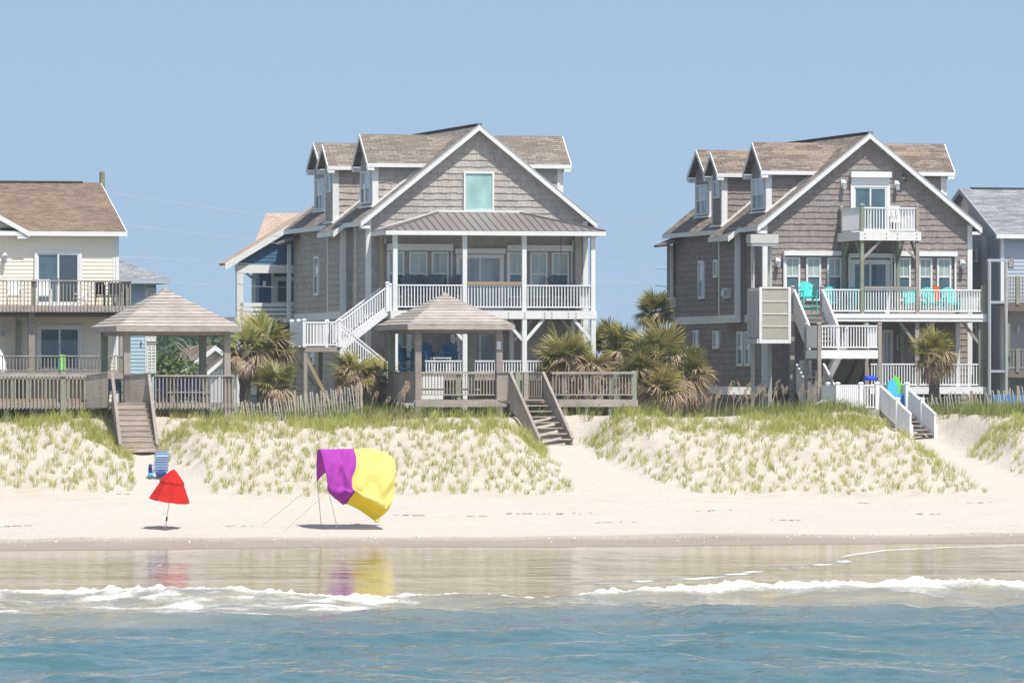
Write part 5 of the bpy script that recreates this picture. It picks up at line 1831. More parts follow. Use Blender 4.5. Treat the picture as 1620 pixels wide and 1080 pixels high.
# flared guards and steps
yt = yr_ - .75
board_panel(g1, (X(136, yr_), yr_ - .06, zd - .2), (X(171, yt), yt, zd - .2), rh + .2, rh + .32)
board_panel(g1, (X(197, yr_), yr_ - .02, zd - .02), (X(237.5, yt), yt, zd - .02), rh + .02, rh + .1)
m = MB()
m.hexa([(X(171, yt), yt, zd - .12), (X(237, yt), yt, zd - .12), (X(243, yr_), yr_, zd - .12), (X(136, yr_), yr_, zd - .12)],
       [(X(171, yt), yt, zd - .01), (X(237, yt), yt, zd - .01), (X(243, yr_), yr_, zd - .01), (X(136, yr_), yr_, zd - .01)])
m.build('landing', WOOD_GREY, g1)
yb_ = yt - 1.75
zb_ = Z(714, 218, yb_)
sw_ = X(235, yt) - X(175, yt)
s0 = Vector((X(193, yb_), yb_, zb_))
s1 = Vector((X(180, yt), yt + .05, zd))
flight(g1, s0, s1, (sw_ * .89, 0, 0), 9, WOOD_TREAD, WOOD_GREY, rails=(), open_=False, tread=.25)
for sx in (-.06, sw_ * .89 + .06):
    a, b = s1 + Vector((sx, 0, 0)), s0 + Vector((sx, 0, 0))
    board_panel(g1, a - Vector((0, 0, .25)), b - Vector((0, 0, .1)), rh + .34, .35 + .0, .11)
# ---- middle gazebo
g2_ = thing('gazebo', 'weathered timber gazebo with open steps before the taupe house', 'gazebo', (X(725, -9.4), -9.4, 4.6))
yf = -9.4
bx0_, bx1_ = X(661, yf), X(789, yf)
by1 = YX(619.5, bx0_)
zd2 = Z(632, 720, yf)
gazebo_roof(g2_, bx0_, bx1_, yf, by1, zd2, Z(513.5, 729, yf - .5), Z(464.5, 706, (yf + by1) / 2), .52, 11)
yr2 = yf - .12
dk = box('deck', X(655, yr2), X(1008, yr2), yr2 + .02, by1 + .5, zd2 - .14, zd2, WOOD_GREY, g2_)
for a, b in ((657, 803), (884, 1009)):
    box('deck_rim', X(a, yr2), X(b, yr2), yr2 - .03, yr2 + .015, Z(643.5, 720, yr2), zd2 - .0, WOOD_X, dk)
rh2_ = Z(589.5, 720, yr2) - zd2
railing(g2_, (bx0_ + .13, yr2 + .1, zd2), (X(783, yr2), yr2 + .1, zd2), rh2_, WOOD_GREY, WOOD_X, .128, .04, low=.2, topw=.16, toph=.10)
railing(g2_, (X(872, yr2), yr2, zd2), (X(1002, yr2), yr2, zd2), rh2_, WOOD_GREY, WOOD_X, .135, .04, low=.2, topw=.16, toph=.10)
post(g2_, X(727, yr2), yr2 + .16, zd2 - .1, zd2 + rh2_ - .05, .16, WOOD_GREEN, 'rail_post')
for px, m_, up_ in ((819, WOOD_GREEN, .06), (832, WOOD_GREY, .0), (894, WOOD_GREY, -.05), (928, WOOD_GREY, -.05), (966, WOOD_GREEN, -.05), (1003.5, WOOD_GREEN, .09)):
    post(g2_, X(px, yr2), yr2 + (.05 if px < 880 else .09), 4.0, zd2 + rh2_ + up_, .2 if px in (832, 1003.5, 819) else .14, m_, 'rail_post')
for px in (793, 812, 990):
    post(g2_, X(px, yr2), yr2 + .3, 3.8, zd2 - .14, .18, WOOD_GREY, 'deck_post')
board_panel(g2_, (X(616, by1 - .1), by1 - .1, zd2 - .1), (X(657, yf), yf, zd2 - .1), rh2_ + .1, rh2_ + .1, .16)
box('bench', bx0_ + .2, X(640, by1) + 3.1, by1 - .6, by1 - .15, zd2 + .38, zd2 + .45, WOOD_GREY, g2_)
# open steps, running a little to the right
dS = Vector((.27, -.963, 0))
wS = Vector((.963, .27, 0))
T = Vector((X(806, yr2), yr2 - .1, zd2))
run = 2.45
zfoot = Z(703, 880, yr2 - run)
Bt = T + dS * run
Bt.z = zfoot
wid = (X(868, yr2) - X(808, yr2)) * .97
flight(g2_, Bt + wS * .12, T + wS * .12, wS * (wid - .15), 8, WOOD_TREAD, WOOD_GREY, rails=(), open_=True, tread=.26)
board_panel(g2_, T - Vector((0, 0, .35)), Bt - Vector((0, 0, .12)), rh2_ + .37, .34, .11)
board_panel(g2_, T + wS * wid - Vector((0, 0, .35)), Bt + wS * wid - Vector((0, 0, .12)), rh2_ + .37, .34, .11)
board_panel(g2_, (X(786, yr2), yr2 - .02, zd2 - .05), T - Vector((0, 0, .05)), rh2_ + .05, rh2_ + .07, .13)
railing(g2_, (X(838, yr2), yr2 + 1.0, zd2), (X(860, yr2), yr2 + .2, zd2), rh2_, WOOD_GREY, WOOD_GREY, .13, .04)
F_ = Face('f', yf - .13)
nt = F_.box('notice', X(784.5, yf), X(791, yf), .0, .02, Z(552, 788, yf), Z(540, 788, yf), WHITE, g2_)
F_.box('notice_mark', X(786.5, yf), X(789, yf), .02, .025, Z(545.5, 788, yf), Z(543, 788, yf), STEEL, nt)
F_.box('notice_mark', X(786, yf), X(789.5, yf), .02, .025, Z(549.5, 788, yf), Z(548, 788, yf), STEEL, nt)

# ---- white steps on the right
s3 = thing('beach_steps', 'white railed wooden beach steps below the brown house', 'steps', (X(1420, -6.9), -6.9, 4.6))
y3 = -6.9
z3 = Z(647, 1370, y3)
box('deck', X(1324, y3), X(1460, y3), y3, y3 + 4.5, z3 - .16, z3, WOOD_GREY, s3)
box('step_box', X(1362, y3), X(1387, y3), y3 - .25, y3 - .005, Z(664, 1375, y3), z3 - .01, WOOD_X, s3)
rt = Z(608, 1370, y3) - z3
for px in (1325, 1362, 1387.5, 1435):
    post(s3, X(px, y3), y3, z3 - .25, z3 + rt + .04, .17, VINYL, 'rail_post', VINYL)
pr_ = railing(s3, (X(1329, y3), y3, z3), (X(1358, y3), y3, z3), rt - .04, VINYL, None, .095, .075, low=.08)
railing(s3, (X(1366, y3), y3, z3), (X(1383.5, y3), y3, z3), rt - .04, VINYL, None, .125, .042, low=.08)
railing(s3, (X(1325, y3), y3 + .1, z3), (X(1325, y3), y3 + 4.4, z3), rt - .04, VINYL, None, .14, .06, low=.08)
for k in range(3):
    post(s3, X(1325, y3), y3 + 1.4 * (k + 1), z3, z3 + rt + .04, .14, VINYL, 'rail_post', VINYL)
railing(s3, (X(1437, y3), y3 + .1, z3), (X(1437, y3), y3 + 4.4, z3), rt - .04, VINYL, None, .14, .06, low=.08)
T3 = Vector((X(1393, y3), y3 - .05, z3))
d3 = Vector((.26, -.965, 0))
w3 = Vector((.965, .26, 0))
run3 = 2.35
B3 = T3 + d3 * run3
B3.z = Z(692, 1450, y3 - run3)
wid3 = (X(1440, y3) - X(1393, y3)) * .93
flight(s3, B3, T3, w3 * wid3, 7, WOOD_X, WOOD_GREY, rails=(), open_=True, tread=.3)
for k in (0, 1):
    a, b = T3 + w3 * wid3 * k, B3 + w3 * wid3 * k
    mid = a.lerp(b, .56)
    for (p, q) in ((a, mid), (mid, b)):
        railing(s3, q - Vector((0, 0, .1)), p - Vector((0, 0, .1)), rt + .02, VINYL, None, .105, .075, low=.10, topw=.12, toph=.07)
    post(s3, mid.x, mid.y, mid.z - .3, mid.z + rt + .06, .17, VINYL, 'rail_post', VINYL)
    post(s3, b.x, b.y, b.z - .3, b.z + .55, .15, VINYL, 'rail_post')
# little white ramp rail beside it
railing(s3, (X(1304, y3 + 1), y3 + 1, Z(652, 1304, y3 + 1)), (X(1322, y3 + 1), y3 + 1, Z(652, 1304, y3 + 1)), .5, VINYL, None, .12)
railing(s3, (X(1282, y3 + 1), y3 + 1, Z(662, 1304, y3 + 1)), (X(1302, y3 + 1), y3 + 1, Z(652, 1304, y3 + 1)), .5, VINYL, None, .12)

# ------------------------------------------------------------------ sand fences of wired lath
def sand_fence(label, pts, sp, seed, hgt, Y, posts):
    o = thing('sand_fence', label, 'fence', (X(pts[0][0], Y), Y, 4.6))
    r = random.Random(seed)
    px = pts[0][0]
    xs_, ts_, bs_ = [p[0] for p in pts], [p[1] for p in pts], [p[2] for p in pts]
    tops = []
    while px < pts[-1][0]:
        t, b = np.interp(px, xs_, ts_), np.interp(px, xs_, bs_)
        lean = r.uniform(-.05, .11) + .05
        yj = Y + r.uniform(-.03, .03) + .25 * math.sin(px * .05)
        B_, T_ = P(px, b + 4, yj), P(px, t + r.uniform(-3, 4), yj)
        B_.x += lean * .7
        T_.x -= lean * .7
        T_.y += r.uniform(-.08, .08)
        beam('lath', B_, T_, .048, .016, WOOD_PALE, o, (0, 1, 0))
        px += sp * r.uniform(.8, 1.2)
    for k in range(len(pts) - 1):
        for fr in (.2, .5, .8):
            a = P(pts[k][0], pts[k][1] + (pts[k][2] - pts[k][1]) * fr, Y - .02 + .25 * math.sin(pts[k][0] * .05))
            b = P(pts[k + 1][0], pts[k + 1][1] + (pts[k + 1][2] - pts[k + 1][1]) * fr, Y - .02 + .25 * math.sin(pts[k + 1][0] * .05))
            beam('wire', a, b, .008, .008, STEEL, o)
    for (px, t, b) in posts:
        beam('post', P(px + 2, b + 6, Y + .08), P(px, t, Y + .08), .10, .09, WOOD_TAN, o, (0, 1, 0))
sand_fence('leaning grey lath sand fence between the gazebos', [(361, 637, 668), (400, 634, 668), (440, 632, 666), (466, 626, 664), (500, 620, 664), (540, 612, 662), (574, 607, 652)], 4.2, 3, 0, -10.2, ((361, 634, 668), (466, 617, 660), (570, 605, 645)))
sand_fence('pale lath sand fence right of the white steps', [(1447, 627, 648), (1500, 623, 652), (1550, 620, 655), (1600, 614, 656), (1660, 606, 656)], 5.0, 5, 0, -5.6, ((1537, 618, 655), (1610, 610, 656)))
# ------------------------------------------------------------------ plants
GRASS = m_leaf('beach_grass', [(0.0, (0.24, 0.29, 0.06)), (0.45, (0.38, 0.42, 0.10)), (0.8, (0.52, 0.50, 0.16)), (1.0, (0.58, 0.51, 0.27))], 0.35)
GRASS_G = m_leaf('dune_grass', [(0.0, (0.14, 0.18, 0.045)), (0.4, (0.24, 0.28, 0.07)), (0.75, (0.38, 0.38, 0.12)), (1.0, (0.50, 0.43, 0.22))], 0.35)
SCRUB = m_leaf('dry_scrub', [(0.0, (0.16, 0.11, 0.08)), (0.6, (0.30, 0.22, 0.16)), (1.0, (0.40, 0.33, 0.24))], 0.2)
FROND_G = m_leaf('green_frond', [(0.0, (0.09, 0.115, 0.025)), (0.4, (0.19, 0.205, 0.05)), (0.7, (0.33, 0.295, 0.085)), (1.0, (0.52, 0.39, 0.18))], 0.25, 0.45)
FROND_D = m_leaf('dried_frond', [(0.0, (0.22, 0.15, 0.09)), (0.5, (0.42, 0.31, 0.20)), (1.0, (0.60, 0.49, 0.35))], 0.2, 0.7)
TRUNK = m_wood('palm_trunk', (0.10, 0.085, 0.07), (0.24, 0.20, 0.16), axis=(5, 5, 5))
BARK = m_wood('pale_bark', (0.28, 0.25, 0.22), (0.45, 0.42, 0.38))
WOODS = m_leaf('wood_foliage', [(0.0, (0.03, 0.055, 0.025)), (0.5, (0.055, 0.095, 0.04)), (1.0, (0.10, 0.145, 0.055))], 0.2, 0.8)
BUSH = m_leaf('bush_foliage', [(0.0, (0.06, 0.10, 0.03)), (0.6, (0.13, 0.19, 0.055)), (1.0, (0.20, 0.26, 0.09))], 0.3, 0.7)


def blades(tufts, nb, hmul, spread, lean, width, rng, tint_base=0.0, splay=.55):
    """grass blades as bent strips: tufts (n,3) = x, y, size"""
    n = len(tufts)
    k = n * nb
    base = np.repeat(tufts, nb, axis=0)
    ang = rng.uniform(0, 2 * np.pi, k)
    rad = rng.uniform(0, 1, k) ** .7 * spread * base[:, 2]
    bx, by = base[:, 0] + np.cos(ang) * rad, base[:, 1] + np.sin(ang) * rad
    bz = gz(bx, by) - .02
    h = hmul * base[:, 2] * rng.uniform(.45, 1.1, k)
    dirx = np.cos(ang) * splay * rng.uniform(.2, 1, k) + lean + rng.normal(0, .12, k)
    diry = np.sin(ang) * splay * rng.uniform(.2, 1, k) * .8
    wx = np.cos(ang + 1.2 + rng.uniform(-.8, .8, k))
    wid = width * rng.uniform(.7, 1.3, k)
    v = np.zeros((k, 5, 3))
    b0 = np.stack([bx, by, bz], -1)
    m0 = b0 + np.stack([dirx * h * .35, diry * h * .35, h * .58], -1)
    t0 = b0 + np.stack([dirx * h * 1.0, diry * h * 1.0, h * (1.0 - .22 * np.abs(dirx))], -1)
    off = np.stack([np.sign(wx) * np.maximum(np.abs(wx), .55) * wid / 2, wid * .2, np.zeros(k)], -1)
    v[:, 0], v[:, 1], v[:, 2], v[:, 3], v[:, 4] = b0 - off, b0 + off, m0 - off * .8, m0 + off * .8, t0
    i = np.arange(k)[:, None] * 5
    f = np.concatenate([i + np.array([[0, 1, 2]]), i + np.array([[1, 3, 2]]), i + np.array([[2, 3, 4]])], 0)
    tt = np.repeat(np.clip(tint_base + rng.uniform(0, .75, n), 0, 1), nb) + rng.normal(0, .14, k)
    tint = np.clip(tt[:, None] + np.array([[.18, .18, 0, 0, .10]]), 0, 1)
    return v.reshape(-1, 3), f, tint.ravel()


rng = np.random.default_rng(11)
v, f, t = blades(TUFTS, 22, .41, .14, .18, .016, rng, .25, .8)
tag(mesh_obj('planted_grass', tri_soup('planted_grass', v, f, GRASS, None, t)), 'planted rows of pale green beach grass on the dune face', 'grass', None, 'stuff')


def scatter(n, y0, y1, cond, rng, smin=.6, smax=1.3):
    x = rng.uniform(-32, 34, n)
    y = rng.uniform(y0, y1, n)
    s = rng.uniform(smin, smax, n)
    k = cond(x, y)
    return np.stack([x, y, s], -1)[k]


def off_path(x, y, lim=.3):
    w, _ = path_w(x, y)
    return w < lim


# yellow-green fringe along the brow of the dune
c = scatter(4600, -15.2, -11.2, lambda x, y: (path_core(x, y) < .5) & (vnoise(x * .45, y * .8, 101) + .4 * vnoise(x * 1.7, y * 1.5, 103) > -.22 + .5 * sstep(0, 1.4, np.abs(y + 13.4) - .3)), rng)
v, f, t = blades(c, 13, .48, .14, .16, .018, rng, .22, .7)
tag(mesh_obj('brow_grass', tri_soup('brow_grass', v, f, GRASS, None, t)), 'yellow green grass along the brow of the dune', 'grass', None, 'stuff')
# taller, darker grass round the decks
c = scatter(4800, -11.9, -3.0, lambda x, y: off_path(x, y, .2) & (vnoise(x * .33, y * .5, 102) + .35 * vnoise(x * 1.3, y * 1.2, 104) > -.12), rng, .6, 1.4)
v, f, t = blades(c, 13, .62, .2, .14, .020, rng, .0, .75)
tag(mesh_obj('dune_grass', tri_soup('dune_grass', v, f, GRASS_G, None, t)), 'taller green dune grass round the decks and fences', 'grass', None, 'stuff')
# brown scrub left and right of the gazebo
c = scatter(2600, -12.6, -9.6, lambda x, y: (((x > X(578, -11)) & (x < X(650, -11))) | ((x > X(1400, -9)) & (x < X(1470, -7)) & (y > -9.5)) | ((x > X(230, -11)) & (x < X(300, -11)) & (y > -11.6))) & off_path(x, y, .3), rng)
v, f, t = blades(c, 14, .36, .22, .0, .022, rng, .1, 1.3)
tag(mesh_obj('dry_scrub', tri_soup('dry_scrub', v, f, SCRUB, None, t)), 'low brown scrub on the dune top', 'scrub', None, 'stuff')


# sea oats: tall stalks with seed heads
def sea_oats(n, lab, xr, yr, seed):
    r = random.Random(seed)
    m = MB()
    tv, tf = [], []
    for k in range(n):
        x, y = r.uniform(*xr), r.uniform(*yr)
        z = float(gz(np.array([x]), np.array([y]))[0])
        h = r.uniform(1.0, 1.75)
        ln = r.uniform(-.2, .55)
        pts = [Vector((x + ln * h * s_ * s_, y, z + h * s_ * (1 - .1 * s_))) for s_ in (0, .35, .7, 1)]
        m.tube(pts, [.012, .011, .009, .006], 4, False)
        for j in range(9):
            a = pts[2].lerp(pts[3], .25 + .75 * j / 8) + Vector((r.uniform(-.06, .06), 0, r.uniform(-.05, .03)))
            m.tube([a, a + Vector((r.uniform(-.02, .05), 0, -.10))], [.022, .006], 4, False)
    o = m.build('sea_oats', FROND_D, None)
    at = o.data.attributes.new('tint', 'FLOAT', 'POINT')
    at.data.foreach_set('value', np.full(len(o.data.vertices), .75, dtype=np.float32))
    tag(o, lab, 'grass', None, 'stuff')
sea_oats(34, 'tall sea oats with seed heads before the brown house', (X(1135, -8), X(1290, -8)), (-9.5, -5), 4)
sea_oats(9, 'a few tall sea oats left of the middle gazebo', (X(590, -11), X(640, -11)), (-11.5, -10), 5)
sea_oats(16, 'scattered sea oats behind the right deck of the gazebo', (X(880, -8), X(1120, -8)), (-9.0, -6), 6)


# ---- fan palms
def frond_mesh(seed, dry):
    r = random.Random(seed)
    m = MB()
    tint = []
    L = r.uniform(.55, .75)
    droop = .55 if dry else .14

    def strip(pts, ws, tn):
        i = len(m.v)
        for p, w in zip(pts, ws):
            m.v.append((p[0] - w[0], p[1] - w[1], p[2]))
            m.v.append((p[0] + w[0], p[1] + w[1], p[2]))
            tint.extend([tn, tn])
        for k in range(len(pts) - 1):
            m.f.append((i + 2 * k, i + 2 * k + 1, i + 2 * k + 3, i + 2 * k + 2))
    strip([(0, 0, 0), (0, L * .5, .02), (0, L, -.02 if not dry else -.08)], [(.028, 0), (.02, 0), (.015, 0)], .55)
    n = 24
    span = math.radians(118 if not dry else 75)
    base = r.uniform(.2, .7)
    for k in range(n):
        a = -span + 2 * span * k / (n - 1) + r.uniform(-.05, .05)
        ln = (.98 - .34 * abs(a / span) ** 1.5) * r.uniform(.88, 1.08)
        dx, dy = math.sin(a), math.cos(a)
        px_, py_ = dy, -dx
        up = .10 * math.cos(a * 1.0)
        wv = .034 if not dry else .024
        pts, ws = [], []
        dr = droop * r.uniform(.6, 1.5)
        for s_, w in ((.05, .35), (.4, 1.0), (.72, .75), (1.0, .08)):
            zz = L * 0 + up * s_ - dr * s_ ** 2.2 * (1.0 + .3 * abs(a))
            rr = ln * s_ * (1 - .18 * dr * s_)
            pts.append((dx * rr + r.uniform(-.008, .008), L + dy * rr, zz - (.02 if not dry else .08)))
            ws.append((px_ * wv * w, py_ * wv * w))
        strip(pts, ws, min(1, max(0, base + r.uniform(-.25, .3))))
        # yellowing tips
        tint[-1] = tint[-2] = min(1, tint[-1] + .35)
    m.uv = []
    me = m.mesh(FROND_D if dry else FROND_G, False, False)
    at = me.attributes.new('tint', 'FLOAT', 'POINT')
    at.data.foreach_set('value', np.array(tint, dtype=np.float32))
    return me


FR_G = [frond_mesh(s_, False) for s_ in range(5)]
FR_D = [frond_mesh(s_ + 20, True) for s_ in range(5)]


def palm(label, px, py, Y, R, ng, nd, seed, lean=0.0, name='fan_palm'):
    R *= 1.08
    py += 6
    nd = int(nd * 1.25)
    c = P(px, py, Y)
    zg = float(gz(np.array([c.x]), np.array([Y]))[0]) - .1
    o = thing(name, label, 'palm', (c.x, Y, zg))
    r = random.Random(seed)
    m = MB()
    n = 9
    pts = [Vector((c.x - lean * (1 - k / n), Y, zg + (c.z - zg) * k / n)) for k in range(n + 1)]
    m.tube(pts, [.24 * (1 + .12 * (k % 2)) * (R / 1.4) for k in range(n + 1)], 9)
    m.build('trunk', TRUNK, o, smooth=False)
    sc = R / 1.62
    for k in range(ng + nd):
        dry = k >= ng
        az = r.uniform(0, 2 * math.pi)
        if not dry:
            u_ = (k + .5) / ng
            el = math.radians(74 - 108 * u_ ** .95 + r.uniform(-12, 12))
        else:
            el = math.radians(r.uniform(-80, -20) if r.random() < .62 else r.uniform(-25, 35))
        s_ = sc * r.uniform(.82, 1.1) * (.95 if dry else 1)
        M = Matrix.Translation((c.x, Y, c.z - (.12 * sc if dry else 0))) @ Matrix.Rotation(az, 4, 'Z') @ Matrix.Rotation(el, 4, 'X') @ Matrix.Rotation(r.uniform(-.5, .5), 4, 'Y') @ Matrix.Scale(s_, 4)
        mesh_obj('dry_frond' if dry else 'frond', r.choice(FR_D if dry else FR_G), o, M)
    return o


palm('tall shaggy fan palm right of the left gazebo roof', 418, 540, -2.6, 1.6, 34, 40, 1)
palm('fan palm with hanging brown skirt against the left gazebo post', 388, 545, -3.6, 1.25, 22, 26, 2)
palm('low fan palm behind the leaning lath fence', 437, 598, -7.2, 1.15, 26, 16, 3)
palm('fan palm below the white stair landing', 563, 585, -5.2, 1.25, 26, 26, 4)
palm('dark fan palm left of the middle gazebo post', 604, 588, -3.4, 1.0, 22, 16, 5)
palm('brown fringed fan palm before the taupe house porch', 893, 562, -4.6, 1.45, 30, 32, 6)
palm('shaggy fan palm at the right end of the taupe porch', 935, 578, -5.2, 1.2, 20, 30, 7)
palm('green fan palm standing back between the two houses', 963, 537, 1.5, 1.2, 30, 10, 8)
palm('fan palm right of the green one between the houses', 992, 545, -.5, 1.3, 28, 14, 9)
palm('large rounded fan palm at the middle of the big clump', 1052, 560, -4.4, 1.7, 38, 34, 10)
palm('left fan palm of the big clump with dead leaves', 1012, 580, -5.2, 1.45, 28, 34, 11)
palm('right fan palm of the big clump leaning to the brown house', 1090, 588, -4.9, 1.45, 26, 38, 12)
palm('low front fan palm of the big clump', 1046, 608, -6.2, 1.35, 22, 38, 13)
palm('small dark fan palm behind the brown house corner', 1037, 486, 14, 1.15, 34, 10, 14)
palm('lone fan palm with bare trunk before the lower white deck', 1478, 553, -4.2, 1.22, 30, 22, 15)

# ---- woods far behind, one bush and one dead tree
def leaf_cloud(blobs, per, size, rng, flat=.75):
    """leaf clumps through the volume of ellipsoids: blobs (cx, cy, cz, rx, rz)"""
    V, Fc, T = [], [], []
    for (cx_, cy_, cz_, rx, rz_) in blobs:
        n = per
        d_ = rng.normal(size=(n, 3))
        d_ /= np.linalg.norm(d_, axis=1)[:, None]
        rad = rng.uniform(.35, 1.0, n) ** .45
        lump = 1 + .22 * np.sin(d_[:, 0] * 5 + cx_) * np.cos(d_[:, 2] * 6 + cz_)
        c_ = np.array([cx_, cy_, cz_]) + d_ * (rad * lump)[:, None] * np.array([rx, rx * .8, rz_])
        a = rng.normal(size=(n, 3))
        a /= np.linalg.norm(a, axis=1)[:, None]
        b = np.cross(a, rng.normal(size=(n, 3)))
        b /= np.linalg.norm(b, axis=1)[:, None]
        s_ = size * rng.uniform(.5, 1.4, n)[:, None]
        q_ = np.stack([c_ - a * s_, c_ - b * s_ * flat, c_ + a * s_, c_ + b * s_ * flat], 1)
        i = len(V) * 0 + sum(len(x_) for x_ in V)
        V.append(q_.reshape(-1, 3))
        Fc.append(np.arange(n * 4).reshape(n, 4) + i)
        T.append(np.repeat(np.clip(rng.uniform(.1, .7) + rng.normal(0, .2, n) + .15 * d_[:, 2], 0, 1), 4))
    return np.concatenate(V), np.concatenate(Fc), np.concatenate(T)


rg = np.random.default_rng(5)
bl = []
for k in range(150):
    px = rg.uniform(120, 620)
    Y = rg.uniform(300, 420)
    py = 538 + rg.uniform(-9, 26) + .000 * px
    c_ = P(px, py, Y)
    r_ = rg.uniform(1.6, 3.2)
    bl.append((c_.x, Y, c_.z - r_ * .9, r_, r_ * 1.25))
    bl.append((c_.x + rg.uniform(-2, 2), Y - 2, c_.z - r_ * 2.6, r_ * 1.3, r_ * 1.2))
v, f, t = leaf_cloud(bl, 110, .42, rg)
wd = mesh_obj('woods', tri_soup('woods', v, f, WOODS, None, t))
tag(wd, 'distant dark green pine woods behind the left gazebo', 'woods', None, 'stuff')
tb = thing('tree', 'bright green bushy tree behind the left gazebo', 'tree', (X(266, 75), 75, 3.5))
c_ = P(266, 580, 75)
v, f, t = leaf_cloud([(c_.x + dx, 75 + dy, c_.z + dz, .9, .8) for dx, dy, dz in ((0, 0, .1), (-.75, .2, -.25), (.75, 0, -.3), (.1, -.4, -.8), (-.6, -.3, -1.1), (.7, -.3, -1.2))], 260, .13, rg)
mesh_obj('crown', tri_soup('crown', v, f, BUSH, None, t), tb)
m = MB()
m.tube([(c_.x, 75, 3.4), (c_.x + .05, 75, c_.z)], [.12, .05], 6)
m.build('trunk', BARK, tb)
dt = thing('dead_tree', 'bare pale dead tree before the distant woods', 'tree', (X(302, 120), 120, 3.3))
m = MB()
r = random.Random(9)
b_ = P(302, 600, 120)
tp = P(300, 545, 120)
m.tube([b_, tp], [.13, .04], 5)
for k in range(16):
    a = b_.lerp(tp, r.uniform(.25, .95))
    sg = r.choice((-1, 1))
    q1 = a + Vector((sg * r.uniform(.3, .8), 0, r.uniform(.2, .8)))
    m.tube([a, q1, q1 + Vector((sg * r.uniform(.1, .5), 0, r.uniform(.1, .5)))], [.05, .03, .012], 4)
m.build('trunk', BARK, dt)
# ------------------------------------------------------------------ furniture and beach things
RED = m_cloth('red_canvas', (0.72, 0.03, 0.025), trans=.4)
PURPLE = m_cloth('purple_nylon', (0.46, 0.06, 0.48), trans=.35)
YELLOW = m_cloth('yellow_nylon', (0.90, 0.79, 0.24), trans=.35)
ORANGE = m_cloth('orange_towel', (0.80, 0.13, 0.02), trans=.1)
STRIPE = m_cloth('blue_striped_canvas', (0.13, 0.32, 0.72), (0.66, 0.76, 0.90), .105, 'Z', .2)
ROPE = m_plain('tan_rope', (0.42, 0.30, 0.20), .8)
BLUE_BAG = m_plain('dark_blue_fabric', (0.03, 0.06, 0.20), .7)
ROYAL_BLUE = m_plain('royal_blue_nylon', (0.01, 0.05, 0.45), .6)
BOARD_BLUE = m_plain('sky_blue_foam', (0.06, 0.42, 0.62), .4)
BOARD_GREEN = m_plain('lime_green_foam', (0.12, 0.55, 0.05), .4)
BOARD_ORANGE = m_plain('orange_foam', (0.75, 0.22, 0.03), .4)
TEAL = m_plain('teal_foam', (0.02, 0.36, 0.42), .4)
LILAC = m_cloth('purple_towel', (0.22, 0.08, 0.55), trans=.1)
POOL_BLUE = m_plain('bright_blue_plastic', (0.06, 0.30, 0.70), .4)
TOWEL3 = m_cloth('striped_beach_towel', (0.75, 0.70, 0.04), (0.02, 0.42, 0.30), .16, 'X', .1)


def adirondack(name, label, mat, tall=False, group=None):
    """fan-backed deck chair: slatted back, seat, arms, legs; faces -y"""
    o = thing(name, label, 'chair', (0, 0, 0), 0, group)
    h = .72 if tall else .36
    m = MB()
    for i in range(7):
        t = (i - 3) / 3
        x0_, x1_ = t * .19, t * .30
        top = h + (.70 if not tall else .66) - .13 * t * t
        a, b = Vector((x0_, .24, h - .04)), Vector((x1_, .24 + .26, top))
        m.hexa([a + Vector((-.034, -.01, 0)), a + Vector((.034, -.01, 0)), a + Vector((.034, .012, 0)), a + Vector((-.034, .012, 0))],
               [b + Vector((-.043, -.01, 0)), b + Vector((.043, -.01, 0)), b + Vector((.043, .012, 0)), b + Vector((-.043, .012, 0))])
    bk = m.build('backrest', mat, o)
    bk['kind'] = 'stuff'
    beam('back_rail', (-.30, .41, h + .36), (.30, .41, h + .36), .03, .07, mat, o)
    m = MB()
    for k in range(5):
        y = -.26 + k * .115
        m.box(-.26, .26, y, y + .095, h - .02 - k * .02, h + .005 - k * .02)
    st_ = m.build('seat', mat, o)
    st_['kind'] = 'stuff'
    for sx in (-1, 1):
        beam('armrest', (sx * .34, -.30, h + .24), (sx * .33, .40, h + .20), .12, .025, mat, o)
        beam('leg', (sx * .30, -.24, 0), (sx * .31, -.24, h + .23), .035, .09, mat, o, (0, 1, 0))
        beam('leg', (sx * .28, .42, 0), (sx * .28, .28, h + .20), .035, .09, mat, o, (0, 1, 0))
        beam('side_rail', (sx * .28, -.28, h - .03), (sx * .28, .40, h - .12), .03, .09, mat, o)
    if tall:
        beam('footrest', (-.30, -.30, .24), (.30, -.30, .24), .10, .03, mat, o)
        beam('stretcher', (-.28, .40, .22), (.28, .40, .22), .03, .06, mat, o)
        for sx in (-1, 1):
            beam('stretcher', (sx * .29, -.24, .22), (sx * .28, .42, .22), .03, .06, mat, o)
    return o


def lay(proto, spots, labels, group, sc=1.0):
    for k, ((px, Y, z, rz), lb) in enumerate(zip(spots, labels)):
        loc = (X(px, Y), Y, z)
        if k == 0:
            place(proto, loc, rz, sc)
            proto['label'] = lb
            proto['group'] = group
        else:
            dup(proto, loc, rz, sc, lb, group)


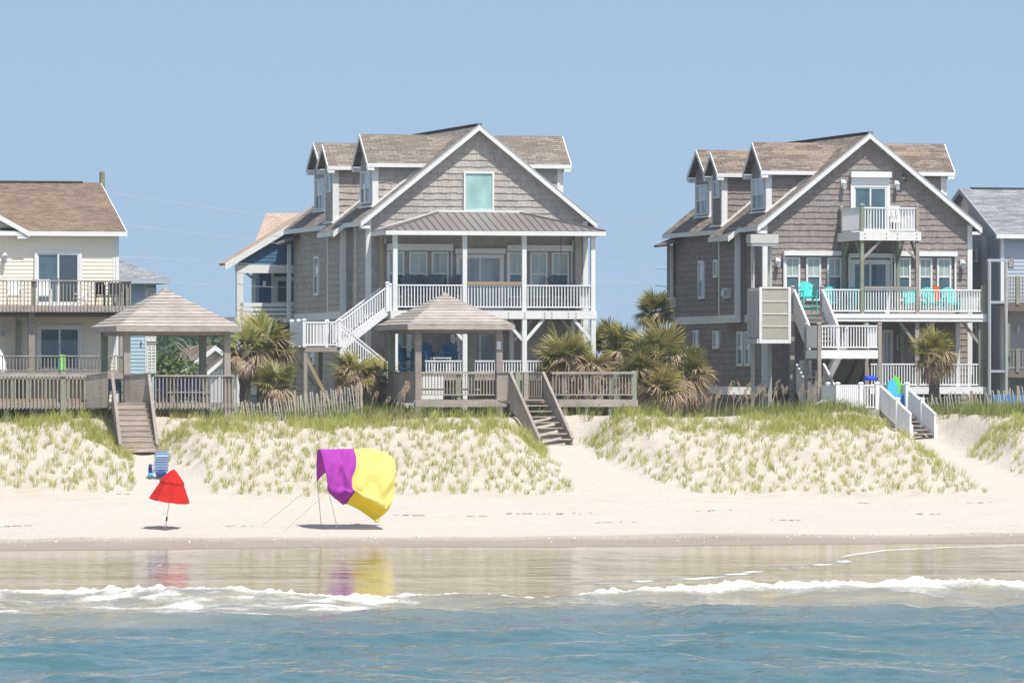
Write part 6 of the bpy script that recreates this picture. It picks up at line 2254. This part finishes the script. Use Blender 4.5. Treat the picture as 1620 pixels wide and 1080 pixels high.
navy = adirondack('deck_chair', 'x', NAVY, True)
lay(navy, [(651, 1.3, FL1, 0), (691, 1.25, FL1, .1), (727, 1.4, FL1, -.1), (884, 1.2, FL1, .05), (668, 1.6, FL1, -.05)],
    ['navy slatted deck chair leftmost on the taupe house porch', 'third navy deck chair from the left on the taupe porch', 'navy deck chair left of the sliding door on the taupe porch', 'lone navy deck chair at the right end of the taupe porch', 'second navy deck chair from the left on the taupe porch'], 'navy deck chairs on the porch', 1.12)
turq = adirondack('deck_chair', 'x', TURQUOISE)
lay(turq, [(1318, 1.3, FL2 + .12, 0), (1355, 1.5, FL2 + .1, .1), (1443, 1.1, FL2 + .1, -.1), (1474, 1.2, FL2 + .1, .1), (1505, 1.1, FL2 + .1, 0)],
    ['turquoise deck chair just right of the stair rail on the brown house deck', 'turquoise deck chair left of the deck sliding door', 'pale turquoise deck chair left of the right balcony post', 'turquoise deck chair with an orange towel over its arm', 'rightmost turquoise deck chair on the brown house deck'], 'turquoise deck chairs')
tallc = adirondack('bar_chair', 'tall turquoise bar chair at the head of the white stairs', TURQUOISE, True)
tallc['category'] = 'chair'
place(tallc, (X(1279, .6), .6, FL2), 0)
royal = adirondack('deck_chair', 'x', ROYAL, True)
lay(royal, [(680, .9, zp1, .2), (712, .9, zp1, -.2), (637, 1.2, zp1, .5)],
    ['blue slatted chair left of the patio table behind the middle gazebo', 'blue slatted chair right of the patio table behind the gazebo', 'blue slatted chair under the porch window behind the gazebo left post'], 'blue patio chairs')


def drape(name, label, cat, mat, x, y, z, w, hf, hb, th=.015, group=None):
    """a towel hung over a rail"""
    m = MB()
    r = random.Random(int(x * 100))
    n = 7
    pf = []
    for i in range(n + 1):
        u_ = x - w / 2 + w * i / n
        wob = .012 * math.sin(i * 2.1 + x)
        pf.append([(u_, y - .06 - wob - .02, z - hf * (1 + .03 * math.sin(i))), (u_, y - .055 - wob, z - hf * .5), (u_, y - .045, z), (u_, y, z + .02), (u_, y + .045, z), (u_, y + .055, z - hb)])
    for i in range(n):
        for j in range(5):
            m.poly([pf[i][j], pf[i + 1][j], pf[i + 1][j + 1], pf[i][j + 1]])
    o = m.build(name, mat, None, fix=False)
    return tag(o, label, cat, group)


drape('towel', 'orange towel hung over a turquoise deck chair', 'towel', ORANGE, X(1481, 1.0), 1.0, FL2 + 1.16, .28, .62, .3)
drape('towel', 'blue towel hung on the pale turquoise chair', 'towel', POOL_BLUE, X(1451, 1.0), 1.0, FL2 + 1.12, .14, .3, .2)
drape('towel', 'yellow and green striped towel on the lower rail of the cream house', 'towel', TOWEL3, X(98, YY), YY - .03, LDY + rly + .03, .26, .62, .4)

# ---- white plastic chairs on the cream house deck
def plastic_chair(label, x, y, z, rz, mat, group=None, h=1.08):
    o = thing('plastic_chair', label, 'chair', (0, 0, 0), 0, group)
    m = MB()
    for k in range(6):
        zz = .46 + k * (h - .46) / 6
        w = .27 - .02 * abs(k - 4) * .5
        m.hexa([(-w, .22 + .05 * k / 6 * 2, zz), (w, .22 + .05 * k / 6 * 2, zz), (w, .25 + .05 * k / 6 * 2, zz), (-w, .25 + .05 * k / 6 * 2, zz)],
               [(-w, .24 + .05 * k / 6 * 2, zz + .1), (w, .24 + .05 * k / 6 * 2, zz + .1), (w, .27 + .05 * k / 6 * 2, zz + .1), (-w, .27 + .05 * k / 6 * 2, zz + .1)])
    bk = m.build('backrest', mat, o)
    bk['kind'] = 'stuff'
    m = MB()
    m.hexa([(-.27, -.25, .40), (.27, -.25, .40), (.25, .25, .38), (-.25, .25, .38)], [(-.27, -.25, .45), (.27, -.25, .45), (.25, .25, .43), (-.25, .25, .43)])
    m.build('seat', mat, o)
    for sx in (-1, 1):
        beam('armrest', (sx * .29, -.26, .66), (sx * .27, .27, .68), .06, .03, mat, o)
        beam('leg', (sx * .29, -.25, 0), (sx * .28, -.25, .65), .05, .04, mat, o, (0, 1, 0))
        beam('leg', (sx * .27, .30, 0), (sx * .25, .24, h - .1), .05, .04, mat, o, (0, 1, 0))
    place(o, (x, y, z), rz)
    return o
plastic_chair('white plastic chair left of the upper sliding door of the cream house', X(24, 1.2), 1.2, FLY, .1, WHITE_PLASTIC, 'white chairs on the cream house deck', 1.12)
plastic_chair('white plastic chair before the upper sliding door with a purple towel', X(70, 1.2), 1.2, FLY, -.1, WHITE_PLASTIC, 'white chairs on the cream house deck', 1.12)
plastic_chair('black folding chair on the cream house upper deck', X(166, 1.2), 1.2, FLY, 2.2, BLACK, None, .98)
plastic_chair('grey chair by the right corner post of the cream house deck', X(184, 1.1), 1.1, FLY, 2.6, NAVY, None, .95)
drape('towel', 'purple towel over the left corner of a white chair', 'towel', LILAC, X(54.5, 1.1), 1.1, FLY + 1.08, .18, .34, .2)
# low folding beach chair
def sling_chair(label, x, y, z, rz, mat, group=None, s_=1.0):
    o = thing('beach_chair', label, 'chair', (0, 0, 0), 0, group)
    m = MB()
    pts = [(-.30, .30), (.05, .24), (.22, .30), (.42, .62), (.58, .95)]
    for k in range(len(pts) - 1):
        (a, za), (b, zb) = pts[k], pts[k + 1]
        m.hexa([(-.25, a, za), (.25, a, za), (.25, b, zb), (-.25, b, zb)], [(-.25, a, za + .015), (.25, a, za + .015), (.25, b, zb + .015), (-.25, b, zb + .015)])
    m.build('sling', mat, o)
    for sx in (-1, 1):
        m = MB()
        m.tube([(sx * .27, -.32, .0), (sx * .27, -.02, .30), (sx * .27, .30, .55)], .014, 6)
        m.build('frame', STEEL, o)
        m = MB()
        m.tube([(sx * .27, .45, .0), (sx * .27, .2, .27), (sx * .27, -.3, .29)], .014, 6)
        m.build('frame', STEEL, o)
        beam('armrest', (sx * .29, -.2, .5), (sx * .29, .32, .54), .05, .025, WHITE_PLASTIC, o)
    place(o, (x, y, z), rz, s_)
    return o
sling_chair('pale sling beach chair at the middle of the cream house deck', X(128, 1.0), 1.0, FLY, -1.35, WHITE_PLASTIC)

# ---- rocking chairs on the brown house
def rocker(label, x, y, z, rz):
    o = thing('rocking_chair', label, 'chair', (0, 0, 0))
    for sx in (-1, 1):
        m = MB()
        m.tube([(sx * .26, -.42, .10), (sx * .26, -.2, .04), (sx * .26, .1, .03), (sx * .26, .42, .09)], .022, 5)
        m.build('rocker', WHITE, o)
        beam('leg', (sx * .26, -.22, .05), (sx * .27, -.22, .66), .045, .045, WHITE, o, (0, 1, 0))
        beam('leg', (sx * .25, .22, .05), (sx * .25, .36, 1.12), .045, .045, WHITE, o, (0, 1, 0))
        beam('armrest', (sx * .29, -.30, .66), (sx * .27, .30, .68), .09, .03, WHITE, o)
    box('seat', -.26, .26, -.24, .24, .40, .44, WHITE, o)
    for k in range(5):
        xx = -.18 + k * .09
        beam('back_slat', (xx, .24, .46), (xx, .34, 1.06), .055, .018, WHITE, o, (0, 1, 0))
    beam('back_rail', (-.28, .355, 1.1), (.28, .355, 1.1), .03, .10, WHITE, o)
    beam('back_rail', (-.26, .26, .5), (.26, .26, .5), .03, .06, WHITE, o)
    place(o, (x, y, z), rz)
rocker('white rocking chair on the balcony of the brown house', X(1420, .9), .9, BZ, .15)
rocker('white rocking chair under the deck left of the stairs', X(1279, 1.6), 1.6, LD, .1)

# ---- boards, bags by the white steps
def board(name, label, cat, mat, x, y, z, h, w, lean, rim=None):
    m = MB()
    n = 14
    pts = []
    for k in range(n):
        t = k / (n - 1)
        pts.append((-w / 2 * (1 - max(0, (t - .72) / .28) ** 2.2) ** .5 * (.86 + .14 * math.sin(t * 3.1)), h * t))
    out = [(a, b) for a, b in pts] + [(-a, b) for a, b in pts[::-1]]
    m.hexa([(a, -.03, b) for a, b in out], [(a, .03, b) for a, b in out])
    M = Matrix.Translation((x, y, z)) @ Matrix.Rotation(lean, 4, 'Y') @ Matrix.Rotation(-.25, 4, 'X')
    o = thing(name, label, cat, (x, y, z))
    m.build('deck', mat, o, M)
    if rim:
        m = MB()
        m.hexa([(a * 1.05, .032, b * 1.01) for a, b in out], [(a * 1.05, .055, b * 1.01) for a, b in out])
        m.build('underside', rim, o, M)
bz_ = Z(648, 1412, -6.2)
board('bodyboard', 'sky blue bodyboard leaning at the top of the white steps', 'bodyboard', BOARD_BLUE, X(1411, -6.6), -6.6, bz_, 1.36, .46, .10, TEAL)
board('bodyboard', 'lime green and orange bodyboard behind the sky blue one', 'bodyboard', BOARD_GREEN, X(1419, -6.3), -6.3, bz_, 1.5, .42, .04, BOARD_ORANGE)
board('bodyboard', 'small teal bodyboard right of the green one', 'bodyboard', POOL_BLUE, X(1428, -6.5), -6.5, bz_, .75, .34, -.1, BOARD_GREEN)


def lump(name, label, cat, mat, c, r_, seed=1, sq=.8, group=None, parent=None, m2=None):
    """a soft crumpled bag"""
    bm = bmesh.new()
    bmesh.ops.create_icosphere(bm, subdivisions=3, radius=1)
    rr = np.random.default_rng(seed)
    ph = rr.uniform(0, 6, 6)
    for v_ in bm.verts:
        d_ = v_.co
        k = 1 + .12 * math.sin(4 * d_.x + ph[0]) * math.cos(3 * d_.z + ph[1]) + .08 * math.sin(7 * d_.y + 5 * d_.x + ph[2])
        v_.co = Vector((d_.x * r_[0] * k, d_.y * r_[1] * k, max(d_.z, -sq) * r_[2] * k))
    me = bpy.data.meshes.new(name)
    bm.to_mesh(me)
    bm.free()
    me.materials.append(mat)
    me.polygons.foreach_set('use_smooth', [True] * len(me.polygons))
    o = mesh_obj(name, me, parent, Matrix.Translation(c))
    if label:
        tag(o, label, cat, group)
    return o


lump('bag', 'royal blue bag resting on the white rail of the beach steps', 'bag', ROYAL_BLUE, (X(1377, -6.8), -6.8, Z(600, 1377, -6.8)), (.30, .16, .17), 3, .25)
lump('bag', 'blue and teal mesh bag at the foot of the bodyboards', 'bag', TEAL, (X(1420, -6.9), -6.95, Z(642, 1420, -6.9)), (.16, .14, .17), 4)
# blue pool boxes behind the right fence
for px, lb in ((1583, 'left bright blue plastic tub behind the right sand fence'), (1611, 'right bright blue plastic tub behind the right sand fence')):
    m = MB()
    xx, zz = X(px, -4.2), Z(640, px, -4.2)
    m.hexa([(xx - .33, -4.4, zz), (xx + .33, -4.4, zz), (xx + .33, -3.9, zz), (xx - .33, -3.9, zz)], [(xx - .4, -4.45, zz + .42), (xx + .4, -4.45, zz + .42), (xx + .4, -3.85, zz + .42), (xx - .4, -3.85, zz + .42)])
    tag(m.build('plastic_tub', POOL_BLUE), lb, 'tub', 'blue tubs')

# ---- chairs stacked under the left gazebo, and a grill on the deck
plastic_chair('dark chair in the opening beside the left gazebo steps', X(185, -9.6), -9.6, zd, .2, NAVY, None, .95)
for k, px in enumerate((262, 290, 318)):
    sling = sling_chair(['left dark sling chair behind the left gazebo rail', 'middle dark sling chair behind the left gazebo rail', 'right dark sling chair behind the left gazebo rail'][k], X(px, -10.2), -10.2, zd, [.2, -.15, .3][k], BLUE_BAG, 'dark sling chairs under the left gazebo', 1.0)
tb_ = thing('bench_table', 'low pale bench behind the left gazebo rail', 'bench', (X(300, -10.8), -10.8, zd))
box('top', X(265, -10.8), X(334, -10.8), -10.95, -10.65, zd + .40, zd + .45, WOOD_PALE, tb_)
for px in (272, 327):
    box('leg', X(px, -10.8) - .04, X(px, -10.8) + .04, -10.9, -10.7, zd, zd + .40, WOOD_PALE, tb_)
# white patio table behind the middle gazebo
tw = thing('patio_table', 'white patio table between the blue chairs', 'table', (X(696, .2), .2, zp1))
box('top', X(683, .2), X(712, .2), -.05, .6, zp1 + .68, zp1 + .72, WHITE_PLASTIC, tw)
for px in (685, 710):
    for y in (.0, .55):
        box('leg', X(px, .2) - .02, X(px, .2) + .02, y - .02, y + .02, zp1, zp1 + .68, WHITE_PLASTIC, tw)
# shower post and towel at far left lower deck
sh = thing('outdoor_shower', 'outdoor shower head on the lower deck of the cream house', 'shower', (X(0, 1), 1, LDY))
m = MB()
a = P(-3, 560, 1.0)
m.tube([(a.x, 1, LDY), (a.x, 1, Z(541, 0, 1)), (a.x + .12, 1, Z(538.5, 0, 1)), (a.x + .3, 1, Z(541, 0, 1))], .02, 6)
m.build('pipe', STEEL, sh)
m = MB()
m.tube([(a.x + .3, 1, Z(541, 0, 1)), (a.x + .32, 1, Z(544, 0, 1))], [.03, .07], 8)
m.build('shower_head', STEEL, sh)
board('surfboard', 'white surfboard leaning by the shower at the left edge', 'surfboard', WHITE_PLASTIC, X(7, .6), .6, LDY, 1.05, .3, -.25)

# ------------------------------------------------------------------ red umbrella, tilted
ub = P(261.5, 834, -32.2)
ub.z = float(gz(np.array([ub.x]), np.array([ub.y]))[0])
um = thing('beach_umbrella', 'half closed red beach umbrella on a leaning white pole', 'umbrella', ub)
top = P(275, 741.5, -32.4)
axis = (top - ub).normalized()
m = MB()
m.tube([ub - axis * .3, ub + axis * 1.05], .017, 8)
m.build('pole', WHITE_PLASTIC, um)
m = MB()
m.tube([ub + axis * .95, top - axis * .05], .013, 8)
m.build('upper_pole', STEEL, um)
m = MB()
m.tube([ub + axis * .30, ub + axis * .46], .032, 8)
m.build('tilt_lock', BLACK, um)
# canopy: eight drooping panels
ex = axis.cross(Vector((0, 1, 0))).normalized()
ey = axis.cross(ex).normalized()
def dome(prof, n, z0, sq=1.0, sag=.16, jit=.03, seed=2):
    r = random.Random(seed)
    rings = []
    for (rad, dz) in prof:
        ring = []
        for k in range(n * 4):
            t = 2 * math.pi * k / (n * 4)
            ph_ = (k % 4) / 4
            dip = sag * rad * math.sin(math.pi * ph_)
            rr_ = rad * (1 - .17 * math.sin(math.pi * ph_)) * (1 + r.uniform(-jit, jit) * .3)
            ring.append(top + ex * (rr_ * math.cos(t) * sq) + ey * (rr_ * math.sin(t)) + axis * (dz + dip * .35 * (1 if dz > -1.0 else -.6)))
        rings.append(ring)
    m = MB()
    N_ = n * 4
    for ring in rings:
        m.v += [tuple(p) for p in ring]
    for j in range(len(rings) - 1):
        for k in range(N_):
            k2 = (k + 1) % N_
            m.f.append((j * N_ + k, j * N_ + k2, (j + 1) * N_ + k2, (j + 1) * N_ + k))
    m.uv = []
    return m
cn = dome([(.06, -.42), (.38, -.44), (.44, -.51), (.59, -.80), (.75, -1.14), (.77, -1.20)], 8, 0)
cnp = cn.build('canopy', RED, um, smooth=False, fix=False)
dome([(.005, .0), (.14, -.10), (.32, -.30), (.47, -.47), (.49, -.53)], 8, 0, seed=4).build('vent_cap', RED, cnp, fix=False)
for k in range(8):
    t = 2 * math.pi * k / 8
    d_ = ex * math.cos(t) + ey * math.sin(t)
    beam('rib', top + axis * -.36 + d_ * .04, top + d_ * .75 - axis * 1.17, .012, .012, STEEL, um)
lump('umbrella_cover', 'small grey bag under the right edge of the red umbrella', 'bag', WOOD_GREY, top + ex * -.0 + Vector((.62, .1, -1.36)), (.14, .1, .08), 8) if False else None

# ------------------------------------------------------------------ blue striped beach chair on the path
cand = [(abs(HORIZON - (float(gz(np.array([X(252, y_)]), np.array([y_]))[0]) - CAM.z) / ((y_ - CAM.y) / (CS - (252 - 810) / FPX * SN)) * FPX - 755), y_) for y_ in np.arange(-24, -14.5, .1)]
bc = P(252, 755, float(min(cand)[1]))
bc.z = float(gz(np.array([bc.x]), np.array([bc.y]))[0])
bch = thing('beach_chair', 'blue striped backpack beach chair at the foot of the timber steps', 'chair', bc, .1)
Mb = Matrix.Translation(bc) @ Matrix.Rotation(.0, 4, 'Z') @ Matrix.Scale(.96, 4)
m = MB()
n_ = 10
for k in range(n_):
    a, b = k / n_, (k + 1) / n_
    f_ = lambda t: (-.30 + .28 * t * 0 - .05 - .28 * t, .26 + .78 * t)
    (ya_, za_1), (yb_1, zb_1) = f_(a), f_(b)
    m.hexa([(-.27, ya_, za_1), (.27, ya_, za_1), (.27, ya_ + .015, za_1), (-.27, ya_ + .015, za_1)], [(-.27, yb_1, zb_1), (.27, yb_1, zb_1), (.27, yb_1 + .015, zb_1), (-.27, yb_1 + .015, zb_1)])
bk = m.build('backrest', STRIPE, bch, Mb)
bk['kind'] = 'stuff'
m = MB()
m.hexa([(-.27, -.34, .24), (.27, -.34, .24), (.27, .2, .22), (-.27, .2, .22)], [(-.27, -.34, .26), (.27, -.34, .26), (.27, .2, .24), (-.27, .2, .24)])
m.build('seat', STRIPE, bch, Mb)
m = MB()
m.hexa([(-.24, -.60, .86), (.24, -.60, .86), (.22, -.58, 1.08), (-.22, -.58, 1.08)], [(-.24, -.53, .86), (.24, -.53, .86), (.22, -.52, 1.08), (-.22, -.52, 1.08)])
m.build('headrest', STRIPE, bch, Mb)
for sx in (-1, 1):
    m = MB()
    m.tube([(sx * .29, .25, .0), (sx * .29, -.1, .24), (sx * .29, -.34, .27), (sx * .29, -.53, 1.13)], .013, 6)
    m.build('frame', STEEL, bch, Mb)
    m = MB()
    m.tube([(sx * .30, -.62, .0), (sx * .30, -.2, .3), (sx * .30, .1, .48)], .013, 6)
    m.build('frame', STEEL, bch, Mb)
    m = MB()
    m.tube([(sx * .33, -.45, .50), (sx * .34, -.1, .52), (sx * .33, .18, .48)], .025, 6)
    m.build('armrest', STEEL, bch, Mb)
lump('storage_pouch', None, None, BLUE_BAG, (0, 0, 0), (.24, .10, .13), 6, .8, None, bch).matrix_basis = Mb @ Matrix.Translation((0, -.42, .16))
lump('beach_bag', 'dark blue bag hung on the left arm of the striped beach chair', 'bag', BLUE_BAG, bc + Vector((-.40, -.2, .34)), (.08, .14, .2), 12, .9)
lump('beach_bag', 'light blue bag beside the leg of the striped beach chair', 'bag', POOL_BLUE, bc + Vector((-.42, -.35, .09)), (.09, .12, .11), 13, .6)

# ------------------------------------------------------------------ purple and yellow wind canopy
YC = -32.6
cp = thing('beach_canopy', 'billowing purple and yellow beach canopy on the sand', 'canopy', (X(560, YC), YC, .8))
# rows from the far (inland) foot over the top to the near hanging edge; columns left to right; (px, py, depth offset)
Lx = [501, 515, 531, 545, 561, 580, 600, 618, 627]
grid = [
    # inner side reached behind: hangs at the back
    [(501, 763, .5), (507, 755, .9), (513, 749, 1.3), (522, 745, 1.6), (540, 745, 1.8), (565, 750, 1.9), (588, 760, 1.9), (606, 770, 1.8), (618, 780, 1.6)],
    [(500.5, 735, .4), (507, 728, .9), (514, 722, 1.2), (524, 720, 1.5), (541, 720, 1.6), (566, 722, 1.7), (589, 728, 1.7), (608, 738, 1.6), (622, 748, 1.4)],
    [(502, 712, .25), (515, 711, .5), (531, 710.5, .6), (545, 710, .7), (561, 710, .8), (580, 709, .85), (600, 713, .9), (616, 720, .9), (624, 727, .8)],
    [(507, 713, -.05), (519, 714, .0), (533, 714, .05), (546, 713, .05), (561, 713, .1), (581, 714, .1), (601, 721, .1), (616, 729, .15), (625, 736, .2)],
    [(511, 727, -.35), (523, 729, -.30), (536, 732, -.30), (548, 731, -.32), (561.5, 730, -.30), (581, 733, -.30), (601, 740, -.30), (616, 746, -.25), (626, 749, -.1)],
    [(514, 745, -.5), (526, 749, -.52), (538, 752, -.46), (550, 754, -.52), (561, 752, -.50), (580, 756, -.52), (600, 761, -.5), (615, 764, -.4), (625.5, 766, -.25)],
    [(517, 762, -.55), (528, 766, -.62), (540, 770, -.55), (551, 773, -.62), (560, 774, -.6), (579, 779, -.6), (599, 783, -.58), (613, 786, -.5), (622, 786, -.35)],
    [(519.5, 777, -.5), (530, 780, -.62), (541, 780, -.56), (552, 780, -.62), (559, 778, -.6), (578, 788, -.62), (597, 798, -.6), (609, 803, -.5), (616, 803, -.35)],
    [(528, 787, .15), (535, 792, .2), (541, 797, .25), (544, 798, .25), (548, 797, .25), (566, 805, .25), (581, 815, .2), (593, 822, .1), (606, 815, .1)],
]
def surf(c0, c1, sub=5):
    """smooth patch between columns c0..c1 of the grid"""
    G = np.array([[list(P(px, py, YC + (dy * .45 if dy > 0 else dy))) for (px, py, dy) in row] for row in grid])
    from_r, from_c = np.arange(G.shape[0]), np.arange(G.shape[1])
    R_ = np.linspace(0, G.shape[0] - 1, (G.shape[0] - 1) * sub + 1)
    C_ = np.linspace(c0, c1, (c1 - c0) * sub + 1)

    def cr(A, t):
        i = np.clip(np.floor(t).astype(int), 0, len(A) - 2)
        f_ = (t - i)[:, None, None]
        p = lambda j: A[np.clip(i + j, 0, len(A) - 1)]
        return .5 * ((2 * p(0)) + (-p(-1) + p(1)) * f_ + (2 * p(-1) - 5 * p(0) + 4 * p(1) - p(2)) * f_ ** 2 + (-p(-1) + 3 * p(0) - 3 * p(1) + p(2)) * f_ ** 3)
    A = cr(G, R_)
    B = cr(np.swapaxes(A, 0, 1), C_)
    B = np.swapaxes(B, 0, 1)
    # creases
    rr_, cc_ = np.meshgrid(R_, C_, indexing='ij')
    body = np.clip((rr_ - 2.2) / 1.2, 0, 1) * np.clip((8 - rr_) / 1.0, 0, 1)
    cre = .17 * vnoise(cc_ * .9 + rr_ * .75, rr_ * .5 - cc_ * .25, 7) + .10 * vnoise(cc_ * 2.3 + rr_ * 1.5, rr_ * .9 - cc_ * .7, 9)
    fold = (1 - np.abs(np.sin(cc_ * 1.9 - rr_ * 1.15 + 1.3 * vnoise(cc_ * .6, rr_ * .6, 3)))) ** 2.5
    cre = cre * .8 - .10 * fold * (.5 + .5 * vnoise(cc_ * .8, rr_ * .8, 15))
    B[..., 1] += cre * body
    B[..., 2] += .045 * vnoise(cc_ * 1.7, rr_ * 1.3, 12) * body
    B[..., 0] += .07 * np.sin(rr_ * 1.9 + .6) * np.exp(-((cc_ - 4) / .9) ** 2) * body
    return B
HEM_Y = m_cloth('shaded_yellow_nylon', (0.88, 0.66, 0.02), trans=.25)  # the panel's yellow cloth; the folded underside's dimmer light is put into the colour
HEM_P = m_cloth('shaded_purple_nylon', (0.33, 0.03, 0.36), trans=.25)  # same purple cloth, darkened: shade of the turned-under fold painted in
for (c0, c1, mt_, hm, nm) in ((0, 4, PURPLE, HEM_P, 'purple_panel'), (4, 8, YELLOW, HEM_Y, 'yellow_panel')):
    B = surf(c0, c1)
    cut = 35
    pn = mesh_obj(nm, grid_mesh(nm, B[:cut + 1, :, 0], B[:cut + 1, :, 1], B[:cut + 1, :, 2], mt_), cp)
    mesh_obj('hem', grid_mesh('hem', B[cut:, :, 0], B[cut:, :, 1], B[cut:, :, 2], hm), pn)
def g_at(px, Y):
    x = X(px, Y)
    return Vector((x, Y, float(gz(np.array([x]), np.array([Y]))[0])))
for (px, py, dy, ex_, ey_) in ((502, 763, .22, 509, -32.2), (520, 778, -.5, 535, -32.9)):
    m = MB()
    a = P(px, py, YC + dy)
    m.tube([a, g_at(ex_, ey_) - Vector((0, 0, .05))], .012, 6)
    m.build('pole', ROPE, cp)
for (px, py, dy, ex_, ey_) in ((501, 762, .22, 415, -31.3), (519, 777, -.5, 448, -33.4)):
    m = MB()
    m.tube([P(px, py, YC + dy), g_at(ex_, ey_)], .007, 5)
    m.build('guy_rope', ROPE, cp)
lump('sand_bag', None, None, YELLOW, P(596, 823, YC - .3), (.1, .1, .08), 5, .8, None, cp)

# ------------------------------------------------------------------ wrack and shells on the sand
r = random.Random(21)
m = MB()
for (px, py, n, L) in ((640, 816, 22, 45), (20, 826, 20, 42), (890, 815, 26, 50), (820, 814, 16, 30), (755, 818, 14, 30), (1130, 812, 12, 30), (1540, 806, 10, 30), (380, 828, 10, 26), (1370, 803, 8, 22), (195, 794, 6, 14), (1460, 818, 12, 40), (560, 826, 8, 20), (1240, 824, 14, 60), (980, 826, 12, 50)):
    for k in range(n // 2):
        q_ = px + r.gauss(0, .38) * L
        Yq = -32.0 + (830 - py) * .27 + r.uniform(-.12, .12)
        g = g_at(q_, Yq)
        a = r.uniform(-.5, .5)
        ln = r.uniform(.03, .13)
        m.bar(g + Vector((-math.cos(a) * ln, -math.sin(a) * ln, .012)), g + Vector((math.cos(a) * ln, math.sin(a) * ln, .018)), r.uniform(.012, .04), .015)
tag(m.build('wrack', m_plain('dry_seaweed', (0.26, 0.20, 0.15), .9)), 'scraps of dry seaweed along the upper beach', 'seaweed', None, 'stuff')
def m_shells():
    k = N('shell_bits')
    return k.done(k.ramp(k.noise(k.pos(), 6, 2), [(0.35, (0.16, 0.10, 0.06)), (0.5, (0.42, 0.30, 0.18)), (0.62, (0.75, 0.70, 0.62))]), .6)
m = MB()
for k in range(800):
    q_ = r.uniform(-40, 1660)
    Yq = -35.8 - abs(r.gauss(0, 1.5)) + .35 * math.sin(q_ * .01)
    g = g_at(q_, Yq)
    s_ = r.uniform(.008, .026) * (1.5 if r.random() < .12 else 1)
    m.hexa([g + Vector((-s_, -s_, -.01)), g + Vector((s_, -s_ * .8, -.01)), g + Vector((s_ * .9, s_, -.01)), g + Vector((-s_, s_ * .8, -.01))],
           [g + Vector((-s_ * .5, -s_ * .4, s_)), g + Vector((s_ * .5, -s_ * .4, s_ * .9)), g + Vector((s_ * .4, s_ * .5, s_)), g + Vector((-s_ * .5, s_ * .4, s_ * .8))])
tag(m.build('shells', m_shells()), 'broken shells strewn along the wet sand', 'shells', None, 'stuff')
# ------------------------------------------------------------------ the summer air
hz = bpy.data.materials.new('haze')
hz.use_nodes = True
hn = hz.node_tree
for n_ in list(hn.nodes):
    if n_.type != 'OUTPUT_MATERIAL':
        hn.nodes.remove(n_)
pv = hn.nodes.new('ShaderNodeVolumePrincipled')
pv.inputs['Color'].default_value = (0.86, 0.92, 1.0, 1)
pv.inputs['Density'].default_value = 0.0002
pv.inputs['Anisotropy'].default_value = 0.2
hn.links.new(pv.outputs[0], [n_ for n_ in hn.nodes if n_.type == 'OUTPUT_MATERIAL'][0].inputs['Volume'])
m = MB()
m.box(-4800, 4800, -4100, 6100, -24, 20)
hzo = m.build('haze', hz)
tag(hzo, 'thin pale summer haze over the shore', None, None, 'stuff')
